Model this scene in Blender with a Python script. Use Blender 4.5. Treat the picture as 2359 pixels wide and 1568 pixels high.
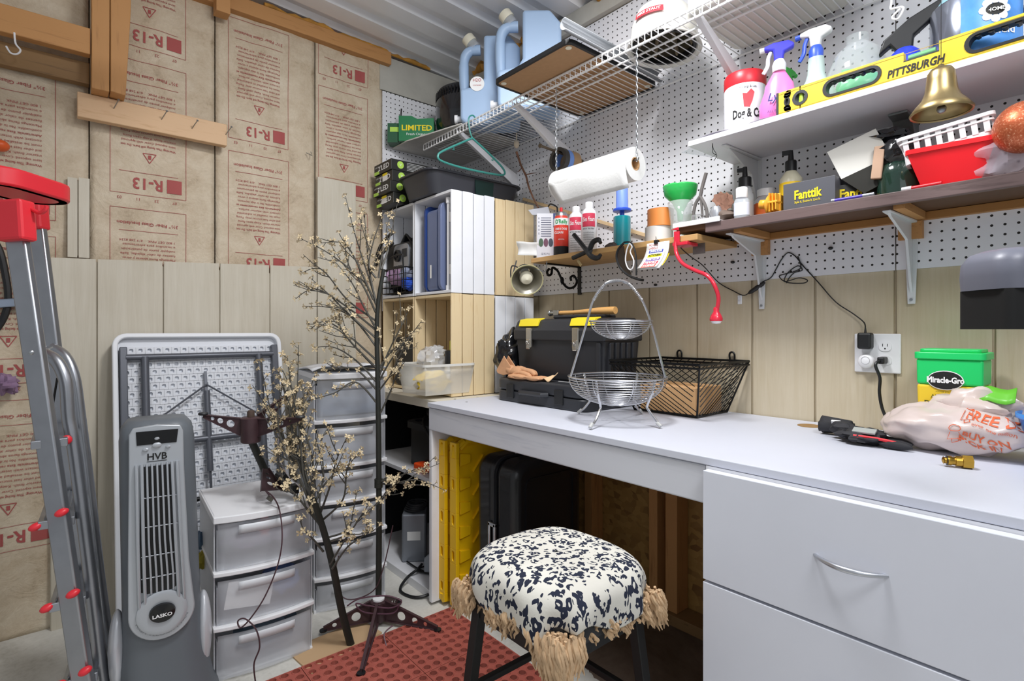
import bpy, math, random
from mathutils import Vector, Matrix, noise
PI=math.pi; R=math.radians; rnd=random.Random(7)
C=bpy.context.scene.collection
for o in list(bpy.data.objects): bpy.data.objects.remove(o)
# ---------------- camera, world, lights, exposure ----------------
H=1.10; FW=Vector((.6468,.7627,0)); RT=Vector((.7627,-.6468,0)); FP=1238.0; CX=1179.5; HY=760.0
WX=1.83; WY=2.62                         # right wall plane X, back wall plane Y
sc=bpy.context.scene
cd=bpy.data.cameras.new('camera'); cam=bpy.data.objects.new('camera',cd); C.objects.link(cam)
cd.sensor_fit='HORIZONTAL'; cd.sensor_width=36; cd.lens=FP/2359*36; cd.shift_y=-24/2359; cd.clip_start=.02
cam.location=(0,0,H); cam.rotation_euler=(PI/2,0,-math.atan2(.6468,.7627)); sc.camera=cam
cd.dof.use_dof=False
w=bpy.data.worlds.new('world'); sc.world=w; w.use_nodes=True
w.node_tree.nodes['Background'].inputs[0].default_value=(.93,.96,1,1); w.node_tree.nodes['Background'].inputs[1].default_value=.33
def area(name,loc,target,sx,sy,power,col=(1,1,1)):
    l=bpy.data.lights.new(name,'AREA'); l.shape='RECTANGLE'; l.size=sx; l.size_y=sy; l.energy=power; l.color=col
    o=bpy.data.objects.new(name,l); C.objects.link(o); o.location=loc
    o.rotation_euler=(Vector(target)-Vector(loc)).to_track_quat('-Z','Y').to_euler(); return o
area('ceiling_lamp_light',(.86,.85,2.50),(.86,1.1,0),.32,.32,27,(.98,.985,1))
area('camera_side_fill',(-1.0,-1.1,1.75),(1.2,1.6,.9),1.6,1.7,5,(.93,.96,1))  # added soft fill from behind the camera, no doorway modelled
area('pegboard_fill',(.55,-.45,2.42),(1.83,1.0,1.6),.5,.5,16,(.97,.98,1))  # added overhead fill, brightens the pegboard under the wire shelf
sc.view_settings.view_transform='Standard'; sc.view_settings.look='None'; sc.view_settings.gamma=1
sc.view_settings.use_curve_mapping=False; sc.view_settings.exposure=.15
# ---------------- helpers ----------------
def at(px,py,X=None,Y=None,Z=None,D=None):
    "point of the room seen at a place of the photograph, on the plane X=, Y= or Z= (or at depth D)"
    d=FW+RT*((px-CX)/FP)+Vector((0,0,(HY-py)/FP))
    if X is not None: k=X/d.x
    elif Y is not None: k=Y/d.y
    elif Z is not None: k=(Z-H)/d.z
    else: k=D
    return Vector((0,0,H))+d*k
def lin(h):
    if isinstance(h,str):
        h=h.lstrip('#'); c=[int(h[i:i+2],16)/255 for i in (0,2,4)]
    else: c=h
    return tuple((x/12.92 if x<=.04045 else ((x+.055)/1.055)**2.4) for x in c)+(1,)
class NT:
    def __init__(s,m): s.t=m.node_tree; s.p=s.t.nodes['Principled BSDF']; s.o=s.t.nodes['Material Output']
    def n(s,ty,**k):
        x=s.t.nodes.new(ty)
        for a,b in k.items():
            if a.startswith('i_'):
                a=a[2:]; x.inputs[int(a) if a.isdigit() else a.replace('_',' ')].default_value=b
            else: setattr(x,a,b)
        return x
    def l(s,a,b): s.t.links.new(a,b)
    def math(s,op,a,b=None,c=None):
        x=s.n('ShaderNodeMath',operation=op)
        for i,q in enumerate((a,b,c)):
            if q is None: continue
            if hasattr(q,'is_output'): s.l(q,x.inputs[i])
            else: x.inputs[i].default_value=q
        return x.outputs[0]
    def mix(s,f,a,b):
        x=s.n('ShaderNodeMix',data_type='RGBA')
        for q,i in ((f,0),(a,6),(b,7)):
            if hasattr(q,'is_output'): s.l(q,x.inputs[i])
            else: x.inputs[i].default_value=q
        return x.outputs[2]
    def obj(s,scale=(1,1,1),rot=(0,0,0)):
        tc=s.n('ShaderNodeTexCoord'); mp=s.n('ShaderNodeMapping'); mp.inputs['Scale'].default_value=scale; mp.inputs['Rotation'].default_value=rot
        s.l(tc.outputs['Object'],mp.inputs[0]); return mp.outputs[0]
    def noise(s,v,sc,det=3,rough=.5,dist=0):
        x=s.n('ShaderNodeTexNoise'); s.l(v,x.inputs['Vector']); x.inputs['Scale'].default_value=sc; x.inputs['Detail'].default_value=det
        x.inputs['Roughness'].default_value=rough; x.inputs['Distortion'].default_value=dist; return x.outputs[0]
    def ramp(s,f,stops):
        x=s.n('ShaderNodeValToRGB'); s.l(f,x.inputs[0]); e=x.color_ramp.elements
        while len(e)<len(stops): e.new(.5)
        for i,(p,c) in enumerate(stops): e[i].position=p; e[i].color=c if len(c)==4 else lin(c)
        return x.outputs[0]
    def bump(s,h,st=.3,dist=.002):
        x=s.n('ShaderNodeBump'); x.inputs['Strength'].default_value=st; x.inputs['Distance'].default_value=dist; s.l(h,x.inputs['Height'])
        s.l(x.outputs[0],s.p.inputs['Normal']); return x
MC={}
def mat(name,col='808080',rough=.5,metal=0,var=0,vs=30,bump=0,bs=200,alpha=1,trans=0,coat=0,emit=0,spec=.5,sub=0):
    if name in MC: return MC[name]
    m=bpy.data.materials.new(name); m.use_nodes=True; t=NT(m); c=lin(col); p=t.p
    p.inputs['Base Color'].default_value=c; p.inputs['Roughness'].default_value=rough; p.inputs['Metallic'].default_value=metal
    p.inputs['Alpha'].default_value=alpha; p.inputs['Transmission Weight'].default_value=trans; p.inputs['Coat Weight'].default_value=coat
    p.inputs['Specular IOR Level'].default_value=spec
    v=t.obj()
    if var:
        f=t.noise(v,vs,4,.6); a=tuple(min(1,x*(1+var)) for x in c[:3])+(1,); b=tuple(x*(1-var) for x in c[:3])+(1,)
        t.l(t.ramp(f,[(.3,b),(.7,a)]),p.inputs['Base Color'])
    if bump: t.bump(t.noise(v,bs,3),bump,.001)
    if emit: p.inputs['Emission Color'].default_value=c; p.inputs['Emission Strength'].default_value=emit
    MC[name]=m; return m
def wood(name,c1,c2,axis='x',sc=1,rough=.6,knots=False,paint=False):
    if name in MC: return MC[name]
    m=bpy.data.materials.new(name); m.use_nodes=True; t=NT(m)
    s={'x':(2.2,26,26),'y':(26,2.2,26),'z':(26,26,2.2)}[axis]; v=t.obj(tuple(q*sc for q in s))
    f=t.noise(v,1.3,5,.62,1.2); f2=t.noise(v,6,3,.6,.2)
    q=t.math('MULTIPLY_ADD',f2,.35,t.math('MULTIPLY',f,.75))
    t.l(t.ramp(q,[(.32,lin(c2)),(.5,lin(c1)),(.75,lin(c1))]),t.p.inputs['Base Color']); t.p.inputs['Roughness'].default_value=rough
    t.bump(q,.25,.001); MC[name]=m; return m
class MB:
    def __init__(s,M=None): s.v=[]; s.f=[]; s.M=M or Matrix()
    def add(s,vs,fs):
        n=len(s.v); s.v+= [s.M@Vector(q) for q in vs]; s.f+=[tuple(i+n for i in f) for f in fs]; return s
    def box(s,c,d,rot=None):
        c=Vector(c); h=Vector(d)/2; Rm=rot.to_matrix() if rot is not None and not isinstance(rot,Matrix) else (rot or Matrix.Identity(3))
        vs=[c+Rm@Vector((a*h.x,b*h.y,e*h.z)) for a in(-1,1) for b in(-1,1) for e in(-1,1)]
        return s.add(vs,[(0,1,3,2),(4,6,7,5),(0,4,5,1),(2,3,7,6),(0,2,6,4),(1,5,7,3)])
    def bx(s,x0,x1,y0,y1,z0,z1): return s.box(((x0+x1)/2,(y0+y1)/2,(z0+z1)/2),(abs(x1-x0),abs(y1-y0),abs(z1-z0)))
    def bar(s,p0,p1,w,h,up=(0,0,1)):
        p0=Vector(p0);p1=Vector(p1);d=(p1-p0);L=d.length;d.normalize();u=Vector(up);x=d.cross(u)
        if x.length<1e-4: x=d.cross(Vector((1,0,0)))
        x.normalize();u=x.cross(d);m=Matrix((x,d,u)).transposed(); return s.box((p0+p1)/2,(w,L,h),m)
    def frus(s,c,b,t,h,sh=(0,0)):   # box with different bottom/top rectangles, base centre c
        c=Vector(c);vs=[c+Vector((a*b[0]/2,e*b[1]/2,0)) for a,e in((-1,-1),(1,-1),(1,1),(-1,1))]+[c+Vector((a*t[0]/2+sh[0],e*t[1]/2+sh[1],h)) for a,e in((-1,-1),(1,-1),(1,1),(-1,1))]
        return s.add(vs,[(3,2,1,0),(4,5,6,7),(0,1,5,4),(1,2,6,5),(2,3,7,6),(3,0,4,7)])
    def tube(s,pts,r,n=8,closed=False,cap=True):
        pts=[Vector(p) for p in pts]; k=len(pts)
        if k<2: return s
        rs=r if isinstance(r,(list,tuple)) else [r]*k
        T=[]
        for i in range(k):
            a=pts[(i-1)%k] if (closed or i>0) else pts[0]; b=pts[(i+1)%k] if (closed or i<k-1) else pts[-1]
            d=b-a; T.append(d.normalized() if d.length>1e-9 else Vector((0,0,1)))
        u=T[0].orthogonal().normalized(); vs=[]
        for i in range(k):
            u=u-T[i]*u.dot(T[i])
            u=u.normalized() if u.length>1e-6 else T[i].orthogonal().normalized()
            w=T[i].cross(u)
            vs+=[pts[i]+(u*math.cos(2*PI*j/n)+w*math.sin(2*PI*j/n))*rs[i] for j in range(n)]
        fs=[]
        for i in range(k if closed else k-1):
            a=i*n; b=((i+1)%k)*n
            fs+=[(a+j,a+(j+1)%n,b+(j+1)%n,b+j) for j in range(n)]
        if cap and not closed: fs+=[tuple(reversed(range(n))),tuple(range((k-1)*n,k*n))]
        return s.add(vs,fs)
    def cyl(s,p0,p1,r0,r1=None,n=16): return s.tube([p0,p1],[r0,r0 if r1 is None else r1],n)
    def lathe(s,prof,c=(0,0,0),n=24,M=None,sx=1,sy=1,cap=True):
        M=M or Matrix(); c=Vector(c); vs=[]; k=len(prof)
        for r,z in prof: vs+=[c+M.to_3x3()@Vector((r*sx*math.cos(2*PI*j/n),r*sy*math.sin(2*PI*j/n),z)) for j in range(n)]
        fs=[(i*n+j,i*n+(j+1)%n,(i+1)*n+(j+1)%n,(i+1)*n+j) for i in range(k-1) for j in range(n)]
        if cap and prof[0][0]>1e-5: fs.append(tuple(reversed(range(n))))
        if cap and prof[-1][0]>1e-5: fs.append(tuple(range((k-1)*n,k*n)))
        return s.add(vs,fs)
    def prism(s,poly,d0,d1,o=(0,0,0),u=(1,0,0),v=(0,0,1)):
        "polygon in the (u,v) plane at o, extruded along u x v from d0 to d1"
        o=Vector(o);u=Vector(u);v=Vector(v);w=u.cross(v).normalized();k=len(poly)
        vs=[o+u*a+v*b+w*d0 for a,b in poly]+[o+u*a+v*b+w*d1 for a,b in poly]
        return s.add(vs,[tuple(reversed(range(k))),tuple(range(k,2*k))]+[(i,(i+1)%k,k+(i+1)%k,k+i) for i in range(k)])
    def ring(s,outer,inner,d0,d1,o=(0,0,0),u=(1,0,0),v=(0,0,1)):
        "plate with a hole: outer and inner loops of equal count"
        o=Vector(o);u=Vector(u);v=Vector(v);w=u.cross(v).normalized();k=len(outer)
        P=lambda L,d:[o+u*a+v*b+w*d for a,b in L]
        vs=P(outer,d0)+P(inner,d0)+P(outer,d1)+P(inner,d1); fs=[]
        for i in range(k):
            j=(i+1)%k
            fs+=[(i,k+i,k+j,j),(2*k+i,2*k+j,3*k+j,3*k+i),(i,j,2*k+j,2*k+i),(k+i,3*k+i,3*k+j,k+j)]
        return s.add(vs,fs)
    def ell(s,c,r,n=16,m=10,amp=0,fr=3,rot=None,seed=0):
        c=Vector(c); r=r if isinstance(r,(list,tuple)) else (r,r,r); vs=[]; Rm=rot
        for i in range(m+1):
            a=PI*i/m
            for j in range(n):
                b=2*PI*j/n; d=Vector((math.sin(a)*math.cos(b),math.sin(a)*math.sin(b),-math.cos(a)))
                k=1+(amp*noise.noise(d*fr+Vector((seed,seed*.7,0))) if amp else 0)
                q=Vector((d.x*r[0],d.y*r[1],d.z*r[2]))*k
                vs.append(c+(Rm@q if Rm else q))
        return s.add(vs,[(i*n+j,i*n+(j+1)%n,(i+1)*n+(j+1)%n,(i+1)*n+j) for i in range(m) for j in range(n)])
    def grid(s,nu,nv,fn):
        vs=[fn(i/nu,j/nv) for i in range(nu+1) for j in range(nv+1)]
        return s.add(vs,[(i*(nv+1)+j,(i+1)*(nv+1)+j,(i+1)*(nv+1)+j+1,i*(nv+1)+j+1) for i in range(nu) for j in range(nv)])
    def text(s,st,size,o,u=(1,0,0),v=(0,0,1),al='CENTER',width=None,bold=0,shear=0,off=.0006,cyl=None,fn=None):
        vs,fs=text_geo(st,al,bold,shear); o=Vector(o);u=Vector(u).normalized();v=Vector(v).normalized();w=u.cross(v)
        if not vs: return s
        k=1
        if width:
            x0=min(q[0] for q in vs);x1=max(q[0] for q in vs); k=width/max(1e-6,(x1-x0)*size)
        out=[]
        for x,y in vs:
            x*=size*k;y*=size
            if cyl:      # wrap about the axis through o along v, radius cyl, text centred on direction w
                a=x/cyl; out.append(o+v*y+(w*math.cos(a)+u*math.sin(a))*(cyl+off))
            elif fn: out.append(fn(x,y))
            else: out.append(o+u*x+v*y+w*off)
        return s.add(out,fs)
TG={}
def text_geo(st,al,bold,shear):
    k=(st,al,bold,shear)
    if k in TG: return TG[k]
    c=bpy.data.curves.new('t','FONT'); c.body=st; c.align_x=al; c.offset=bold; c.shear=shear; c.resolution_u=2
    o=bpy.data.objects.new('t',c); C.objects.link(o); bpy.context.view_layer.update()
    dg=bpy.context.evaluated_depsgraph_get(); m=o.evaluated_get(dg).to_mesh()
    vs=[(q.co.x,q.co.y) for q in m.vertices]; fs=[tuple(p.vertices) for p in m.polygons]
    o.evaluated_get(dg).to_mesh_clear(); bpy.data.objects.remove(o); bpy.data.curves.remove(c)
    TG[k]=(vs,fs); return TG[k]
XF={}
def tag(o,label,cat,group=None,kind=None):
    if label: o['label']=label
    if cat: o['category']=cat
    if group: o['group']=group
    if kind: o['kind']=kind
    return o
def thing(name,label,cat,loc=(0,0,0),rz=0,group=None):
    o=bpy.data.objects.new(name,None); C.objects.link(o); o.location=loc; o.rotation_euler=(0,0,R(rz)); o.empty_display_size=.05
    XF[o.name]=Matrix.Translation(Vector(loc))@Matrix.Rotation(R(rz),4,'Z'); return tag(o,label,cat,group)
def build(mb,name,m,parent=None,world=False,smooth=False,bevel=0,solid=0,sub=0,label=None,seg=2):
    vs=mb.v
    if world and parent is not None:
        I=XF.get(parent.name); I=I.inverted() if I is not None else None
        if I is not None: vs=[I@q for q in vs]
    me=bpy.data.meshes.new(name); me.from_pydata([tuple(q) for q in vs],[],mb.f); me.validate(); me.update()
    if not isinstance(m,(list,tuple)): m=[m]
    for q in m: me.materials.append(q)
    if smooth:
        for p in me.polygons: p.use_smooth=True
        if hasattr(me,'set_sharp_from_angle'): me.set_sharp_from_angle(angle=R(smooth if smooth>1 else 42))
    o=bpy.data.objects.new(name,me); C.objects.link(o)
    if parent is not None:
        o.parent=parent
        if world and parent.name in XF: XF[o.name]=XF[parent.name]
        elif parent.name in XF: XF[o.name]=XF[parent.name]
    if solid: q=o.modifiers.new('s','SOLIDIFY'); q.thickness=solid; q.offset=0
    if bevel: q=o.modifiers.new('b','BEVEL'); q.width=bevel; q.segments=seg; q.limit_method='ANGLE'; q.angle_limit=R(40); q.harden_normals=False
    if sub: q=o.modifiers.new('u','SUBSURF'); q.levels=sub; q.render_levels=sub
    if label: o['label']=label
    return o
def struct(mb,name,m,parent=None,**k):
    o=build(mb,name,m,parent,**k)
    if parent is None: o['kind']='structure'
    return o
def solo(mb,name,m,label,cat,group=None,kind=None,**k):
    "a thing that is one mesh: its origin goes to the middle of its footprint"
    vs=mb.v; c=Vector(((min(q.x for q in vs)+max(q.x for q in vs))/2,(min(q.y for q in vs)+max(q.y for q in vs))/2,min(q.z for q in vs)))
    mb.v=[q-c for q in vs]; o=build(mb,name,m,None,**k); o.location=c; XF[o.name]=Matrix.Translation(c); return tag(o,label,cat,group,kind)
def copy_thing(src,loc,rz=None,label=None,scale=None):
    c=src.copy(); C.objects.link(c); c.location=loc
    if rz is not None: c.rotation_euler=(0,0,R(rz))
    if scale: c.scale=(scale,)*3
    if label: c['label']=label
    XF[c.name]=Matrix.Translation(Vector(loc))@Matrix.Rotation(c.rotation_euler[2],4,'Z')
    for ch in list(src.children):
        d=ch.copy(); C.objects.link(d); d.parent=c
        for g in list(ch.children):
            e=g.copy(); C.objects.link(e); e.parent=d
    return c
def rrect(w,h,r,n=4,cx=0,cy=0):
    o=[]
    for sx,sy,a0 in ((1,1,0),(-1,1,90),(-1,-1,180),(1,-1,270)):
        for i in range(n+1):
            a=R(a0+90*i/n); o.append((cx+sx*(w/2-r)+r*math.cos(a),cy+sy*(h/2-r)+r*math.sin(a)))
    return o
def circ(r,n,cx=0,cy=0,ry=None,a0=0): return [(cx+r*math.cos(2*PI*i/n+a0),cy+(ry or r)*math.sin(2*PI*i/n+a0)) for i in range(n)]
def spline(P,n=6):
    P=[Vector(p) for p in P]; out=[]
    for i in range(len(P)-1):
        a=P[max(0,i-1)];b=P[i];c=P[i+1];d=P[min(len(P)-1,i+2)]
        for k in range(n):
            t=k/n; out.append(.5*((2*b)+(c-a)*t+(2*a-5*b+4*c-d)*t*t+(-a+3*b-3*c+d)*t**3))
    return out+[P[-1]]
# common materials
REDINK_=0
WHITE=mat('white_paint','e9eaee',.45,var=.03,vs=15); WPL=mat('white_plastic','eeeef0',.35); BLK=mat('black_plastic','161719',.45,bump=.1)
DK=mat('dark_grey_plastic','2b2d31',.5,bump=.15); INK=mat('black_ink','151515',.6); RED=mat('red_plastic','e02530',.35); CHR=mat('chrome','d6d8db',.18,1)
ZINC=mat('zinc','9fa3a6',.35,.9); BLKM=mat('black_metal','101112',.4,.5); WIRE=mat('white_vinyl_wire','ececec',.4); PINE=wood('pine','e0c49a','c9a574','z')
YEL=mat('yellow_plastic','f5c80e',.4); BRASS=mat('brass','b8923f',.3,1); CARD=mat('cardboard','c49a6c',.85,var=.06); PAPER=mat('white_paper','f2f2f0',.8)
REDINK=mat('red_ink','b5302f',.7); KINK=mat('faded_red_ink','a8524f',.75); WINK=mat('white_ink','f4f4f4',.6); YINK=mat('yellow_ink','f6dd1c',.6)
# ================= SETTING =================
def special(name):
    m=bpy.data.materials.new(name); m.use_nodes=True; MC[name]=m; return m,NT(m)
PEG,t=special('pegboard_white'); v=t.obj(); s=t.n('ShaderNodeSeparateXYZ'); t.l(v,s.inputs[0])
g=t.n('ShaderNodeNewGeometry'); nx=t.n('ShaderNodeSeparateXYZ'); t.l(g.outputs['Normal'],nx.inputs[0])
ax=t.math('ABSOLUTE',nx.outputs[0]); isx=t.math('GREATER_THAN',ax,.5)
hcoord=t.math('ADD',t.math('MULTIPLY',s.outputs[1],isx),t.math('MULTIPLY',s.outputs[0],t.math('SUBTRACT',1,isx)))
def cell(c): return t.math('SUBTRACT',t.math('FRACT',t.math('DIVIDE',t.math('ADD',c,10.0),.0254)),.5)
a=cell(hcoord); b=cell(s.outputs[2]); d=t.math('SQRT',t.math('ADD',t.math('MULTIPLY',a,a),t.math('MULTIPLY',b,b)))
hole=t.math('LESS_THAN',d,.125)
base=t.ramp(t.noise(v,2.5,4),[(.3,'dedfe3'),(.7,'ececf0')])
t.l(t.mix(hole,base,lin('1c1712')),t.p.inputs['Base Color']); t.p.inputs['Roughness'].default_value=.55
t.bump(t.math('GREATER_THAN',d,.14),.6,.003)
KRAFT,t=special('kraft_paper'); v=t.obj(); f=t.noise(v,7,6,.65,.6); f2=t.noise(v,90,2,.7)
q=t.math('MULTIPLY_ADD',f2,.22,t.math('MULTIPLY',f,.85)); t.l(t.ramp(q,[(.28,'988469'),(.45,'c2b096'),(.62,'d0c1a9'),(.8,'dbcfba')]),t.p.inputs['Base Color'])
t.p.inputs['Roughness'].default_value=.6; t.bump(t.noise(v,16,5,.6,1.5),.5,.012)
def siding_mat(name,c1,c2):
    m,t=special(name); v=t.obj((40,40,2.2)); f=t.noise(v,1.6,5,.6,.8); f2=t.noise(t.obj(),3,4)
    q=t.math('MULTIPLY_ADD',f2,.5,t.math('MULTIPLY',f,.5)); t.l(t.ramp(q,[(.3,c2),(.65,c1)]),t.p.inputs['Base Color'])
    t.p.inputs['Roughness'].default_value=.6; t.bump(f,.5,.002); return m
SID=siding_mat('beige_siding','cabea6','b9aa8c'); SIDB=siding_mat('cream_siding','d2cbbb','c2b9a6')
OSB,t=special('osb_board'); v=t.obj((1,1,1)); vo=t.n('ShaderNodeTexVoronoi'); vo.inputs['Scale'].default_value=30; mp=t.obj((1,1,1.5),(.7,.3,.2)); t.l(mp,vo.inputs['Vector'])
t.l(t.ramp(vo.outputs['Color'],[(.1,'7e5a2e'),(.4,'a07a40'),(.7,'b08a4c'),(.95,'8e6a38')]),t.p.inputs['Base Color']); t.p.inputs['Roughness'].default_value=.7
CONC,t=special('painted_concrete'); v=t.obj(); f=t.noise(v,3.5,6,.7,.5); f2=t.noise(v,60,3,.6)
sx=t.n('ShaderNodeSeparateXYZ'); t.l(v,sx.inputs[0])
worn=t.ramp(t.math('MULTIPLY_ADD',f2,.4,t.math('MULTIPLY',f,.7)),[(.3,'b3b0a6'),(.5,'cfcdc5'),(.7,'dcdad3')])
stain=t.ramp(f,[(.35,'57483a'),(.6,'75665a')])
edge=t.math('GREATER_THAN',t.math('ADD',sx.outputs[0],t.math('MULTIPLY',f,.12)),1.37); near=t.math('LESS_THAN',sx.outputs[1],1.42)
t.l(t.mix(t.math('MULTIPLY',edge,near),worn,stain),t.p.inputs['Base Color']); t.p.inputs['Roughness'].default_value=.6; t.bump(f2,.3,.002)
CEIL=mat('white_steel_sheet','eceef2',.28,.1,spec=.6,var=.03,vs=4); OLDW=wood('weathered_wood','8a6a42','4f3a22','x'); FIR=wood('fir_lumber','c08c55','9a6838','x'); FIRV=wood('fir_lumber_upright','c08c55','9c6b3c','z')
FOAM=mat('spray_foam','b98433',.7,var=.35,vs=20,bump=.5,bs=60); GRYW=mat('grey_primed_wood','b9b7ae',.6,var=.1,vs=6)
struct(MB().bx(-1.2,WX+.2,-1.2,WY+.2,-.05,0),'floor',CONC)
struct(MB().bx(-.9,WX+.1,WY+.03,WY+.08,0,2.9),'wall_back',OLDW)
# right wall: vertical beige siding strips with grooves
gy=[1.956,1.72,1.509,1.301,1.088,.879,.677,.464,.251,.04,-.17,-.38,-.6]
m=MB(); m.bx(WX+.012,WX+.05,-.6,WY+.03,.78,2.62)
for a,b in zip([WY]+[2.37,2.16]+gy[:-1],[2.37,2.16]+gy):
    m.bx(WX+.003,WX+.014,b+.004,a-.004,.795,1.30)
struct(m,'wall_right',SID)
m=MB(); m.bx(WX+.012,WX+.03,-.6,WY+.03,0,.79); 
struct(m,'wall_right_lower',OSB)
m=MB(); m.text('FLAME SPREAD',.02,at(1440,1075,X=WX+.012),(0,-1,0),(0,0,1)); m.text('RATED PANEL 24/16',.018,at(1440,1100,X=WX+.012),(0,-1,0),(0,0,1))
o=build(m,'wall_stamp',INK,None); o.parent=bpy.data.objects['wall_right_lower']
for i,(px,wd) in enumerate(((1352,.04),(1500,.038),(1538,.05))):
    p=at(px,1200,X=1.78); struct(MB().bx(1.765,WX+.01,p.y-wd,p.y,.04,.785),'trim_%d'%(i+1),FIRV,bevel=.002)
struct(MB().bx(1.745,WX+.01,-.5,2.0,0,.04),'trim_4',OLDW,bevel=.002)
# ceiling: corrugated white steel sloping down to the right wall
def cz(x): return 2.552+.05*(WX-x)
m=MB(); P=[]; y=-1.2
while y<WY+.15:
    P+=[(y,0),(y+.10,0),(y+.125,.022),(y+.165,.022),(y+.19,0)]; y+=.19
vs=[];fs=[]
for yy,dz in P:
    for x in (-1.2,WX+.15): vs.append((x,yy,cz(x)+dz))
for i in range(len(P)-1): fs.append((2*i,2*i+1,2*i+3,2*i+2))
m.add(vs,fs); struct(m,'ceiling',CEIL,solid=.001)
# plates under the roof
struct(MB().bx(-.3,1.35,WY-.045,WY+.03,2.50,2.566),'trim_5',FIR,bevel=.003)
struct(MB().bx(1.3,WX,WY-.012,WY+.03,2.37,2.552),'trim_6',GRYW)
struct(MB().bx(WX-.03,WX+.05,-.6,WY,2.472,2.553),'trim_7',GRYW,bevel=.003)
# spray foam squeezed out along the joints
def foam(name,a,b,r,seed,label):
    a=Vector(a);b=Vector(b);m=MB();n=26;pts=[];rs=[]
    for i in range(n+1):
        k=i/n; q=a.lerp(b,k); nn=noise.noise(Vector((i*.55,seed,0))); pts.append(q+Vector((0,0,.012*nn))); rs.append(max(.004,r*(.7+1.1*nn)))
    m.tube(pts,rs,9); m2=MB()
    solo(m,name,FOAM,label,'insulation foam',group='foam lines',smooth=True)
foam('spray_foam',(.72,WY-.03,2.578),(1.6,WY-.02,2.566),.014,3,'amber spray foam squeezed out between wooden plate and metal roof on the back wall')
foam('spray_foam',(WX-.02,2.45,2.56),(WX-.03,1.95,2.56),.04,9,'rough amber spray foam in the corner above the round black heater')
foam('spray_foam',(WX-.02,1.55,2.56),(WX-.03,1.2,2.56),.045,15,'shiny amber spray foam above the blue water jugs')
# post, header beams, stub, added board above them that shades the wall
o=solo(MB().prism([(0,0),(.052,0),(.054,.64),(.0,.64)],0,.08,(.098,2.56,1.981),(1,0,0),(0,0,1)),'wall_post',FIRV,'straight fir post left of its twisted twin above the nail ledge','wooden post','twin posts',bevel=.003)
solo(MB().prism([(0,0),(.046,-.004),(.062,.32),(.066,.64),(.0,.64)],0,.08,(.153,2.56,1.985),(1,0,0),(0,0,1)),'wall_post',FIRV,'fir post with curved right edge, right one of the pair above the nail ledge','wooden post','twin posts',bevel=.003)
solo(MB().bx(-.9,.095,2.49,2.53,2.105,2.20),'header_beam',FIR,'lighter fir header beam running left from the post','wooden beam',bevel=.003)
solo(MB().bx(-.9,.095,2.56,2.60,2.02,2.10),'header_beam',OLDW,'dark stained old board just under the lighter header beam','wooden beam',bevel=.003)
solo(MB().bx(-1.0,.53,1.15,1.73,2.25,2.27),'shadow_board',OLDW,'added dark board out of view under the roof, casting the upper left shadow','shadow caster')  # unseen board, added to cast the shadow on the upper left wall
solo(MB().bx(.512,.566,2.52,2.58,2.443,2.60),'roof_block',FIR,'short fir block hanging down from the roof on the left','wooden block',bevel=.002)
m=MB(); m.tube(spline([at(*p,Y=2.48) for p in ((33,75),(36,100),(47,115),(40,124),(25,122),(14,106))]),.0028,8)
solo(m,'cup_hook',WPL,'white bent cup hook under the header beam at upper left','hook',smooth=True)
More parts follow.
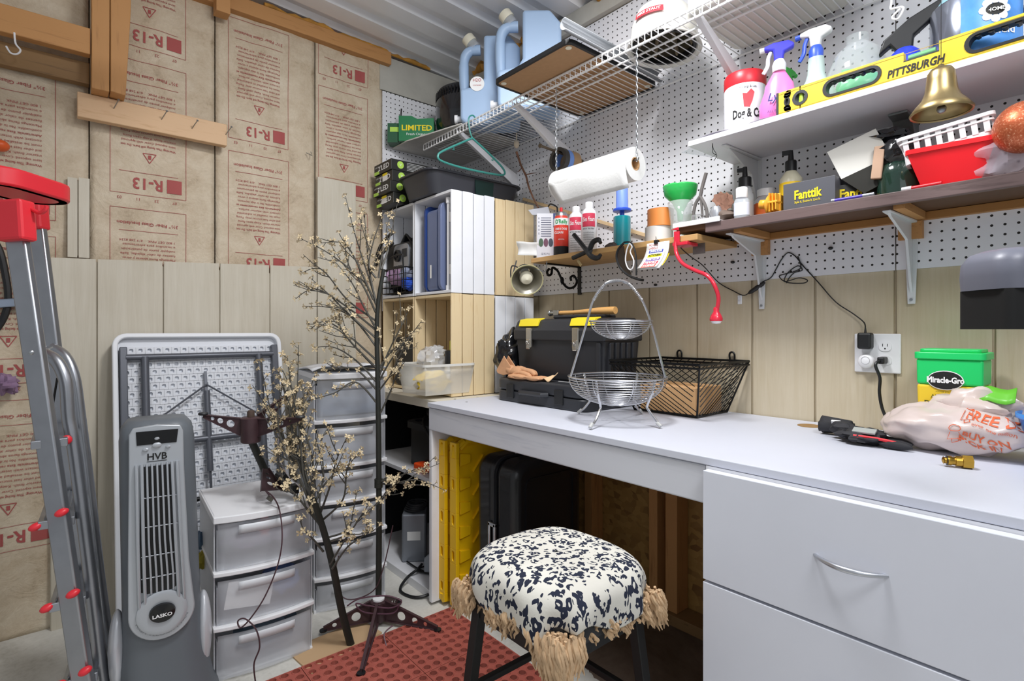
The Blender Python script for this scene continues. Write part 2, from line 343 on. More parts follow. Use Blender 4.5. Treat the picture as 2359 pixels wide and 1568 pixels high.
# insulation batts
def batt(x0,x1,z0,z1,cx,tops,label,fh=.535):
    m=MB(); nx=max(8,int((x1-x0)/.018)); nz=int((z1-z0)/.02)
    def fn(a,b):
        x=x0+(x1-x0)*a; z=z0+(z1-z0)*b; e=min(a,1-a)*(x1-x0)
        q=noise.noise(Vector((x*5,z*3+x*4,1.3)))*.010+noise.noise(Vector((x*14,z*6-x*8,4)))*.006
        return Vector((x,WY-.002+q*min(1,e/.05)-.004*min(1,e/.04),z))
    def surf(x,z): return fn((x-x0)/(x1-x0),(z-z0)/(z1-z0)).y
    m.grid(nx,nz,fn); o=solo(m,'insulation_batt',KRAFT,label,'insulation','kraft faced insulation batts',smooth=True,solid=.001)
    T=MB()
    def Q(a,b,zc): return Vector((cx-a,WY-.020+0*a,zc-b))
    def tx(s,size,a,b,zc,width=None,al='LEFT',bold=0): T.text(s,size,Q(a,b,zc),(-1,0,0),(0,0,-1),al,width,bold,off=0)
    def line(a0,b0,a1,b1,zc,w=.0016):
        p=Q(a0,b0,zc);q=Q(a1,b1,zc); n=max(1,int((q-p).length/.015))
        d=(q-p).normalized(); sd=Vector((d.z,0,-d.x))*w/2
        T.add([p.lerp(q,i/n)+s_ for i in range(n+1) for s_ in (sd,-sd)],[(2*i,2*i+1,2*i+3,2*i+2) for i in range(n)])
    for zt in tops:          # zt: upper edge of a frame as it hangs, the print stands on its head
        zc=zt-fh/2; h=fh/2; W=.128
        for a in ((-W,-h,W,-h),(-W,h,W,h),(-W,-h,-W,h),(W,-h,W,h)): line(*a,zc)
        # upright order from top: logo with R-13, warning triangle, text, title (upside down on the wall)
        tx('R-13',.062,-.048,h-.066,zc,.10,'LEFT',.02)
        T.grid(6,6,lambda a,b:Q(-.112+.052*a,h-.076+.056*b,zc))
        line(-.1,h-.088,.1,h-.088,zc); line(-.1,-h+.088,.1,-h+.088,zc); b=h-.150
        for p in (((-.022,-.018),(.022,-.018)),((.022,-.018),(0,.020)),((0,.020),(-.022,-.018))): line(p[0][0],b+p[0][1],p[1][0],b+p[1][1],zc,.003)
        T.grid(2,3,lambda a,c:Q(-.005+.010*a,b-.012+.016*c,zc))
        ls=['Warning: This facing will burn. Do not','leave exposed. Cover with approved','interior finish. Keep open flame','and other heat sources away. Facing','must be installed in substantial','contact with interior surface.','Advertencia: Este revestimiento es','combustible. No lo deje expuesto.','Mantenga llama abierta y otras','fuentes de calor alejadas. Selle','cualquier punto de penetracion','e incendios para advertencias','1 800 GET PINK    419 248 8234']
        for i,l in enumerate(ls): tx(l,.0125,-.09,.070-i*.0180,zc,.0 if len(l)<20 else .185-.004*(i%3),'LEFT',.012 if i in(0,6) else 0)
        tx('3½" Fiber Glass Insulation',.018,-.1,-h+.052,zc,.205,bold=.01)
        for i,l in enumerate(('07','23','11','03')): tx(l,.016,-.095+i*.062,-h-.045,zc)
    k=MB(); k.v=[Vector((q.x,surf(q.x,q.z)-.0028,q.z)) for q in T.v]; k.f=T.f
    pr=build(k,'printed_lettering',KINK,o,world=True,label='red printed warnings and value standing upside down')
    return o
batt(-.62,.094,0,2.54,-.130,(2.04,1.445,.85),'shaded kraft insulation batt behind the ladder at far left')
batt(.098,.524,1.0,2.54,.288,(2.77,2.178,1.585),'kraft insulation batt between the posts and the first seam, behind the nail ledge')
batt(.528,.959,1.0,2.54,.706,(2.484,1.892),'kraft insulation batt second from the pegboard, with a bent nail at its seam')
batt(.963,1.318,.5,2.52,1.105,(2.89,2.298,1.70),'narrow kraft insulation batt beside the pegboard corner')
# siding on the back wall
m=MB(); gx=[-.017,.118,.332,.538,.743,.961]; zt=lambda x:1.365+.04*(x+.017)
m.bx(-.017,.961,WY-.024,WY-.02,0,1.36)
for a,b in zip(gx[:-1],gx[1:]): m.prism([(a+.003,0),(b-.003,0),(b-.003,zt(b)),(a+.003,zt(a))],0,.010,(0,WY-.024,0),(1,0,0),(0,0,1))
solo(m,'siding_board',SIDB,'wide cream grooved siding panel behind the folding table','siding panel')
solo(MB().bx(.963,1.156,WY-.034,WY-.018,0,1.84),'siding_board',SIDB,'narrow tall cream siding offcut behind the artificial tree','siding panel')
m=MB(); m.bx(.032,.060,WY-.034,WY-.022,1.372,1.668); m.bx(.064,.096,WY-.034,WY-.022,1.372,1.672); m.bx(.04,.09,WY-.024,WY-.018,1.38,1.66)
solo(m,'siding_strip',SIDB,'small grooved siding strip standing on the panel beside the ladder top','siding strip')
# pegboards
solo(MB().bx(WX-.003,WX+.002,.463,WY-.002,1.271,2.468),'pegboard',PEG,'long white pegboard behind the wire shelf and oak shelf','pegboard').location
solo(MB().bx(WX-.003,WX+.002,-.6,.460,1.271,2.468),'pegboard',PEG,'white pegboard above the wall outlet at the near end','pegboard')
solo(MB().bx(1.315,WX-.002,WY-.012,WY-.006,1.2,2.365),'pegboard',PEG,'narrow white pegboard on the back wall beside the insulation','pegboard')
# nail ledge
t_=thing('nail_ledge','pale pine board with four long nails under the fir posts','wooden ledge',(.33,2.56,1.888))
build(MB().bx(.059,.558,2.545,2.58,1.888,1.980),'board',wood('pine_ledge','d9b48c','c59a70','x'),t_,world=True,bevel=.003)
for x,z in ((262,250),(372,275),(442,296),(520,310)):
    p=at(x,z,Y=2.545); mm=MB(); mm.tube([p,p+Vector((.012,-.045,.022))],.0018,6); mm.cyl(p+Vector((.012,-.045,.022)),p+Vector((.0124,-.047,.023)),.004); build(mm,'nail',ZINC,t_,world=True)
for nm,P,lb in (('bent_nail',((620,352),(628,360),(640,346)),0),('bent_nail',((706,352),(714,362),(716,350)),1)):
    p=[at(a,b,Y=2.60) for a,b in P]; p[1].y-=.03; m=MB(); m.tube(p,.0022,6)
    if lb: solo(m,nm,ZINC,'bent nail sticking out at the insulation seam','nail')
# ================= DESK, CABINET, CUBBY =================
GREYW=wood('painted_lumber','d3d5dc','bfc2cc','y',.6,.5); MEL=mat('white_melamine','dbdee8',.38,var=.015,vs=5)
m=MB(); Y0=-.45; Y1=1.862; XF0=1.135
m.bx(XF0,WX-.002,Y0,Y1,.791,.81)
t_=thing('workbench','long white workbench with painted lumber apron along the pegboard wall','workbench',(1.45,1.2,0))
build(m,'worktop',mat('worktop_laminate','d0d3de',.5,var=.015,vs=5),t_,world=True,bevel=.002)
build(MB().bx(XF0+.004,XF0+.042,.655,Y1-.002,.700,.789),'apron',GREYW,t_,world=True,bevel=.004)
build(MB().bx(XF0+.006,1.80,Y1-.022,Y1-.002,.012,.789),'side_panel',WHITE,t_,world=True,bevel=.002)
m=MB(); p=at(1865,980,Z=.811); m.lathe([(.033,0),(.033,.0012),(.030,.0016)],(p.x,p.y,.8102),24); build(m,'cable_hole',mat('hole_brown','9c7b4e',.8),t_,world=True,label='round tan cable hole near the wall')
m=MB()
for q in ((1048,918),(1075,925),(1100,914)): p=at(*q,Z=.811); m.cyl((p.x,p.y,.8102),(p.x,p.y,.8108),.005,n=10)
build(m,'screw',ZINC,t_,world=True)
t_=thing('drawer_cabinet','white melamine drawer cabinet under the near end of the workbench','cabinet',(1.45,.35,0))
build(MB().bx(1.136,1.8,-.02,.652,.03,.790),'carcass',WHITE,t_,world=True)
HND=mat('satin_handle','c5c8cf',.3,.9)
for z0,z1 in ((.540,.784),(.287,.534),(.04,.282)):
    d=build(MB().bx(1.112,1.134,.052,.646,z0,z1),'drawer',MEL,t_,world=True,bevel=.0015)
    if z0>.2:
        zc=.668 if z0>.5 else .41; ya,yb=.412,.293; pts=[];n=14
        for i in range(n+1):
            k=i/n; pts.append(Vector((1.114-.030*math.sin(PI*k)**.8,ya+(yb-ya)*k,zc)))
        mm=MB(); mm.tube(pts,[.0035+.002*math.sin(PI*i/n) for i in range(n+1)],10); build(mm,'handle',HND,d,world=True,smooth=True,label='curved satin metal handle')
# cubby under the crates
t_=thing('storage_cubby','white cubby unit with a middle shelf beneath the wooden crates','shelf unit',(1.5,2.25,0))
build(MB().bx(1.19,1.825,1.866,2.585,.772,.808),'top_board',wood('pale_board','d9d2c2','c9bfa9','y'),t_,world=True,bevel=.002)
build(MB().bx(1.20,1.825,1.87,2.585,.455,.473),'shelf',WHITE,t_,world=True,bevel=.001)
build(MB().bx(1.165,1.825,1.866,2.585,.0,.035),'floor_panel',WHITE,t_,world=True,bevel=.001)
build(MB().bx(1.80,1.825,1.87,2.585,.035,.455),'back_panel',BLK,t_,world=True)
build(MB().bx(1.20,1.825,2.565,2.585,.036,.771),'side_panel',BLK,t_,world=True)
# contents of the cubby
t_=thing('storage_bin','black bin with a rolled rim on the middle shelf of the cubby','bin',(1.42,2.10,.474))
m=MB(); m.prism([(x,y) for x,y in rrect(.30,.32,.04)],0,.19,(0,0,0),(1,0,0),(0,1,0)); build(m,'body',BLK,t_,smooth=True,bevel=.004)
m=MB(); m.ring(rrect(.33,.35,.05),rrect(.27,.29,.03),.17,.2,(0,0,0),(1,0,0),(0,1,0)); build(m,'rim',DK,t_,smooth=True)
m=MB(); m.tube(spline([(-.1,-.1,.2),(-.14,-.02,.24),(-.08,.08,.25),(.02,.1,.23),(-.15,.02,.22),(-.17,-.1,.12),(-.18,-.14,.02)]),.006,8)
solo(MB(Matrix.Translation((1.42,2.10,.474))).add(m.v,m.f),'extension_cord',BLK,'thick black cord looped over the black bin in the cubby','cord',smooth=True)
p=at(965,1090,X=1.22); solo(MB().bx(1.215,1.27,p.y-.045,p.y+.04,.474,.51),'plastic_case',mat('orange_plastic','f0531c',.4),'small orange plastic case on the middle cubby shelf','case',bevel=.006)
t_=thing('battery_charger','grey charger box with a coiled cord on top in the cubby','charger',(1.285,2.22,.036),-35)
build(MB().bx(-.055,.055,-.06,.06,0,.22),'body',mat('charger_grey','8a8f97',.4,.5),t_,bevel=.008)
m=MB(); m.text('CAUTION',.012,(0,-.0603,.12),width=.05); build(m,'lettering',REDINK,t_)
build(MB().bx(-.03,.03,-.0612,-.0600,.10,.14),'label_plate',PAPER,t_)
m=MB()
for i in range(4): m.tube([(.045*math.cos(a)+.004*i,.045*math.sin(a),.228+.009*i) for a in [2*PI*j/20 for j in range(20)]],.0045,6,True)
build(m,'cord',DK,t_,smooth=True)
t_=thing('power_supply','light grey slanted metal box on the cubby floor beside the white panel','electrical box',(1.30,2.0,.036),-60)
m=MB(); m.prism([(-.07,0),(.08,0),(.08,.16),(.05,.17),(-.07,.07)],-.05,.05,(0,0,0),(1,0,0),(0,0,1)); build(m,'body',mat('box_grey','9aa0aa',.4,.4),t_,bevel=.004)
m=MB(); m.tube(spline([at(*q) if 0 else Vector(q) for q in ((1.25,2.1,.05),(1.2,2.05,.06),(1.15,2.06,.03),(1.10,2.02,.008),(1.12,1.93,.008),(1.18,1.90,.02),(1.22,1.89,.06))]),.006,8)
solo(m,'extension_cord',BLK,'black cord hanging in a loop from the cubby to the concrete floor','cord',smooth=True)
m=MB(); m.tube(spline([(1.22,2.18,.045),(1.23,2.05,.042),(1.30,1.92,.042),(1.26,1.96,.045),(1.21,2.08,.042),(1.3,2.08,.045)]),.004,6)
solo(m,'extension_cord',BLK,'thin black cord tangled on the cubby floor by the slanted box','cord',smooth=True)
# ================= CRATES =================
NW=wood('natural_crate_wood','e3cda4','cfae7c','z'); WC=mat('white_crate_paint','eceef3',.55,var=.02,vs=12)
def crate(x,y,z,mt,label,ln):
    "open towards -X: Y .316, Z .45, X .24"
    t_=thing('wooden_crate',label,'crate',(x+.12,y+.158,z),0,'wooden crates'); W,Hh,D=.316,.449,.24
    slat=[]
    for s in (-1,1):      # side slats facing -Y / +Y: four upright boards each
        for i in range(4):
            x0=-D/2+i*.0605; h=Hh-rnd.random()*.006
            build(MB().bx(x0,x0+.0555,s*W/2,s*(W/2-.009),0,h),'slat',mt,t_,bevel=.0018)
    for zz in (0,Hh-.014): build(MB().bx(-D/2+.001,D/2-.001,-W/2+.010,W/2-.010,zz+.001,zz+.013),'end_board',mt,t_,bevel=.0015)
    for i in range(4): y0=-W/2+.010+i*.0745; build(MB().bx(D/2-.009,D/2-.001,y0,y0+.069,.015,Hh-.016),'slat',mt,t_,bevel=.0015)
    return t_
crate(1.30,1.937,1.262,WC,'white crate at the front of the upper row, holding the blue lidded box','w')
crate(1.30,1.937,.811,NW,'natural pine crate at the front of the lower row, holding cans and a clear bin','n')
crate(1.30,2.259,1.262,WC,'white crate at the back of the upper row behind the wire basket','w')
crate(1.30,2.259,.811,NW,'natural pine crate at the back of the lower row behind the black case','n')
crate(1.545,1.937,1.262,NW,'natural pine crate of the upper row touching the pegboard','n')
crate(1.545,1.937,.811,WC,'white crate of the lower row behind the black trash bag','w')
BLUT=mat('navy_plastic','27407e',.35); CLR=mat('frosted_clear','dfe3ea',.25,alpha=.35); FRO=mat('frosted_plastic','dfe2e8',.35,alpha=.55); SMK=mat('smoky_blue','7884a8',.3,alpha=.75)
# blue lidded box on its side inside white crate
t_=thing('lidded_box','clear storage box with navy lid standing on end in the white crate','storage box',(1.42,2.09,1.276))
build(MB().prism(rrect(.22,.37,.02),-.06,.02,(0,0,.19),(1,0,0),(0,0,1)),'body',SMK,t_,smooth=True)
m=MB(); m.prism(rrect(.235,.395,.03),-.002,.022,(0,-.042,.2),(1,0,0),(0,0,1)) ; build(m,'lid',SMK,t_,smooth=True,bevel=.003)
build(MB().prism(rrect(.235,.395,.03),0,.012,(0,.078,.2),(1,0,0),(0,0,1)),'rim',BLUT,t_,smooth=True)
build(MB().bx(-.1195,-.119,.01,.022,.06,.12),'sticker',PAPER,t_)
t_=thing('tension_rack','white plastic tube rack standing upright in the white crate','rack',(1.325,1.975,1.276))
for yy in (-.018,.022):
    m=MB(); m.cyl((0,yy,0),(0,yy,.40),.008,n=12); m.cyl((0,yy,0),(0,yy,.022),.012,n=12); m.cyl((0,yy,.385),(0,yy,.41),.012,n=12); build(m,'tube',WPL,t_,smooth=True)
for zz in (.07,.3): build(MB().bx(-.004,.004,-.02,.024,zz,zz+.045),'joiner',WPL,t_,bevel=.003)
# radio and black cloth in the back upper crate, wire basket with bags
t_=thing('portable_radio','black and silver portable stereo on its side in the back white crate','radio',(1.36,2.42,1.36),-90)
SIL=mat('silver_plastic','a9adb5',.3,.6)
m=MB(); m.prism(rrect(.26,.17,.05,5),-.05,.05,(0,0,.09),(1,0,0),(0,0,1)); build(m,'body',BLK,t_,smooth=True,bevel=.006)
m=MB(); m.prism(rrect(.15,.13,.03,5),.05,.056,(.03,0,.1),(1,0,0),(0,0,1)); build(m,'faceplate',SIL,t_,smooth=True)
m=MB(); m.lathe([(.03,0),(.03,.012),(.022,.014),(.022,.008),(.009,.008),(.009,.014)],(.005,-.056,.11),20,Matrix.Rotation(R(90),4,'X')); build(m,'dial',BLK,t_,smooth=True)
build(MB().bx(.045,.09,-.058,-.055,.10,.14),'display',DK,t_)
for i in range(4): build(MB().cyl((-.03+.022*i,-.055,.055),(-.03+.022*i,-.06,.055),.007,n=12),'button',BLK,t_,smooth=True)
m=MB(); m.grid(14,10,lambda a,b:Vector((1.33+.10*b,2.30+.25*a,1.53+.05*math.sin(a*5)-.12*(a-.4)**2*4+.02*noise.noise(Vector((a*6,b*6,0)))-.05*b)))
solo(m,'black_bag_cloth',BLK,'black folded cloth bag lying over the portable stereo','cloth',solid=.006,smooth=True)
m=MB(); m.tube(spline([at(*q,X=1.28) for q in ((905,535),(880,560),(868,590),(866,610),(880,585),(905,560))]),.008,8)
solo(m,'bag_strap',BLK,'black strap looping out of the crate beside the radio','strap',smooth=True)
def wbox(name,x0,x1,y0,y1,z0,z1,nx,ny,nz,r,mt,t_,world=True):
    m=MB()
    m.tube([(x0,y0,z1),(x1,y0,z1),(x1,y1,z1),(x0,y1,z1)],r*1.8,6,True)
    for k in range(nz): z=z0+(z1-z0)*k/nz; m.tube([(x0,y0,z),(x1,y0,z),(x1,y1,z),(x0,y1,z)],r,5,True)
    for i in range(nx+1): x=x0+(x1-x0)*i/nx; m.tube([(x,y0,z1),(x,y0,z0),(x,y1,z0),(x,y1,z1)],r,5)
    for i in range(ny+1): y=y0+(y1-y0)*i/ny; m.tube([(x0,y,z1),(x0,y,z0),(x1,y,z0),(x1,y,z1)],r,5)
    return build(m,name,mt,t_,world=world,smooth=True)
t_=thing('wire_basket','black square wire basket of bags in the back white crate','wire basket',(1.36,2.38,1.277))
wbox('wires',1.26,1.46,2.265,2.50,1.281,1.40,5,6,4,.0018,BLKM,t_)
m=MB(); m.tube(spline([Vector(q) for q in ((1.26,2.28,1.29),(1.255,2.28,1.44),(1.255,2.29,1.46),(1.255,2.36,1.46),(1.255,2.40,1.455))],4),.004,8); build(m,'end_handle',BLKM,t_,world=True,smooth=True)
for c,r,cl,al,lb in (((1.36,2.33,1.37),(.08,.055,.045),'a9b2cc',.6,'clear zip bag with blue things in the wire basket'),((1.34,2.44,1.37),(.07,.05,.05),'c7a2c4',.6,'purple tinted plastic bag in the wire basket'),((1.31,2.31,1.325),(.04,.035,.03),'2f58c8',1,'bright blue cloth bundle in the wire basket')):
    solo(MB().ell(c,r,18,12,.5,2.6,seed=r[0]*99),'plastic_bag',mat('bag_'+cl,cl,.25,alpha=al,bump=.5,bs=40),lb,'bag',smooth=True)
# lower crates
t_=thing('clear_bin','frosted bin with yellow cloth inside, sticking out of the pine crate','bin',(1.28,2.03,.826))
m=MB(); m.frus((0,0,0),(.22,.19),(.25,.235),.125); m.f=[f for i,f in enumerate(m.f) if i!=1]; build(m,'body',mat('bin_frost','f0eee6',.35,alpha=.38),t_,smooth=True,solid=.002)
m=MB(); m.ring(rrect(.262,.247,.02),rrect(.25,.235,.015),.12,.13,(0,0,0),(1,0,0),(0,1,0)); build(m,'rim',mat('bin_frost2','e9e8e2',.3,alpha=.8),t_)
solo(MB().ell((1.25,1.995,.875),(.085,.062,.042),20,12,.6,2.5,seed=4),'yellow_cloth',mat('yellow_cloth','e9c62f',.8),'yellow cloth bundle inside the frosted bin','cloth',smooth=True)
solo(MB().ell((1.29,2.075,.975),(.06,.055,.055),20,12,.5,2.6,seed=7),'plastic_bag',mat('clear_bag','e8eaee',.15,alpha=.45,bump=.8,bs=35),'crumpled clear bag on top of the frosted bin','bag',smooth=True)
def can(x,y,z,r,h,body,cap,label,cap_h=.055,name='spray_can',cat='spray can',ch=True,lab=None,capr=.95):
    t_=thing(name,label,cat,(x,y,z),rnd.uniform(-40,0)-60); 
    build(MB().lathe([(r*.9,0),(r,.004),(r,h-.015),(r*.82,h)],n=22),'body',body,t_,smooth=True)
    build(MB().lathe([(r*capr,h-.012),(r*capr,h+cap_h-.006),(r*capr-.005,h+cap_h)],n=22),'cap',cap,t_,smooth=True)
    if lab: m=MB(); m.text(lab,.016,(0,0,h*.62),(1,0,0),(0,0,1),cyl=r,width=.05,bold=.02); build(m,'lettering',INK,t_)
    return t_
can(1.36,1.99,.826,.030,.17,BLK,mat('lime_cap','e8ec1c',.4),'black spray can with a tall yellow cap in the pine crate',.06)
c=can(1.325,1.975,.826,.030,.135,mat('can_white','e8e8e8',.4),BLK,'white lettered spray can with black cap in front of the yellow capped one',.05,lab='MET OLEUM')
can(1.43,1.985,.826,.031,.16,YEL,mat('orange_cap','f0531c',.4),'yellow can with orange cap seen through the pine slats',.055)
t_=thing('tool_case','black plastic case behind the clear bin in the back pine crate','case',(1.36,2.36,.826),-90)
build(MB().prism(rrect(.20,.24,.03,4),-.05,.05,(0,0,.12),(1,0,0),(0,0,1)),'body',BLK,t_,smooth=True,bevel=.005)
m=MB(); m.tube(spline([(-.04,0,.235),(-.035,0,.262),(.035,0,.262),(.04,0,.235)],4),.006,8); build(m,'handle',BLK,t_,smooth=True)
SZ=2.062
# top of crates: black tote, light boxes, green boxes, panel
t_=thing('plastic_tote','shallow charcoal plastic tote lying on top of the crates','tote',(1.515,2.170,1.713),0)
m=MB(); A=rrect(.48,.25,.05,5); B=rrect(.54,.295,.06,5); k=len(A)
m.add([(x,y,0) for x,y in A]+[(x,y,.100) for x,y in B]+[(x*.97,y*.97,.100) for x,y in B]+[(x*.97,y*.97,.006) for x,y in A],
 [tuple(reversed(range(k))),tuple(range(3*k,4*k))]+[(a*k+i,a*k+(i+1)%k,(a+1)*k+(i+1)%k,(a+1)*k+i) for a in range(3) for i in range(k)])
build(m,'body',mat('tote_charcoal','34353b',.4),t_,smooth=50)
m=MB(); m.ring(rrect(.568,.32,.07,5),rrect(.53,.285,.06,5),.094,.103,(0,0,0),(1,0,0),(0,1,0)); build(m,'rim',mat('tote_charcoal','34353b',.4),t_,bevel=.003)
build(MB().prism([(-.05,.02),(.05,.02),(.055,.090),(-.055,.090)],0,.006,(.03,-.142,0),(1,0,0),(0,0,1)),'clip_panel',mat('dark_clip','1d2f2c',.2),t_)
GRN=mat('lime_print','b6e05a',.5)
for i in range(4):
    dx=(0,.006,-.004,.012)[3-i]
    t_=thing('light_box',('bottom','second from bottom','third from bottom','top')[i]+' black light fixture box of the stack left of the charcoal tote','box',(1.45+dx-.02,2.44+.0*i,1.716+i*.0535),0,'black light fixture boxes')
    # local: long side along +X, end facing -X and side facing -Y
    build(MB().bx(-.20,.12,-.09,.09,0,.052),'carton',mat('carton_black','222320',.45),t_,bevel=.001)
    m=MB(); m.bx(-.2004,-.2,.035,.088,.002,.018); m.lathe([(.018,0),(.018,.0006)],(-.15,-.0902,.028),20,Matrix.Rotation(R(90),4,'X')); build(m,'green_print',GRN,t_)
    m=MB(); m.text('2\'LED',.034,(-.2002,-.012,.016),(0,-1,0),(0,0,1),width=.115,bold=.02); m.text('LIGHT',.010,(-.2002,.065,.034),(0,-1,0),(0,0,1))
    for j in range(6): m.bx(-.115,-.03+.01*(j%3),-.0906,-.09,.008+j*.007,.0095+j*.007)
    m.text('V',.018,(-.15,-.0912,.022),(1,0,0),(0,0,1)); build(m,'white_lettering',WINK,t_)
    if i in (0,2):
        build(MB().bx(-.2009,-.2004,-.02-.02*(i>1),.03-.02*(i>1),.012,.05),'sticker',PAPER,t_); build(MB().bx(-.2013,-.2009,-.02-.02*(i>1),.03-.02*(i>1),.038,.05),'sticker_band',YINK,t_)
build(MB(),'x',INK) if 0 else None
PNL=mat('grey_foam_panel','c9c7c1',.8,var=.06)
m=MB(); m.prism([(1.37,2.605),(1.37,2.45),(1.45,2.08),(1.815,2.08),(1.815,2.605)],SZ+.0045,SZ+.0105,(0,0,0),(1,0,0),(0,1,0)); o=solo(m,'foam_panel',PNL,'flat pale panel lying across the crates side of the wire shelf','panel')
# fasten the panel under the shelf: it rests on the light boxes
GRNB=mat('green_carton','1f7a4a',.45)
t_=thing('bulb_box','tall green carton with yellow lettering next to the black heater','box',(1.425,2.485,2.073),-38)
build(MB().prism([(-.065,0),(.115,0),(.115,.12),(.03,.115),(.0,.13),(-.065,.13)],-.05,.05,(0,0,0),(1,0,0),(0,0,1)),'carton',GRNB,t_,bevel=.001)
m=MB(); m.text('LIMITED',.040,(.028,-.0503,.055),(1,0,0),(0,0,1),width=.155,bold=.02); build(m,'yellow_lettering',YINK,t_)
m=MB(); m.text('Fresh Organic',.018,(.03,-.0503,.03),(1,0,0),(0,0,1),width=.11); m.bx(-.0656,-.065,-.03,.02,.05,.10); build(m,'white_lettering',WINK,t_)
t_=thing('tea_box','dark green carton with a lime strip at the shelf end beside the insulation','box',(1.375,2.535,2.073),-38); t_.scale=(.62,.7,1)
build(MB().bx(-.09,.09,-.05,.05,0,.10),'carton',mat('dark_green_carton','23593a',.5),t_,bevel=.001)
build(MB().bx(-.07,.05,-.0508,-.05,.055,.08),'lime_strip',GRN,t_)
build(MB().bx(-.0906,-.09,-.03,.03,.02,.07),'panel_print',mat('green_print','3d8a5c',.5),t_)
m=MB(); m.tube(spline([(1.37,2.50,2.17),(1.365,2.50,2.21),(1.37,2.505,2.25)]),.004,8); solo(m,'cable_end',BLK,'short black cable end sticking up behind the green carton','cable',smooth=True)
# ================= WIRE SHELF =================
SZ=2.062; SXF=1.455
t_=thing('wire_shelf','long white vinyl wire shelf across the pegboard with diagonal brackets','shelf',(1.64,1.3,SZ))
ys0,ys1=-.35,2.42
m=MB(); m.cyl((SXF,ys0,SZ),(SXF,ys1,SZ),.0042,n=8); build(m,'front_rod',WIRE,t_,world=True,smooth=True)
m=MB(); m.cyl((SXF,ys0,SZ-.030),(SXF,ys1,SZ-.030),.0042,n=8); build(m,'lip_rod',WIRE,t_,world=True,smooth=True)
m=MB(); m.cyl((WX-.012,ys0,SZ-.006),(WX-.012,ys1,SZ-.006),.0036,n=8); build(m,'back_rod',WIRE,t_,world=True,smooth=True)
m=MB()
for x in (SXF+.09,SXF+.13): m.cyl((x,ys0,SZ-.007),(x,ys1,SZ-.007),.0036,n=8)
build(m,'cross_rod',WIRE,t_,world=True,smooth=True)
m=MB(); n=int((ys1-ys0)/.0254)
for i in range(n+1):
    y=ys0+i*(ys1-ys0)/n; m.tube([(WX-.008,y,SZ),(SXF+.0,y,SZ+.001),(SXF-.004,y,SZ-.004),(SXF-.004,y,SZ-.032)],.0017,5)
o=build(m,'deck_wires',WIRE,t_,world=True,smooth=True)
def dbracket(y,label=None):
    m=MB(); a=Vector((SXF+.0,y,SZ-.012)); b=Vector((WX-.012,y,SZ-.215))
    # folded steel channel, deeper at the wall
    m.prism([(0,0),(b.x-a.x,b.z-a.z+.055),(b.x-a.x,b.z-a.z-.0),(b.x-a.x-.03,b.z-a.z+.0),(0,-.018)],-.009,-.007,a,(1,0,0),(0,0,1))
    m.prism([(0,0),(b.x-a.x,b.z-a.z+.055),(b.x-a.x,b.z-a.z-.0),(b.x-a.x-.03,b.z-a.z+.0),(0,-.018)],.007,.009,a,(1,0,0),(0,0,1))
    m.bar(a+Vector((0,0,-.018)),b+Vector((-.03,0,0)),.018,.002); m.bx(WX-.014,WX-.001,y-.012,y+.012,SZ-.27,SZ-.14)
    return build(m,'bracket',mat('bracket_white','dcdcdf',.4),t_,world=True,bevel=.001)
for px,py in ((1190,360),(1325,318),(1738,165)): dbracket(at(px,py,X=WX-.01).y)
# things on the wire shelf
t_=thing('fan_heater','round black vortex heater lying face down on the wire shelf','heater',(1.645,2.305,SZ+.011))
build(MB().lathe([(.08,0),(.115,.008),(.157,.08),(.165,.14),(.162,.20),(.150,.235)],n=40),'body',mat('glossy_black','1b1d22',.22,coat=.5),t_,smooth=60)
m=MB(); m.lathe([(.153,.235),(.158,.240),(.150,.262),(.13,.268),(.05,.270)],n=40)
build(m,'top_ring',DK,t_,smooth=True)
m=MB()
for i in range(56): a=2*PI*i/56; m.box((.160*math.cos(a),.160*math.sin(a),.228),(.006,.005,.036),Matrix.Rotation(a,3,'Z'))
build(m,'vent_fins',BLK,t_)
JUG=mat('jug_blue','a9c4e4',.4,alpha=.93,sub=.1)
def jug(x,y,z,rz,label,tilt=0,hh=.38):
    t_=thing('water_jug',label,'jug',(x,y,z),rz,'blue water jugs')
    # body: slab with a handle opening; outline in local x-z, thickness along y
    w=.14;h=hh
    body=[(-w,.02),(-w+.02,0),(w-.02,0),(w,.02),(w,h-.09),(w-.06,h-.02),(-.02,h-.02),(-.055,h*.82),(-.058,h*.45),(-.065,h*.40)]
    m=MB(); o=[(-w,.02),(-w+.02,0),(w-.02,0),(w,.02),(w,h-.07),(w-.05,h-.01),(-.03,h-.01),(-.03,h*.5),(-.05,h*.42),(-w,h*.38)]
    m.prism(o,-.075,.075,(0,0,0),(1,0,0),(0,0,1)); build(m,'body',JUG,t_,bevel=.022,seg=4,smooth=60)
    m=MB(); m.tube(spline([(-.05,0,h-.045),(-.10,0,h-.05),(-w+.012,0,h-.09),(-w+.01,0,h*.55),(-w+.015,0,h*.34)],5),[.024,.024,.024,.024,.023,.022]*3+[.022]*3,12); build(m,'handle',JUG,t_,smooth=True)
    m=MB(); M=Matrix.Rotation(R(-38),4,'Y'); c=Vector((-.075,0,h-.035)); m.lathe([(.027,0),(.027,.04),(.024,.045)],c,20,M); build(m,'neck',CLR,t_,smooth=True)
    m=MB(); m.lathe([(.031,.03),(.031,.062),(.028,.066)],c,24,M); build(m,'cap',mat('cream_cap','e4e0cc',.4),t_,smooth=True)
    m=MB(); m.cyl((-w*.75,0,.045),(-w-.022,0,.045),.014,n=16); m.cyl((-w-.02,0,.045),(-w-.034,0,.045),.02,n=16); build(m,'spigot',WPL,t_,smooth=True)
    return t_
j=jug(1.59,2.03,SZ+.004,-42,'rear blue water jug with round sticker, beside the black heater',hh=.42)
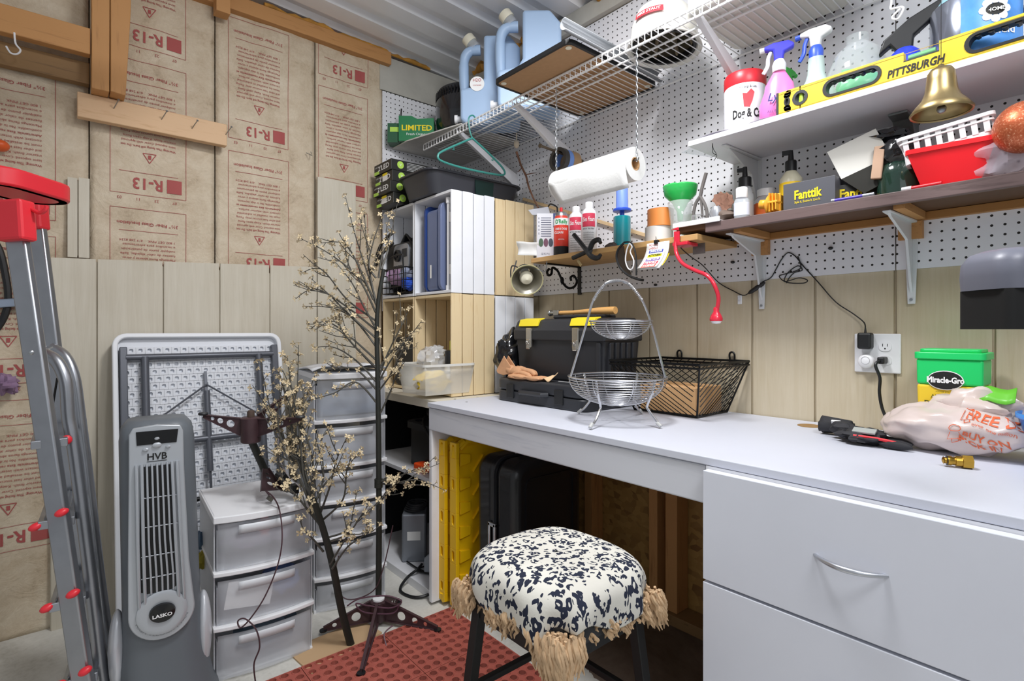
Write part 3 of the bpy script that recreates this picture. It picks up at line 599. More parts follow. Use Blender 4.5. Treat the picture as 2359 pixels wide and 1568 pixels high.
m=MB(); m.lathe([(.034,0),(.034,.001)],(-.06,-.0765,.18),24,Matrix.Rotation(R(90),4,'X')); s_=build(m,'sticker',PAPER,j)
m=MB(); m.text('H2O',.02,(-.06,-.0785,.19)); m.text('CONTAINER',.007,(-.06,-.0785,.17)); build(m,'lettering',REDINK,s_)
jug(1.62,1.79,SZ+.004,-42,'front blue water jug with white spigot, behind the brown hardboard',hh=.44)
# lid board: brown hardboard with black edge, sticking out over the shelf front
t_=thing('dry_erase_board','framed board lying face up, brown hardboard back seen from below','board',(1.52,1.46,SZ+.008),0)
P0=[at(a,b,Z=SZ+.02) for a,b in ((1122,160),(1275,55),(1540,175),(1372,250))]
P0[1]=at(1277,52,Z=SZ+.06); c0=sum(P0,Vector())/4
x0=1.30;x1=1.80
def bdz(x,y): return SZ+.006+max(0,(1.45-x))*.02
m=MB(); LB=[(x,y) for x,y in rrect(.50,.40,.025)]; m.prism(LB,0,.006,(1.565,1.455,SZ+.006),(1,0,0),(0,1,0)); build(m,'hardboard',mat('hardboard','a9835c',.7,var=.05,vs=60),t_,world=True)
m=MB(); m.ring(rrect(.512,.412,.03),rrect(.492,.392,.022),-.003,.012,(1.565,1.455,SZ+.007),(1,0,0),(0,1,0)); build(m,'edge_trim',BLK,t_,world=True)
for sx in (-1,1):
    for sy in (-1,1): build(MB().lathe([(.006,-.003),(.011,-.002),(.011,0)],(1.565+sx*.225,1.455+sy*.175,SZ+.006),14),'corner_button',mat('cream_cap','e4e0cc',.4),t_,world=True,smooth=True)
m=MB(); GC=mat('grey_vinyl','8f9296',.35)
m.tube([(1.26,1.222,SZ+.034),(1.80,1.222,SZ+.026)],.020,14,cap=False)
m.f=[f for i,f in enumerate(m.f) if i%14 in (8,9,10,11,12,13,0,1)] ; o=solo(m,'vinyl_gutter',GC,'grey ribbed vinyl channel lying beside the brown hardboard','channel',solid=.002,smooth=True)
t_=thing('hard_hat','white hard hat with a name strip on the wire shelf','hard hat',(1.60,1.075,SZ+.004),-80)
HH=mat('helmet_white','e9e7e0',.3)
m=MB(); m.lathe([(.128,.005),(.126,.03),(.120,.075),(.10,.12),(.06,.148),(.0,.158)],n=36,sx=.86,sy=1.02,cap=False); build(m,'shell',HH,t_,smooth=True,solid=.003)
m=MB(); m.lathe([(.126,.012),(.150,.004),(.152,0)],n=36,sx=.80,sy=.94,cap=False); build(m,'brim',HH,t_,smooth=True,solid=.003)
m=MB(); m.lathe([(.119,.02),(.112,.075),(.09,.115),(.05,.138),(.0,.146)],n=30,sx=.86,sy=1.02,cap=False); build(m,'liner',mat('olive_liner','5a5240',.8),t_,smooth=True)
m=MB(); m.ring(circ(.103,32,ry=.122),circ(.094,32,ry=.111),.005,.028,(0,0,0),(1,0,0),(0,1,0)); build(m,'headband',BLK,t_)
for i in range(4): a=PI/4*i; m=MB(); m.tube(spline([(.105*math.cos(a),.12*math.sin(a),.02),(.06*math.cos(a),.07*math.sin(a),.10),(0,0,.12),(-.06*math.cos(a),-.07*math.sin(a),.10),(-.105*math.cos(a),-.12*math.sin(a),.02)],5),.007,6); build(m,'suspension_strap',mat('strap_tan','8c7d66',.7),t_,smooth=True)
m=MB()
for i in range(22): a=-PI/2+(i-11)*.07; m.box((.112*math.cos(a),.127*math.sin(a),.002),(.003,.003,.02),Matrix.Rotation(a,3,'Z'))
build(m,'pad_ribs',BLK,t_)
m=MB(); M=Matrix(); 
def hatf(x,y):
    a=-PI/2+x/.115; r=.121-y*.30; return Vector((r*.88*math.cos(a),r*1.04*math.sin(a)-.004,.075+y))
m.grid(12,2,lambda a,b:hatf(-.055+.11*a,-.009+.022*b)); s_=build(m,'name_strip',mat('red_strip','b8303a',.4),t_,smooth=True)
m=MB(); m.text('MIKE STAUT',.014,(0,0,0),fn=lambda x,y:hatf(x,y-.002)+Vector((0,-.0015,0)),bold=.01,width=.09); build(m,'lettering',WINK,t_)
t_=thing('plastic_bin','translucent white bin standing over the wires right of the bracket','bin',(1.64,.74,SZ+.004))
m=MB(); m.prism(rrect(.33,.36,.03,4),0,.18,(0,0,0),(1,0,0),(0,1,0)); build(m,'body',mat('milky_plastic','dcdad2',.45),t_,smooth=True,bevel=.008)
m=MB(); m.ring(rrect(.35,.38,.035),rrect(.32,.35,.03),.165,.18,(0,0,0),(1,0,0),(0,1,0)); build(m,'rim',WPL,t_)
solo(MB().ell((1.60,.46,SZ+.05),(.10,.09,.045),24,12,.25,2,seed=2),'fabric_bundle',mat('maroon_cloth','5d1531',.7,var=.5,vs=12),'maroon and orange fabric bundle on the wire shelf at the top edge','fabric',smooth=True)
# hanger
m=MB(); hp=lambda *q:[at(a,b,Y=1.98) for a,b in q]
m.tube(spline(hp((1098,278),(1090,266),(1080,272),(1082,300),(1088,318)),5),.0035,8)
m.tube(spline(hp((1088,318),(1060,330),(1020,348),(1009,358),(1016,370),(1060,385),(1120,398),(1155,403),(1163,398),(1155,383),(1125,352),(1088,318)),4),.0048,8)
for a in ((1045,338,1046,346,1042,344),(1135,362,1136,370,1132,368)): m.tube(hp((a[0],a[1]),(a[2],a[3]),(a[4],a[5])),.002,5)
solo(m,'coat_hanger',mat('teal_green','3f8f86',.35),'teal green plastic hanger hooked on the wire shelf front','hanger',smooth=True)
# stick hanging
m=MB(); sp=lambda *q:[at(a,b,X=1.70) for a,b in q]
m.tube(sp((1190,350),(1200,380),(1212,405),(1218,430),(1228,455),(1240,478)),[.006,.005,.005,.0045,.004,.0035],7); m.tube(sp((1203,385),(1196,394),(1191,396)),[.003,.002,.001],5); m.tube(sp((1212,402),(1225,399),(1236,398)),[.003,.002,.001],5)
t_=thing('twig_hanger','bent brown twig hanging from the wire shelf by a pale knob','twig',tuple(at(1190,350,X=1.70)))
build(m,'twig',mat('bark','6b4a38',.8,var=.3),t_,world=True,smooth=True)
m=MB(); p=at(1190,332,X=1.70); m.ell(p,(.014,.014,.020),14,10); m.tube([p+Vector((0,0,.015)),(p.x,p.y,SZ-.008)],.003,6); build(m,'knob',mat('knob_cream','d8c8b0',.5),t_,world=True,smooth=True)
# peg with tape rolls
t_=thing('peg_rod','long brown steel peg sticking out of the pegboard, carrying tape rolls','peg',tuple(at(1335,400,X=WX-.02)))
a=at(1257,336,X=1.56); b=at(1345,372,X=WX+.004)
a=Vector((b.x-.27,b.y,b.z+.012)); m=MB(); m.cyl(a,b,.0055,n=10); m.lathe([(.009,0),(.009,.006)],a,12,Matrix.Rotation(R(-90),4,'Y')); build(m,'rod',mat('bronze_metal','6d6050',.4,.6),t_,world=True,smooth=True)
def ringx(x0,x1,c,ro,ri,mt,label,name='tape_roll'):
    m=MB(); m.ring(circ(ro,32),circ(ri,32),0,x1-x0,(x0,c[1],c[2]),(0,1,0),(0,0,1)); return solo(m,name,mt,label,'tape roll','tape rolls on the peg',smooth=True)
cc=(0,b.y,b.z-.024)
ringx(1.665,1.69,cc,.052,.036,mat('black_tape','3a3734',.35),'black tape roll nearest the end of the peg')
ringx(1.691,1.718,cc,.050,.036,mat('blue_tape','6f93d6',.6),'blue masking tape roll between the black and tan rolls on the peg')
ringx(1.719,1.765,cc,.050,.036,mat('tan_tape','a98a66',.5),'tan packing tape roll nearest the pegboard on the peg')
# paper towel with chains
t_=thing('paper_towel','white paper towel roll hung horizontally from two chains','paper towel',tuple(at(1380,400,X=1.46)))
A=at(1292,408,X=1.46);B=at(1462,371,X=1.46); Z_=(A.z+B.z)/2; ya,yb=A.y+.012,B.y-.004; cx=1.46; TW=mat('towel_white','e4e4e2',.9,bump=.5,bs=120)
m=MB(); n=36
m.ring(circ(.055,n),circ(.022,n),0,yb-ya,(cx,ya,Z_-.02),(0,0,1),(1,0,0)); m.v=[Vector((q.x,q.y,q.z)) for q in m.v]
build(m,'roll',TW,t_,world=True,smooth=True)
m=MB(); m.ring(circ(.0225,24),circ(.019,24),0,yb-ya,(cx,ya,Z_-.02),(0,0,1),(1,0,0)); build(m,'core',CARD,t_,world=True,smooth=True)
m=MB(); m.grid(12,6,lambda a,b:Vector((cx-.0555+.02*b*b+.002*math.sin(a*9),ya+(yb-ya)*(a*(1-.12*b)+.12*b),Z_-.02-.085*b))); build(m,'loose_sheet',TW,t_,world=True,smooth=True,solid=.0008)
m=MB(); m.tube([(cx-.001,ya+.012,Z_-.002),(cx,ya+.01,Z_-.008),(cx,yb-.01,Z_-.008),(cx-.001,yb-.012,Z_-.002)],.003,6); build(m,'hanger_wire',ZINC,t_,world=True,smooth=True)
def chain(y,label):
    m=MB(); z=SZ-.03; i=0; zb=Z_-.006
    while z>zb:
        a=Vector((cx-.004,y,z)); pts=[]
        for j in range(10):
            th=2*PI*j/10; u=.0032*math.cos(th); v=.0082*math.sin(th)
            pts.append(a+Vector((u*(i%2),u*(1-i%2),v-.0075)))
        m.tube(pts,.0010,4,True); z-=.0130; i+=1
    solo(m,'chain',ZINC,label,'chain','towel roll chains',smooth=True)
chain(ya+.008,'steel chain at the far end of the paper towel roll'); chain(yb-.008,'steel chain at the near end of the paper towel roll')
# ================= OAK SHELF, BROWN SHELF, WHITE SHELF =================
OZ=1.41; OXF=1.568
OAK=wood('oak','c39a64','9c713d','y')
t_=thing('oak_shelf','narrow natural oak shelf on a black scroll bracket','shelf',(1.7,1.3,1.39))
build(MB().bx(OXF,WX-.001,.93,1.722,1.390,OZ),'board',OAK,t_,world=True,bevel=.002)
p=at(1335,600,X=WX-.004); y=p.y
m=MB(); m.bx(WX-.006,WX-.001,y-.010,y+.010,1.262,1.389); m.bx(OXF+.05,WX-.006,y-.008,y+.008,1.384,1.390)
m.tube(spline([(OXF+.065,y,1.366),(OXF+.052,y,1.352),(OXF+.060,y,1.338),(OXF+.078,y,1.345),(OXF+.085,y,1.372),(OXF+.115,y,1.362),(OXF+.135,y,1.335),(OXF+.155,y,1.305),(OXF+.185,y,1.289),(OXF+.222,y,1.296),(OXF+.240,y,1.322),(OXF+.222,y,1.345),(OXF+.200,y,1.338),(OXF+.203,y,1.322)],6),.0055,8)
m.ell((OXF+.145,y,1.32),(.011,.006,.016),10,8); build(m,'scroll_bracket',BLKM,t_,world=True,smooth=True)
BZ=1.440; BXF=1.58; BY1=1.013
BRN=wood('brown_painted_wood','6d5a58','4b3a38','y',1,.55); BRNU=wood('dark_stained_wood','5b3d25','3b2616','y')
t_=thing('brown_shelf','long brown painted shelf on white metal brackets','shelf',(1.7,.3,1.41))
build(MB().bx(BXF,WX-.002,-.4,BY1,1.424,BZ),'board',BRNU,t_,world=True)
build(MB().bx(BXF-.003,BXF+.015,-.4,BY1-.105,1.411,BZ+.001),'front_strip',BRN,t_,world=True,bevel=.002)
build(MB().bx(WX-.022,WX-.001,-.4,.93,1.402,1.423),'cleat',wood('cleat_wood','a5733c','6e4826','y'),t_,world=True,bevel=.001)
BRW=mat('bracket_enamel','d9dbdd',.35)
def ebracket(px,pyt,zb,hz,sh,xf,wood_=True):
    y=at(px,pyt,X=WX-.004).y; zt=hz
    m=MB(); L=WX-xf
    # stamped L bracket, tapering arms with a raised rib
    m.prism([(-.008,0),(.008,0),(.017,L-.02),(-.017,L-.02)],-.002,0,(WX-.004,y,zt),(0,1,0),(-1,0,0)) if 0 else None
    m.add([(xf,y-.009,zt),(xf,y+.009,zt),(WX-.004,y+.017,zt),(WX-.004,y-.017,zt),(xf,y-.009,zt-.004),(xf,y+.009,zt-.004),(WX-.004,y+.017,zt-.006),(WX-.004,y-.017,zt-.006)],[(0,1,2,3),(7,6,5,4),(0,4,5,1),(1,5,6,2),(2,6,7,3),(3,7,4,0)])
    m.add([(WX-.003,y-.017,zt),(WX-.003,y+.017,zt),(WX-.003,y+.009,zb),(WX-.003,y-.009,zb),(WX-.008,y-.017,zt),(WX-.008,y+.017,zt),(WX-.006,y+.009,zb),(WX-.006,y-.009,zb)],[(0,1,2,3),(7,6,5,4),(0,4,5,1),(1,5,6,2),(2,6,7,3),(3,7,4,0)])
    # the diagonal web
    m.prism([(xf+.02-WX,-.004),(-.006,-.004),(-.006,zb+.03-zt),(-.02,zb+.06-zt),(-.055,-.055),(xf+.03-WX,-.012)],-.0035,.0035,(WX,y,zt),(1,0,0),(0,0,1))
    o=build(m,'bracket',BRW,t_,world=True,bevel=.001)
    mm=MB()
    for z in (zt-.04,zb+.012): mm.cyl((WX-.008,y,z),(WX-.0105,y,z),.004,n=8)
    build(mm,'screw',ZINC,o,world=True)
    if wood_: build(MB().bx(xf+.01,WX-.024,y-.036,y-.012,1.404,1.4235),'spacer_block',FIR,t_,world=True); build(MB().bx(WX-.02,WX-.001,y-.028,y+.028,zt-.05,zt-.002),'spacer_block',FIR,t_,world=True)
ebracket(1755,560,at(1748,712,X=WX).z,1.403,0,1.60)
ebracket(2100,520,at(2092,700,X=WX).z,1.403,0,1.60)
t_=thing('white_shelf','white melamine shelf above the brown one, with a raised cut corner','shelf',(1.68,.3,1.68))
build(MB().bx(1.535,WX-.002,-.4,.943,1.684,1.700),'board',mat('shelf_white','e2e2e8',.35),t_,world=True,bevel=.001)
for q in ((1752,372),): 
    y=at(1745,372,X=WX-.004).y; m=MB()
    m.add([(1.60,y-.008,1.683),(1.60,y+.008,1.683),(WX-.003,y+.015,1.683),(WX-.003,y-.015,1.683),(1.60,y-.008,1.679),(1.60,y+.008,1.679),(WX-.003,y+.015,1.677),(WX-.003,y-.015,1.677)],[(0,1,2,3),(7,6,5,4),(0,4,5,1),(1,5,6,2),(2,6,7,3),(3,7,4,0)])
    m.bx(WX-.007,WX-.001,y-.014,y+.014,1.50,1.678); m.prism([(-.20,-.006),(-.006,-.006),(-.006,-.16),(-.05,-.06)],-.003,.003,(WX,y,1.683),(1,0,0),(0,0,1)); build(m,'bracket',BRW,t_,world=True,bevel=.001)
y=at(2095,270,X=WX-.004).y; m=MB(); m.prism([(-.115,0),(-.004,0),(-.004,-.15),(-.012,-.15),(-.03,-.07),(-.075,-.012),(-.115,-.006)],-.022,.022,(WX,y,1.683),(1,0,0),(0,0,1)); build(m,'steel_bracket',mat('galvanised','8d9291',.45,.8,var=.15),t_,world=True,bevel=.001)
m=MB(); q=at(1641,330,Z=1.683); m.tube(spline([q,q+Vector((0,-.004,-.02)),q+Vector((.004,-.010,-.035)),q+Vector((-.004,.004,-.045))]),.0009,5); m.tube(spline([q,q+Vector((0,-.002,-.03)),q+Vector((.002,-.014,-.04)),q+Vector((.01,0,-.052))]),.0009,5)
build(m,'wire_loop',BLKM,t_,world=True)
# clear document sleeve and dark sheet sticking out at the shelf's left end
solo(MB().prism([(-.01,-.005),(.13,.0),(.14,.12),(.02,.16),(-.02,.08)],0,.0015,(1.60,.86,1.7015),(1,0,0),(0,1,0)),'clear_sleeve',mat('clear_sheet','d9dbe4',.15,alpha=.35),'clear plastic sleeve hanging over the left end of the white shelf','sleeve')
m=MB(); A=at(1606,312,X=1.56);B=at(1795,240,X=1.56)
m.grid(10,4,lambda a,b:Vector((1.552+.10*b,A.y+(B.y-A.y)*a,1.7035+.020*math.sin(PI*min(1,a*1.1))*(.3+b)+.004*math.sin(a*9))))
solo(m,'dark_sheet',mat('grey_film','8b8592',.25,alpha=.92),'curled dark grey sheet under the spray bottle on the white shelf','sheet',solid=.001,smooth=True)
# level
t_=thing('spirit_level','yellow two foot spirit level standing on the front edge of the white shelf','level',(1.553,.34,1.7010),-90)
# local x from -.328 (far, image left) .. +.328, z 0..~.06
LY=mat('level_yellow','efce3e',.35)
L=.328;h=.062
def slot(cx,w,hh,n=5,cz=.031): return [(cx+a,cz+b) for a,b in rrect(w,hh,hh/2*.95,n)]
m=MB()
# face plates with real openings: build as segments
def seg(x0,x1,z0=0,z1=h): m.bx(x0,x1,-.010,.010,z0,z1)
def hole(cx,w,hh,x0,x1):
    inn=slot(cx,w,hh); k=len(inn); out=[]
    for a,b in inn:
        dx=a-cx;dz=b-.031; s_=min((x1-cx)/abs(dx) if dx>0 else (cx-x0)/max(1e-9,abs(dx)), .031/max(1e-9,abs(dz))); out.append((cx+dx*s_,.031+dz*s_))
    out=[(min(x1,max(x0,a)),min(h,max(0,b))) for a,b in out]
    # snap to the four corners so that the plate is full
    for c_ in ((x1,h),(x0,h),(x0,0),(x1,0)):
        i=min(range(k),key=lambda i:(out[i][0]-c_[0])**2+(out[i][1]-c_[1])**2); out[i]=c_
    m.ring(out,inn,-.010,.010,(0,0,0),(1,0,0),(0,0,1))
seg(-L,-.310); hole(-.302,.012,.030,-.310,-.292); hole(-.268,.032,.036,-.292,-.244); seg(-.244,-.215); hole(-.145,.125,.040,-.215,-.075)
seg(-.075,-.034); seg(-.034,.034,0,.040); seg(.034,.075); hole(.145,.125,.040,.075,.215); seg(.215,.244); hole(.268,.032,.036,.244,.292); hole(.302,.012,.030,.292,.310); seg(.310,L)
build(m,'body',LY,t_,smooth=False)
m=MB(); 
for z in (.004,.0555): m.bx(-L,L,-.0106,-.0100,z,z+.0012)
build(m,'groove',mat('level_groove','b59220',.5),t_)
for s_ in (-1,1):
    build(MB().bx(s_*L-.003,s_*L+.003,-.012,.012,-.0005,h+.001),'end_cap',DK,t_,bevel=.001)
    m=MB(); m.ring(slot(s_*.145,.133,.046),slot(s_*.145,.117,.034),-.0118,.0118,(0,0,0),(1,0,0),(0,0,1))
    for i in range(5): m.cyl((s_*.145-.044+.022*i,-.009,.049),(s_*.145-.044+.022*i,.009,.049),.006,n=8)
    build(m,'grip',BLK,t_,smooth=True)
    m=MB(); m.ring([(s_*.268+a,.031+b) for a,b in circ(.020,20)],[(s_*.268+a,.031+b) for a,b in circ(.0125,20)],-.0118,.0118,(0,0,0),(1,0,0),(0,0,1)); build(m,'vial_frame',DK,t_,smooth=True)
    build(MB().cyl((s_*.268,0,.018),(s_*.268,0,.044),.007,n=12),'vial',mat('vial_green','b9d84a',.15,alpha=.85),t_,smooth=True)
m=MB(); m.ring(slot(-.302,.016,.036),slot(-.302,.008,.024),-.0115,.0115,(0,0,0),(1,0,0),(0,0,1)); build(m,'hang_hole_rim',BLK,t_)
build(MB().bx(-.034,.034,-.0105,.0105,.038,.0405),'vial_seat',DK,t_)
build(MB().cyl((-.026,0,.048),(.026,0,.048),.0065,n=14),'vial',mat('vial_green2','8fd19a',.15,alpha=.85),t_,smooth=True)
m=MB(); m.text('PITTSBURGH',.026,(-.012,-.0104,.010),(1,0,0),(0,0,1),width=.112,bold=.03,shear=.2); build(m,'lettering',INK,t_)
# things on the white shelf (z 1.70)
W=1.7005
def onshelf(px,x,z): p=at(px,300,X=x); return (x,p.y,z)
p=onshelf(1716,1.66,W)
t_=thing('treat_jar','white jar with red screw lid and dog and cat lettering','jar',p,-55); t_.scale=(1,1,1.33)
m=MB(); m.lathe([(.058,0),(.062,.004),(.062,.115),(.056,.125)],n=32); build(m,'body',mat('jar_white','e4e4e8',.35),t_,smooth=True)
m=MB(); m.lathe([(.060,.118),(.062,.122),(.062,.145),(.058,.150)],n=32); build(m,'lid',mat('lid_red','e0303a',.35),t_,smooth=True)
m=MB(); m.text('Dog & Cat',.028,(0,0,.038),cyl=.062,width=.092,bold=.03); m.text('for dogs & cats',.008,(0,0,.105),cyl=.062); build(m,'lettering',INK,t_)
m=MB(); 
def cyp(poly,z0,r,off=.0008):
    return [Vector((math.sin(a/r)*(r+off),-math.cos(a/r)*(r+off),z0+b)) for a,b in poly]
v_=cyp([(-.012,-.018),(.004,-.02),(.012,-.006),(.018,.014),(.008,.022),(-.004,.012),(-.016,.014)],.080,.062); m.add(v_,[tuple(range(len(v_)))])
build(m,'red_emblem',mat('emblem_red','d3343f',.5),t_)
def trig_bottle(p,rz,name,label,body,neck,head,trig,prof,capc=None,sy=.6,nozl=True,liquid=None):
    t_=thing(name,label,'spray bottle',p,rz); h=prof[-1][1]
    build(MB().lathe(prof,n=28,sy=sy),'body',body,t_,smooth=True)
    build(MB().lathe([(.016,h),(.017,h+.018),(.012,h+.03)],n=18),'collar',neck,t_,smooth=True)
    m=MB(); m.prism([(-.012,0),(.010,0),(.012,.02),(.034,.028),(.036,.038),(.022,.048),(-.014,.048),(-.036,.042),(-.036,.032),(-.014,.028)],-.010,.010,(0,0,h+.028),(1,0,0),(0,0,1)); build(m,'spray_head',head,t_,bevel=.004,smooth=True)
    m=MB(); m.tube(spline([(-.020,0,h+.056),(-.026,0,h+.04),(-.028,0,h+.02),(-.038,0,h+.002)],4),.005,8); build(m,'trigger',trig,t_,smooth=True)
    m=MB(); m.cyl((-.035,0,h+.065),(-.047,0,h+.064),.007,n=12); build(m,'nozzle',trig,t_,smooth=True)
    return t_
PNK=mat('pink_plastic','f07fc4',.3); PUR=mat('violet_plastic','4a49d8',.3); BL=mat('blue_plastic','3b5fd0',.35); FR2=mat('frosted_bottle','c9dcd8',.3,alpha=.75)
b_=trig_bottle(onshelf(1795,1.60,W),-68,'spray_bottle','pink cleaner spray bottle with violet head on the white shelf',PNK,WPL,PUR,WPL,[(.042,0),(.048,.006),(.048,.05),(.036,.085),(.034,.10),(.018,.128),(.014,.135)]); b_.scale=(1.1,1.1,1.1)
m=MB(); m.text('Lysol',.030,(0,-.0310,.050),(1,0,0),(0,0,1),bold=.01,shear=.3,width=.058); m.text('ALL PURPOSE',.009,(0,-.0305,.02)); build(m,'lettering',mat('navy_ink','25307a',.6),b_)
trig_bottle(onshelf(1812,1.72,W),170,'spray_bottle','green headed spray bottle behind the pink one',mat('green_bottle','5db94a',.3),mat('green_plastic','33b83a',.35),mat('green_plastic','33b83a',.35),mat('green_plastic','33b83a',.35),[(.034,0),(.038,.006),(.038,.07),(.02,.12),(.014,.13)])
b_=trig_bottle(onshelf(1880,1.64,W),-80,'spray_bottle','frosted spray bottle with white head and blue trigger',FR2,BL,WPL,BL,[(.044,0),(.047,.006),(.047,.052),(.024,.095),(.020,.11),(.018,.15)],sy=.9); b_.scale=(1.12,)*3
build(MB().lathe([(.041,.003),(.043,.008),(.043,.045)],n=24,sy=.88),'liquid',mat('green_liquid','7ed6a4',.2,alpha=.8),b_,smooth=True)
t_=thing('plastic_jug','clear empty plastic bottle lying between spray bottle and blue jug','bottle',onshelf(1975,1.66,W),-85); t_.scale=(1.25,1.25,1.4)
build(MB().lathe([(.05,0),(.058,.01),(.058,.07),(.045,.105),(.022,.125),(.022,.14)],n=26),'body',mat('clear_pet','d5dde0',.08,alpha=.3,coat=1),t_,smooth=True)
build(MB().ell((0,0,.04),(.04,.03,.03),16,10,.7,3),'green_wrapper',mat('green_wrap','48c67c',.3),t_,smooth=True)
t_=thing('spray_bottle','blue bottle with a black pistol sprayer beside the windshield jug','spray bottle',onshelf(2085,1.63,W),-80)
build(MB().lathe([(.036,0),(.04,.006),(.04,.06),(.03,.095),(.02,.105)],n=24),'body',mat('deep_blue','2b3fcf',.3),t_,smooth=True)
m=MB(); m.prism([(-.018,.0),(.016,.0),(.018,.03),(.075,.075),(.07,.1),(.01,.075),(-.045,.035),(-.055,-.0),(-.03,.018)],-.012,.012,(0,0,.103),(1,0,0),(0,0,1)); build(m,'spray_head',BLK,t_,bevel=.004,smooth=True)
t_=thing('washer_fluid_jug','large jug with teal top and blue flower label on the white shelf','jug',onshelf(2245,1.66,W),-66)
m=MB(); m.lathe([(.075,0),(.082,.008),(.082,.12),(.078,.17),(.05,.215),(.024,.235),(.024,.25)],n=36); build(m,'body',mat('teal_jug','8fc0cc',.3),t_,smooth=True)
build(MB().lathe([(.084,.01),(.0845,.012),(.0845,.165),(.083,.168)],n=36),'silver_band',mat('silver_film','8f95a4',.15,.8),t_,smooth=True)
m=MB(); m.grid(16,2,lambda a,b:Vector((math.sin(-.55+1.6*a)*.0856,-math.cos(-.55+1.6*a)*.0856,.02+.14*b))); build(m,'blue_label',mat('sky_label','4f93e0',.4,var=.25,vs=18),t_,smooth=True)
m=MB(); 
for i in range(8):
    a=2*PI*i/8; v_=cyp([(.014+.021*math.cos(a)+.009*math.cos(b),.021*math.sin(a)+.009*math.sin(b)) for b in [2*PI*j/10 for j in range(10)]],.112,.0862,.0006); m.add(v_,[tuple(range(10))])
m.text('windshield',.024,(0,0,.058),cyl=.0862,width=.11,bold=.02); build(m,'white_print',WINK,t_)
m=MB(); v_=cyp([(.014+.018*math.cos(b),.013*math.sin(b)) for b in [2*PI*j/18 for j in range(18)]],.112,.0862,.0012); m.add(v_,[tuple(range(18))]); build(m,'emblem_centre',INK,t_)
m=MB(); m.text('HOME',.011,(.014,0,.107),cyl=.0862,off=.002,bold=.02); build(m,'lettering',WINK,t_)
for px,l in ((2335,'white labelled dark blue bottle right of the windshield jug'),(2400,'white bottle at the far right of the white shelf')):
    t_=thing('chemical_bottle',l,'bottle',onshelf(px,1.70,W),0); build(MB().lathe([(.033,0),(.036,.005),(.036,.12),(.016,.15),(.016,.165)],n=22),'body',mat('dark_blue_bottle','1d2c52',.3),t_,smooth=True); build(MB().lathe([(.0365,.02),(.0366,.11)],n=22),'label_wrap',PAPER,t_,smooth=True)
# bell on a thin line, wire hook
t_=thing('brass_bell','small brass bell hanging on a thin line in front of the level','bell',tuple(at(2168,160,X=1.447)))
c=at(2168,205,X=1.447); m=MB(); BB=mat('aged_brass','a8946a',.36,1)
m.lathe([(.051,-.050),(.054,-.052),(.055,-.049),(.046,-.036),(.034,-.022),(.028,-.006),(.025,.018),(.023,.034),(.018,.042),(.006,.044),(.004,.052)],c,36,cap=False); build(m,'bell',BB,t_,world=True,smooth=60,solid=.002)
m=MB(); m.cyl(c+Vector((0,0,.03)),c+Vector((.004,0,-.035)),.002,n=6); m.ell(c+Vector((.004,0,-.042)),.009,12,8); build(m,'clapper',ZINC,t_,world=True,smooth=True)
m=MB(); m.cyl(c+Vector((0,0,.05)),(c.x,c.y,SZ),.0006,n=5); build(m,'line',BLK,t_,world=True)
m=MB(); q=lambda *a:[at(x,y_,X=1.45) for x,y_ in a]; m.tube(spline(q((2052,-45),(2054,0),(2052,20),(2065,18),(2078,16),(2081,22),(2070,42),(2060,44),(2056,38),(2074,20)),5),.0022,8)
solo(m,'wire_hook',WIRE,'white bent wire hook hanging from the wire shelf','hook',smooth=True)
# things on the brown shelf (z 1.441)
B_=1.4415
t_=thing('paint_tray','white shallow plastic tray edge on the left end of the brown shelf','tray',tuple(at(1605,520,X=1.60)))
y0=at(1552,520,X=1.575).y; y1=at(1660,520,X=1.575).y; m=MB(); m.bx(1.571,1.68,y1,y0,B_,B_+.003); m.bx(1.568,1.573,y1,y0,B_-.003,B_+.013); m.bx(1.573,1.68,y0-.004,y0,B_,B_+.010); build(m,'tray',WPL,t_,world=True,bevel=.002)
m=MB()
yc=at(1606,510,X=1.59).y
for i in range(7):
    m.tube(spline([Vector((1.572,yc-.009+.003*i,B_+.004)),Vector((1.576,yc-.012+.004*i,B_+.03)),Vector((1.60,yc-.02+.006*i,B_+.03)),Vector((1.62,yc-.03+.01*i,B_+.008))],4),.0007,4)
solo(m,'wire_bristles',mat('clear_bristle','cfcfd2',.2,.5),'thin wire bristles standing over the white tray front','wires')
# funnel and cup
p=Vector(onshelf(1567,1.64,B_)); p.z=OZ if 0 else B_
t_=thing('plastic_cup','clear plastic cup on the shelf holding the green funnel','cup',(p.x,p.y,B_+.004))
build(MB().lathe([(.0,0),(.028,0),(.030,.002),(.042,.095)],n=26,cap=False),'cup',mat('clear_cup','e3e8e8',.08,alpha=.3,coat=1),t_,smooth=True,solid=.001)
solo(MB().lathe([(.008,.03),(.010,.06),(.026,.092),(.052,.118),(.057,.145),(.058,.150)],(p.x,p.y,B_+.004),32,cap=False),'funnel',mat('green_translucent','2fc45a',.25,alpha=.85),'bright green plastic funnel standing in the clear cup','funnel',smooth=True,solid=.0012)
# forked stick
q=lambda *a:[at(x,y_,X=1.60) for x,y_ in a]
m=MB(); m.tube(spline(q((1627,398),(1618,430),(1613,455)),5),.0058,8); m.tube(spline(q((1613,452),(1603,468),(1598,490),(1597,508)),5),.0055,8); m.tube(spline(q((1613,452),(1624,472),(1629,492),(1628,512)),5),.0055,8); m.tube(spline(q((1614,458),(1617,478),(1618,500)),4),.004,7)
solo(m,'forked_stick',mat('grey_bark','6a6562',.85,var=.2),'grey forked stick with three prongs leaning on the brown shelf','stick',smooth=True)
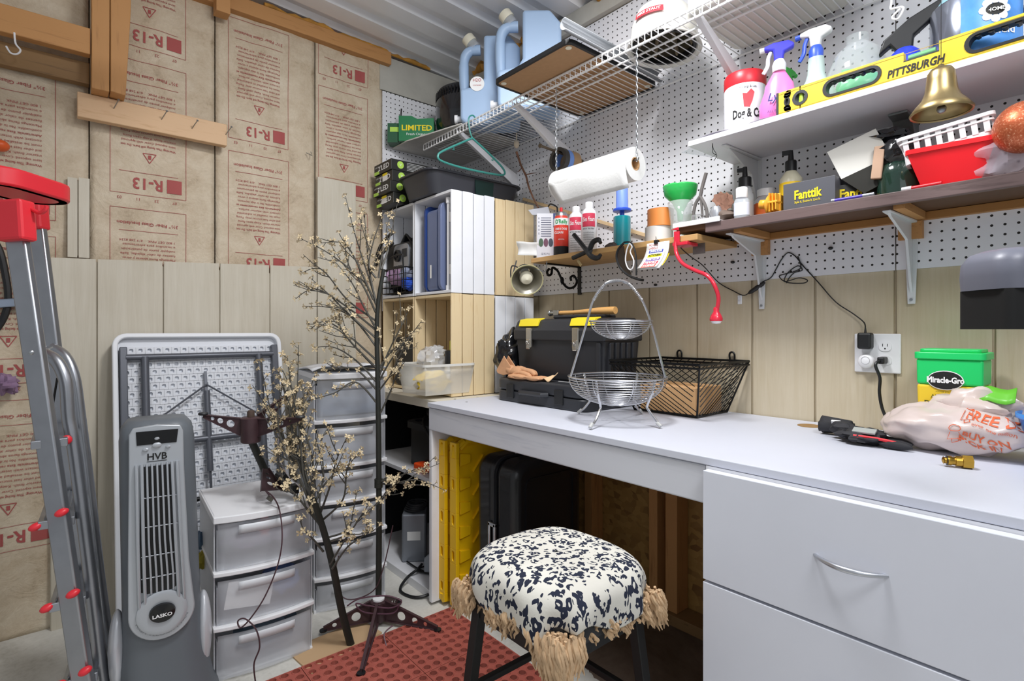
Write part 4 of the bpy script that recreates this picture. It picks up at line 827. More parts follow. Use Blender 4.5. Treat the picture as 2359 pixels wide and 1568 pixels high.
# brown leaf-like gloves, bottles
m=MB(); 
def leaf(c,s_,r,k):
    pts=[];n=14
    for i in range(n): a=2*PI*i/n; rr=s_*(1+.25*((i%2)-.5)); pts.append(Vector((.3*rr*math.sin(a*2)*.3,rr*math.cos(a),rr*.75*math.sin(a))))
    Rm=Matrix.Rotation(r,3,'X'); m.add([Vector(c)+Rm@q for q in pts],[tuple(range(n))])
for px,py,s_,r in ((1660,458,.028,.3),(1676,462,.026,1.1),(1668,475,.024,-.5)): leaf(at(px,py,X=1.615),s_,r,0)
solo(m,'dried_leaf',mat('leaf_brown','8b6452',.8,var=.2),'brown dried leaf shapes leaning beside the small clear bottle','leaf',solid=.002)
q=at(1672,492,X=1.61); solo(MB().ell((q.x+.01,q.y,B_+.018),(.03,.04,.018),18,10,.5,2,seed=5),'leather_scrap',mat('dark_leather','6a5a50',.7),'rolled dark leather scrap under the dried leaves','leather',smooth=True)
m=MB(); m.lathe([(.012,0),(.022,.03),(.014,.05)],(q.x-.005,q.y+.03,B_+.001),10); solo(m,'foil_bag',mat('foil','c3c5cb',.25,.6,bump=.6,bs=40),'crumpled silver foil piece beside the leather scrap','foil',smooth=True)
def bottle(px,x,z,prof,body,cap,caph,label,name='bottle',sy=1,lab=None,labc=None,rz=-70,capr=None,base=None):
    p=onshelf(px,x,z); t_=thing(name,label,'bottle',p,rz); h=prof[-1][1]; r=prof[-1][0]
    build(MB().lathe(prof,n=24,sy=sy),'body',body,t_,smooth=True)
    build(MB().lathe([((capr or r)*1.15,h-.002),((capr or r)*1.15,h+caph-.002),((capr or r)*1.0,h+caph)],n=20),'cap',cap,t_,smooth=True)
    if labc: R0=prof[1][0]+.0005; build(MB().lathe([(R0,h*.12),(R0,h*.72)],n=24,sy=sy),'label_wrap',labc,t_,smooth=True)
    if lab: m=MB(); m.text(lab,.012,(0,-(prof[1][0]*sy)-.0012,h*.4),width=prof[1][0]*1.3,bold=.02); build(m,'lettering',INK,t_)
    return t_
CB=mat('clear_bottle','dfe5ea',.12,alpha=.5); AMB=mat('amber_liquid','c98a1e',.15,alpha=.85)
bottle(1709,1.60,B_,[(.017,0),(.018,.003),(.018,.04),(.012,.05)],CB,WPL,.022,'small clear bottle with white flip cap in front of the amber bottle','bottle',.7,labc=mat('pale_label','dfe4f2',.5)).scale=(1.25,1.25,1.3)
b_=bottle(1716,1.70,B_,[(.022,0),(.023,.003),(.023,.062),(.015,.085)],CB,BLK,.02,'tall clear bottle of amber liquid with a black pump sprayer','bottle'); b_.scale=(1.15,1.15,1.45)
build(MB().lathe([(.019,.003),(.0195,.004),(.0195,.05)],n=20),'amber_liquid',AMB,b_,smooth=True); build(MB().cyl((0,0,.10),(0,0,.128),.008,.006,12).box((-.01,0,.122),(.02,.01,.008)),'pump',BLK,b_,smooth=True)
bottle(1672,1.74,B_,[(.028,0),(.03,.004),(.03,.05),(.014,.065)],mat('milky_plastic','dcdad2',.45),mat('beige_cap','cbc6bb',.5),.028,'white bottle with beige cap behind the dried leaves').scale=(1.2,1.2,1.35)
bottle(1765,1.76,B_,[(.035,0),(.037,.004),(.037,.06),(.024,.075)],CB,WPL,.018,'wide clear jar with white lid behind the yellow funnel',labc=mat('orange_label','d9682b',.5)).scale=(1,1,1.25)
b_=bottle(1822,1.70,B_,[(.030,0),(.032,.003),(.032,.085),(.014,.105)],mat('honey_clear','d8d2b8',.2,alpha=.8),BLK,.022,'honey tinted bottle with yellow label and black pump cap',labc=mat('yellow_label','efc51c',.5)); b_.scale=(1,1,1.35)
build(MB().cyl((0,0,.125),(0,0,.15),.009,.006,12).box((-.012,0,.146),(.024,.011,.009)),'pump',BLK,b_,smooth=True)
# yellow-orange plastic funnel-like nozzle piece
t_=thing('funnel_nozzle','orange yellow ribbed plastic nozzle lying against the grey box','nozzle',onshelf(1778,1.605,B_+.030),0)
OY=mat('orange_yellow','f8b43a',.35); M=Matrix.Rotation(R(90),4,'X')@Matrix.Identity(4)
Mx=Matrix.Rotation(R(-12),4,'X')@Matrix.Rotation(R(-90),4,'X')
m=MB(); m.lathe([(.013,-.0),(.012,.022)],(0,0.012,0),20,Matrix.Rotation(R(-80),4,'X'),cap=False); build(m,'spout',OY,t_,smooth=True,solid=.002)
m=MB(); m.lathe([(.013,0),(.028,.004),(.030,.008),(.026,.012)],(0,.012,0),24,Matrix.Rotation(R(100),4,'X')); build(m,'flange',OY,t_,smooth=True)
m=MB(); 
for i in range(3): m.box((0,-.003-.009*i,0),(.052,.003,.056-.004*i))
m.box((0,-.012,0),(.006,.028,.054)); m.box((0,-.012,0),(.052,.028,.006)); build(m,'ribbed_body',OY,t_,bevel=.002)
# boxes
FX=mat('carton_grey','54555c',.55); p=at(1862,480,X=1.62)
t_=thing('gadget_box','dark grey carton with yellow lettering on the brown shelf','box',(1.665,p.y-.003,B_),-88); t_.scale=(1.16,)*3
build(MB().bx(-.058,.058,-.05,.05,0,.068),'carton',FX,t_,bevel=.001)
m=MB(); m.text('Fanttik',.030,(-.002,-.0505,.026),(1,0,0),(0,0,1),width=.062,bold=.035); m.text('Style It. Evolve It. Live It.',.008,(-.002,-.0505,.016),width=.058,bold=.01); build(m,'yellow_lettering',YINK,t_)
p=at(1955,440,X=1.66)
t_=thing('gadget_box','open black carton with a white flap raised, right of the grey one','box',(1.71,p.y-.01,B_),-70); t_.scale=(1.1,1,1.15)
CBK=mat('carton_black2','26251f',.45)
build(MB().bx(-.055,.06,-.05,.05,0,.05),'carton',CBK,t_,bevel=.001)
m=MB(); fp=[at(a,b,X=1.645) for a,b in ((1912,366),(2014,318),(2046,372),(1942,420))]; m.add([q for q in fp]+[q+Vector((.0015,0,0)) for q in fp],[(0,1,2,3),(7,6,5,4),(0,4,5,1),(1,5,6,2),(2,6,7,3),(3,7,4,0)]); build(m,'open_flap',mat('flap_white','e6e4dc',.6),t_,world=True)
fp=[at(a,b,X=1.644) for a,b in ((1942,420),(2046,372),(2062,410),(1990,448))]; m=MB(); m.add([q for q in fp]+[q+Vector((.03,0,0)) for q in fp],[(0,1,2,3),(7,6,5,4),(0,4,5,1),(1,5,6,2),(2,6,7,3),(3,7,4,0)]); build(m,'lid_side',CBK,t_,world=True)
m=MB(); m.text('Fanttik',.03,(-.01,-.0507,.018),width=.07,bold=.03); m.text('WARNINGS',.012,(.03,-.0575,.055)); build(m,'yellow_lettering',YINK,t_)
a=at(1918,462,X=1.59);b=at(2013,446,X=1.59); m=MB(); m.cyl((a.x,a.y,B_+.005),(b.x,b.y,B_+.005),.0048,n=12)
t_=thing('marker_pen','purple marker pen with white end lying at the front of the shelf','pen',(a.x,(a.y+b.y)/2,B_)); build(m,'barrel',mat('purple_plastic','4b3aa8',.3),t_,world=True,smooth=True)
m=MB(); m.cyl((a.x,b.y+.024,B_+.005),(a.x,b.y-.001,B_+.005),.0053,n=12); m.cyl((a.x,a.y+.002,B_+.005),(a.x,a.y-.006,B_+.005),.0052,n=12); build(m,'cap',mat('silver_plastic','a9adb5',.3,.6),t_,world=True,smooth=True)
# green bottle wrapped in black bag
t_=thing('fluid_bottle','dark green bottle topped by a crumpled black plastic bag','bottle',onshelf(2070,1.665,B_),-80)
build(MB().lathe([(.034,0),(.04,.004),(.042,.06),(.036,.085),(.018,.10),(.018,.12)],n=26,sx=1.15,sy=.8),'body',mat('dark_green_glass','1f3a30',.12,alpha=.95,coat=1),t_,smooth=True)
build(MB().ell((.0,0,.120),(.042,.034,.042),26,18,.5,2.8,seed=11),'black_wrap',mat('black_bag','121316',.18,coat=.6,bump=1,bs=30),t_,smooth=True)
build(MB().ell((-.018,0,.165),(.04,.018,.016),14,10,.9,2.4,seed=13),'knot',mat('black_bag','121316',.18),t_,smooth=True)
m=MB(); m.box((-.042,-.022,.095),(.024,.012,.085),Matrix.Rotation(R(6),3,'Y')); build(m,'beige_tag',mat('beige_tag','c9a68c',.5),t_,bevel=.003)
# red basket with white basket
t_=thing('red_basket','bright red tapered plastic bin holding the white basket','bin',onshelf(2195,1.67,B_),-84)
m=MB(); m.frus((0,0,0),(.105,.10),(.165,.15),.095,(0,0)); m.f=[f for i,f in enumerate(m.f) if i!=1]; build(m,'body',mat('red_bin','f2202a',.35),t_,smooth=False,solid=.003)
m=MB(); m.ring(rrect(.172,.157,.012),rrect(.158,.143,.01),.086,.097,(0,0,0),(1,0,0),(0,1,0)); build(m,'rim',mat('red_bin','f2202a',.35),t_)
t_=thing('slotted_basket','white slotted plastic basket sitting tilted in the red bin','basket',onshelf(2190,1.67,B_+.074),-84)
m=MB(Matrix.Rotation(R(-7),4,'Y')); m.ring(rrect(.185,.155,.012),rrect(.170,.140,.01),.060,.068,(0,0,0),(1,0,0),(0,1,0)); m.ring(rrect(.165,.135,.012),rrect(.150,.12,.01),0,.028,(0,0,0),(1,0,0),(0,1,0)); m.ring(rrect(.178,.148,.012),rrect(.168,.138,.01),.050,.054,(0,0,0),(1,0,0),(0,1,0))
build(m,'rim',WPL,t_)
m=MB(Matrix.Rotation(R(-7),4,'Y'))
for i in range(8):
    x=-.075+i*.0214
    for s_ in (-1,1): m.bar((x,s_*.068,.026),(x,s_*.073,.062),.011,.002,(0,1,0))
for i in range(6):
    for s_ in (-1,1): m.bar((s_*.082,-.05+.02*i,.026),(s_*.088,-.05+.02*i,.062),.002,.011,(0,1,0))
build(m,'slats',WPL,t_)
t_=thing('marker_pen','white and red marker lying behind the red bin','pen',onshelf(2135,1.60,B_)); m=MB(); m.cyl((-.005,-.03,.006),(0,.035,.006),.005,n=12); build(m,'barrel',RED,t_,smooth=True)
m=MB(); m.cyl((0,.03,.006),(0,.05,.006),.006,n=12); build(m,'cap',WPL,t_,smooth=True)
# glitter ball in clear bag
p=at(2362,292,X=1.60); t_=thing('glitter_ball','coppery glitter ball in a clear bag at the right end of the shelf','ball',(1.60,p.y,p.z-.055))
m=MB(); m.ell((0,0,.055),.055,40,24); GL,tt=special('copper_glitter'); tt.p.inputs['Metallic'].default_value=.5; tt.p.inputs['Roughness'].default_value=.4
tt.l(tt.ramp(tt.noise(tt.obj(),260,2),[(.45,'c2623e'),(.62,'d98058'),(.7,'f3c9a8')]),tt.p.inputs['Base Color']); build(m,'ball',GL,t_,smooth=True)
solo(MB().ell((1.66,p.y+.045,B_+.055),(.055,.075,.06),30,20,.35,2.6,seed=21),'plastic_bag',mat('clear_bag2','e6ddea',.12,alpha=.38,bump=.8,bs=30),'crumpled clear plastic bag around the coppery ball','bag',smooth=True)
# ---- oak shelf things (z 1.41)
O=OZ+.0005
t_=thing('product_box','white carton with small tyre pictures at the left end of the oak shelf','box',onshelf(1258,1.70,O),-40); t_.scale=(1.15,1.2,1.7)
build(MB().bx(-.038,.038,-.03,.03,0,.125),'carton',mat('carton_white','e6e7ee',.5),t_,bevel=.001)
build(MB().bx(.0255,.0385,-.0308,-.029,.088,.125),'blue_corner',mat('navy_print','243a7a',.5),t_)
m=MB()
for i in range(9): m.bx(-.022,.018,-.0306,-.03,.112-.006*i,.114-.006*i)
for i in range(5): m.ring(circ(.0026,8),circ(.0016,8),.03,.0306,(-.03,0,.112-.010*i),(1,0,0),(0,0,1))
m.text('CE FC IP X',.007,(-.005,-.0305,.016)); build(m,'print',mat('grey_print','5a5f75',.6),t_)
for i,cl in enumerate(('4d6a52','7a5064','4a5260')): m=MB(); m.lathe([(.009,0),(.009,.0008)],(-.022+.019*i,-.0301,.048),16,Matrix.Rotation(R(90),4,'X')@Matrix.Scale(1.25,4,(0,1,0))); build(m,'picture',mat('pic_'+cl,cl,.5),t_)
m=MB(); m.prism([(-.05,.03),(.03,.05),(.036,.0),(-.035,0)],0,.0015,(-.02,0,.125),(1,0,0),(0,.5,.5)); build(m,'open_flap',mat('flap_grey','c5c6cd',.6),t_)
solo(MB().prism([(0,0),(.028,0),(.024,.11),(.01,.12)],0,.03,(1.72,1.705,O),(0,-1,0),(0,0,1)),'blue_carton',mat('navy_carton','2a3a70',.5),'navy cone shaped carton behind the white box','carton')
t_=can(1.645,at(1293,500,X=1.645).y,O,.027,.120,mat('cleaner_red','e2412f',.4),mat('can_steel','b9bcc0',.3,.9),'red, green and black cleaner can between white box and white bottles',.012,name='spray_can',capr=.8)
t_.rotation_euler=(0,0,R(-46)); t_.scale=(1.2,1.2,1.45)
m=MB(); m.cyl((0,0,.13),(0,0,.146),.005,n=10); build(m,'red_nozzle',RED,t_,smooth=True)
build(MB().lathe([(.0275,.092),(.0275,.112)],n=22),'white_band',PAPER,t_,smooth=True); build(MB().lathe([(.0275,.002),(.0275,.03)],n=22),'black_band',INK,t_,smooth=True)
m=MB(); m.text("O'Reilly",.017,(0,0,.096),cyl=.0277,width=.046,bold=.03); build(m,'green_lettering',mat('green_ink','159a55',.5),t_)
m=MB(); m.text('CARB & CHOKE',.009,(0,0,.077),cyl=.0275,bold=.02,width=.044); m.text('CLEANER',.010,(-.004,0,.066),cyl=.0275,bold=.02); m.text('AEROSOL',.005,(0,0,.048),cyl=.0275)
build(m,'white_lettering',WINK,t_)
for px,x,l in ((1327,1.67,'left'),(1357,1.655,'right')):
    t_=thing('additive_bottle','white fuel additive bottle with red label, %s one of the pair'%l,'bottle',(x,at(px,500,X=x).y,O),-52,'white additive bottles'); t_.scale=(1.2,1.2,1.55)
    build(MB().lathe([(.024,0),(.0265,.003),(.0265,.095),(.022,.112),(.012,.120),(.012,.124)],n=26),'body',WPL,t_,smooth=True); build(MB().lathe([(.0135,.119),(.0135,.133),(.012,.135)],n=18),'cap',WPL,t_,smooth=True)
    m=MB(); m.grid(12,1,lambda a,b:Vector((math.sin(-.9+1.8*a)*.027,-math.cos(-.9+1.8*a)*.027,.068+.035*b))); build(m,'red_label',mat('label_red','d8405a',.45),t_,smooth=True)
    m=MB(); m.text('Sea Foam',.016,(0,0,.082),cyl=.0275,width=.042,shear=.3,bold=.01); build(m,'white_lettering',WINK,t_)
    m=MB(); m.text('MOTOR TREATMENT',.006,(0,0,.061),cyl=.0266,width=.042,bold=.01)
    for i in range(7): m.text('for gas and diesel engines',.0035,(0,0,.052-.0062*i),cyl=.0266,width=.038)
    build(m,'lettering',mat('grey_ink','56585f',.6),t_)
t_=thing('stretch_wrap','teal stretch wrap roll with a light blue handle standing on the oak shelf','wrap roll',onshelf(1433,1.67,O)); t_.scale=(1.15,1.15,1.42)
build(MB().lathe([(.027,.0),(.029,.002),(.029,.088),(.027,.09)],n=28),'roll',mat('teal_film','128a96',.2,coat=.6),t_,smooth=True)
build(MB().lathe([(.008,.09),(.008,.103),(.03,.104),(.031,.108),(.029,.111)],n=28),'disc',mat('disc_blue','2f55c8',.35),t_,smooth=True)
build(MB().lathe([(.0205,.111),(.0195,.175),(.018,.178)],n=28),'handle',mat('handle_blue','7d9cf0',.4),t_,smooth=True)
m=MB(); m.ell(Vector(onshelf(1408,1.62,O+.008)),(.02,.028,.014),16,10,.5,3,seed=3); solo(m,'scrub_brush',mat('dark_bristle','4a423e',.8),'small dark brush in clear film between bottles and stretch wrap','brush',smooth=True)
p=onshelf(1518,1.655,O); t_=solo(MB().ring(circ(.049,36),circ(.037,36),0,.058,p,(1,0,0),(0,1,0)),'tape_roll',mat('white_tape','d9d8d6',.5),'white duct tape roll lying flat under the orange one','tape roll',smooth=True)
solo(MB().ring(circ(.046,36),circ(.038,36),.0585,.120,(p[0]-.002,p[1]-.008,p[2]),(1,0,0),(0,1,0)),'tape_roll',mat('orange_tape','e08a45',.4),'orange printed packing tape roll stacked on the white tape','tape roll',smooth=True)
solo(MB().prism([(0,0),(.05,0),(.045,.07),(.005,.07)],0,.02,(1.73,at(1588,500,X=1.73).y+.02,B_),(0,-1,0),(0,0,1)),'green_sleeve',mat('pale_green','bfe0b4',.4,alpha=.7),'pale green plastic sleeve behind the forked stick','sleeve')
t_=thing('wood_dowel','long thin pine stick resting along the pegboard behind the bottles','stick',tuple(at(1380,500,X=WX-.015)))
build(MB().bar(at(1205,458,X=WX-.016),at(1500,545,X=WX-.016),.006,.014,(0,0,1)),'stick',PINE,t_,world=True,bevel=.001)
# black spring clamp
q=lambda *a,X=1.545:[at(x,y_,X=X) for x,y_ in a]
t_=thing('spring_clamp','large black spring clamp gripping the oak shelf edge','clamp',tuple(at(1350,570,X=1.545)))
m=MB(); m.tube(spline(q((1322,540),(1335,556),(1350,575),(1362,590),(1376,594),(1384,586)),4),[.009]*8+[.010]*10+[.007]*3,8); build(m,'upper_handle',BLK,t_,world=True,smooth=True)
m=MB(); m.tube(spline(q((1320,594),(1340,585),(1357,575),(1366,558),(1378,552),(1384,560)),4),[.009]*8+[.010]*10+[.007]*3,8); build(m,'lower_handle',BLK,t_,world=True,smooth=True)
m=MB(); m.cyl(at(1358,577,X=1.54),at(1358,577,X=1.556),.012,n=14); build(m,'pivot',BLK,t_,world=True,smooth=True)
t_=thing('padlock_tag','small brass numbered tag under the black clamp','tag',tuple(at(1336,602,X=1.56)))
q0=at(1331,598,X=1.562); q1=at(1339,612,X=1.562); build(MB().bar(q0,q1,.012,.002,(1,0,0)),'plate',mat('brass_tag','b9a77e',.4,.7),t_,world=True)
# safety glasses + carabiner
q=lambda *a,X=1.55:[at(x,y_,X=X) for x,y_ in a]
t_=thing('safety_glasses','dark safety glasses hanging by one arm from the oak shelf edge','glasses',tuple(at(1450,600,X=1.55)))
m=MB(); m.tube(spline(q((1437,560),(1424,575),(1421,595),(1430,618),(1448,634),(1470,643),(1482,645)),5),.0045,8); m.tube(spline(q((1437,558),(1455,560),(1465,590),(1466,634)),5),.003,7); build(m,'frame',BLK,t_,world=True,smooth=True)
m=MB(); L0=q((1424,572),(1437,566),(1442,600),(1455,632),(1448,634),(1430,617),(1422,596)); m.add(L0,[tuple(range(len(L0)))]); build(m,'lens',mat('brown_lens','2e2622',.08,alpha=.9,coat=1),t_,world=True,solid=.0015)
m=MB(); m.tube(spline(q((1450,560),(1444,575),(1441,600),(1448,619),(1457,618),(1460,600),(1452,580),(1456,568),(1450,560),X=1.545),4),.0024,8)
solo(m,'carabiner',WPL,'white carabiner clip hanging with the safety glasses','clip',smooth=True)
# moving labels booklet
t_=thing('label_booklet','hanging pad of coloured room labels clipped to the oak shelf','booklet',tuple(at(1512,560,X=1.555)))
A=at(1490,562,X=1.552);B=at(1535,557,X=1.552); zt=(A.z+B.z)/2+.002; zb=zt-.092; yl,yr=A.y,B.y
def bk(u,v,o_=0):  # u 0..1 left-right, v 0..1 top-bottom, curled to the left at the bottom
    return Vector((1.553-.035*v*v-o_,yl+(yr-yl)*u+.016*v*v,zt-.092*v+.006*v*v))
m=MB(); m.grid(4,8,lambda a,b:bk(a,b,0)); build(m,'front_page',PAPER,t_,world=True,smooth=True,solid=.0006)
m=MB(); m.grid(4,8,lambda a,b:bk(a*1.0+.12,b*1.06,-.008*(.3+b))); build(m,'back_pages',PAPER,t_,world=True,smooth=True,solid=.003)
wd=abs(yr-yl)
rows=(('DINING ROOM','4a55b0',.33),('KITCHEN','e8e21a',.50),('FAMILY ROOM','7a55a8',.66),('FRAGILE','c8283e',.80),('STORAGE','e2604a',.93))
for s_,cl,v in rows:
    m=MB(); m.grid(3,2,lambda a,b:bk(.18+.72*a,v-.055+.115*b,.0009)); build(m,'colour_label',mat('lab_'+cl,cl,.5),t_,world=True)
    m=MB(); m.text(s_,.011,(0,0,0),fn=lambda x,y:bk(.54+x/wd,v+.03-y/.092,.0016),width=wd*.60,bold=.03); build(m,'lettering',INK if s_=='KITCHEN' else WINK,t_,world=True)
m=MB(); m.text('MOVING',.011,(0,0,0),fn=lambda x,y:bk(.36+x/wd,.12-y/.092,.0012),width=wd*.45); m.text('LABELS',.011,(0,0,0),fn=lambda x,y:bk(.36+x/wd,.24-y/.092,.0012),width=wd*.45); build(m,'lettering',REDINK,t_,world=True)
m=MB(); c=bk(.5,0); m.box(c+Vector((0,0,.002)),(.012,.014,.012)); m.tube([c+Vector((-.002,.004,.006)),c+Vector((-.004,0,.02)),c+Vector((-.002,-.004,.006))],.0008,5); build(m,'binder_clip',BLK,t_,world=True)
m=MB(); m.grid(2,4,lambda a,b:bk(1.05+.10*a,.45+.5*b,-.012)); build(m,'lime_page',YINK,t_,world=True)
# red gooseneck lamp
t_=thing('gooseneck_lamp','red flexible gooseneck lamp clamped at the shelf joint','lamp',tuple(at(1555,545,X=1.56)))
PKR=mat('lamp_red','d8283f',.28,coat=.4)
m=MB(); m.tube(spline([at(1556,556,X=1.56),at(1558,582,X=1.555),at(1572,606,X=1.54),at(1600,622,X=1.53),at(1628,634,X=1.52),at(1645,655,X=1.52),at(1655,685,X=1.53),at(1652,712,X=1.535)],7),.0062,10); build(m,'gooseneck',PKR,t_,world=True,smooth=True)
c=at(1650,712,X=1.535); m=MB(); m.lathe([(.007,.006),(.009,0),(.008,-.006),(.016,-.020),(.0195,-.030),(.018,-.036)],c,28); build(m,'head',PKR,t_,world=True,smooth=60)
m=MB(); m.lathe([(.016,-.036),(.012,-.043),(0,-.045)],c,24); build(m,'lens',WPL,t_,world=True,smooth=True)
c=at(1570,552,X=1.57); m=MB(); m.bx(1.555,1.62,c.y-.03,c.y+.025,1.377,1.388); m.bx(1.555,1.562,c.y+.0,c.y+.02,1.377,1.425); m.prism([(0,0),(.03,-.006),(.03,.006)],0,.004,(1.556,c.y+.03,1.432),(0,-1,0),(0,0,1)); build(m,'clip_base',PKR,t_,world=True,bevel=.003)
m=MB(); c=at(1617,570,X=1.66); m.bx(1.640,1.643,c.y-.022,c.y+.022,1.355,1.409); solo(m,'metal_plate',mat('galvanised','8d9291',.45,.8),'small grey steel plate hanging below the shelf joint','plate')
# clamp lamp with reflector
t_=thing('clamp_lamp','aluminium clamp lamp with a frosted bulb hanging at the oak shelf end','lamp',tuple(at(1200,610,X=1.56)))
c=at(1212,637,X=1.555); ax=Vector((-.42,-.62,-.42)).normalized(); Mq=ax.to_track_quat('Z','Y').to_matrix().to_4x4()
m=MB(); m.lathe([(.022,-.062),(.026,-.058),(.028,-.03),(.040,-.010),(.066,.032),(.069,.036)],c,36,Mq,cap=False); build(m,'reflector',mat('aluminium','b9b6ab',.35,.85),t_,world=True,smooth=60,solid=.001)
m=MB(); m.lathe([(.067,.032),(.0705,.034),(.0705,.038),(.066,.037)],c,36,Mq,cap=False); build(m,'rim',mat('cream_rim','cfc89a',.4),t_,world=True,smooth=True)
m=MB(); m.lathe([(.012,-.04),(.014,-.025),(.028,.0),(.030,.012),(.024,.027),(.0,.036)],c,26,Mq); build(m,'bulb',mat('frosted_bulb','e9e4d0',.3),t_,world=True,smooth=True)
m=MB(); m.lathe([(.018,-.09),(.020,-.086),(.020,-.06)],c,20,Mq); build(m,'socket',WPL,t_,world=True,smooth=True)
m=MB(); m.tube(spline([c-ax*.06,at(1180,612,X=1.56),at(1178,640,X=1.57),at(1190,600,X=1.6)],5),.003,7)
for k in range(4): m.tube([c-ax*(.03+.008*k)+Mq.to_3x3()@Vector((.034*math.cos(a),.034*math.sin(a),0)) for a in [2*PI*j/20 for j in range(20)]],.003,6,True)
build(m,'cord',DK,t_,world=True,smooth=True)
m=MB(); m.tube(spline([c+Vector((.0,-.06,.03)),at(1255,625,X=1.57),at(1260,602,X=1.57)],5),.002,6); build(m,'clamp_wire',ZINC,t_,world=True)
m=MB(); q=at(1215,575,X=1.62); m.grid(6,6,lambda a,b:Vector((1.60+.05*a+.01*math.sin(b*4),q.y+.045-.09*a+.006*math.sin(a*7+b*3),q.z-.02+.06*b-.01*a))); solo(m,'paper_sheet',PAPER,'crumpled white instruction sheet tucked between lamp and box','paper',solid=.0006,smooth=True)
m=MB(); q=at(1330,495,X=1.72); m.tube(spline([at(1262,478,X=1.74),at(1268,470,X=1.73),at(1282,476,X=1.72),at(1284,487,X=1.72),at(1286,530,X=1.72),at(1286,578,X=1.72)],5),.0035,7); solo(m,'cable_loop',BLK,'short black cable loop above the white box','cable',smooth=True)
# ================= WALL: cords, outlet =================
t_=thing('wall_outlet','white double outlet plate on the beige wall','outlet',tuple(at(2020,815,X=WX+.003)))
P=at(2022,814,X=WX+.001); y0,y1=at(1969,800,X=WX).y,at(2076,800,X=WX).y; z0,z1=P.z-.056,P.z+.058
build(MB().bx(WX-.004,WX+.004,y1,y0,z0,z1),'plate',WPL,t_,world=True,bevel=.003)
yc1=y0-(y0-y1)*.30; yc2=y0-(y0-y1)*.68; zu=P.z+.021; zl=P.z-.019
for yc,zz in ((yc2,zu),(yc2,zl),(yc1,zl),(yc1,zu)):
    m=MB(); m.prism([(a,b) for a,b in rrect(.031,.027,.011,4)],0,.002,(WX-.0045,yc,zz),(0,1,0),(0,0,1)) ; m.v=[Vector((WX-.0065 if q.x>WX-.004 else q.x,q.y,q.z)) for q in m.v]; f=build(m,'socket',WPL,t_,world=True)
    m=MB(); m.bx(WX-.0072,WX-.006,yc+.005,yc+.0065,zz,zz+.008); m.bx(WX-.0072,WX-.006,yc-.0065,yc-.005,zz,zz+.008); m.cyl((WX-.0072,yc,zz-.006),(WX-.006,yc,zz-.006),.0022,n=8); build(m,'slots',INK,f,world=True)
m=MB(); m.bx(WX-.040,WX-.0075,yc1-.018,yc1+.018,zu-.008,zu+.040)
t_=thing('power_adapter','black square power adapter plugged into the upper left socket','adapter',(WX-.02,yc1,zu)); build(m,'body',BLK,t_,world=True,bevel=.006)
m=MB(); e=Vector((WX-.024,yc1,zu+.04)); m.cyl(e,e+Vector((0,0,.014)),.0035,.002,8)
m.tube(spline([e+Vector((0,0,.012)),at(1990,742,X=WX-.01),at(1965,722,X=WX-.006),at(1925,695,X=WX-.005),at(1885,650,X=WX-.005),at(1850,612,X=WX-.006),at(1832,590,X=WX-.006),at(1815,582,X=WX-.006),at(1800,598,X=WX-.006),at(1785,625,X=WX-.006),at(1775,640,X=WX-.006),at(1755,650,X=WX-.010),at(1735,665,X=WX-.012),at(1715,680,X=WX-.006),at(1690,670,X=WX-.005),at(1655,650,X=WX-.01),at(1620,612,X=1.75),at(1590,590,X=1.66),at(1568,570,X=1.60),at(1557,552,X=1.575)],5),.0018,6); build(m,'cord',BLK,t_,world=True,smooth=True)
m=MB(); 
m.tube(spline([at(1838,590,X=WX-.007),at(1845,615,X=WX-.008),at(1830,625,X=WX-.008),at(1812,630,X=WX-.008),at(1795,636,X=WX-.008),at(1812,650,X=WX-.01),at(1850,652,X=WX-.012),at(1860,645,X=WX-.012),at(1840,640,X=WX-.012),at(1808,648,X=WX-.01),at(1815,628,X=WX-.009),at(1838,612,X=WX-.008),at(1848,622,X=WX-.008),at(1830,628,X=WX-.008),at(1818,640,X=WX-.008),at(1812,652,X=WX-.008)],5),.0017,6); build(m,'cord_loops',BLK,t_,world=True,smooth=True)
a=at(1724,676,X=WX-.02);b=at(1762,650,X=WX-.02); t_=thing('inline_switch','oval black inline cord switch hanging in front of the bracket','switch',tuple((a+b)/2)); m=MB(); m.tube([a,a.lerp(b,.15),a.lerp(b,.5),a.lerp(b,.85),b],[.003,.007,.008,.007,.003],10); build(m,'body',BLK,t_,world=True,smooth=True)
t_=thing('night_light','round white plug in the lower left socket','plug in',(WX-.02,yc1,zl-.004)); m=MB(); Mx=Matrix.Rotation(R(-90),4,'Y'); m.lathe([(.0205,0),(.0205,.016),(.018,.02)],(WX-.0075,yc1-.001,zl-.004),28,Mx); build(m,'body',WPL,t_,world=True,smooth=60)
m=MB(); m.tube([(WX-.028,yc1-.001+.011*math.cos(a),zl-.001+.011*math.sin(a)) for a in [2*PI*j/24 for j in range(24)]],.0006,5,True); build(m,'button_ring',mat('grey_ring','b5b5b8',.4),t_,world=True)
t_=thing('black_plug','black power plug with thick cord in the lower right socket','plug',(WX-.02,yc2,zl)); m=MB(); m.bx(WX-.045,WX-.0078,yc2-.008,yc2+.010,zl-.009,zl+.011); build(m,'body',BLK,t_,world=True,bevel=.004)
m=MB(); m.tube(spline([Vector((WX-.044,yc2+.003,zl)),Vector((WX-.056,yc2+.010,zl-.012)),at(2027,870,X=1.775),at(2026,905,X=1.775),at(2034,945,X=1.775),at(2052,975,X=1.76),at(2080,988,X=1.72),at(2120,992,X=1.70)],5),.0042,8); build(m,'cord',BLK,t_,world=True,smooth=True)
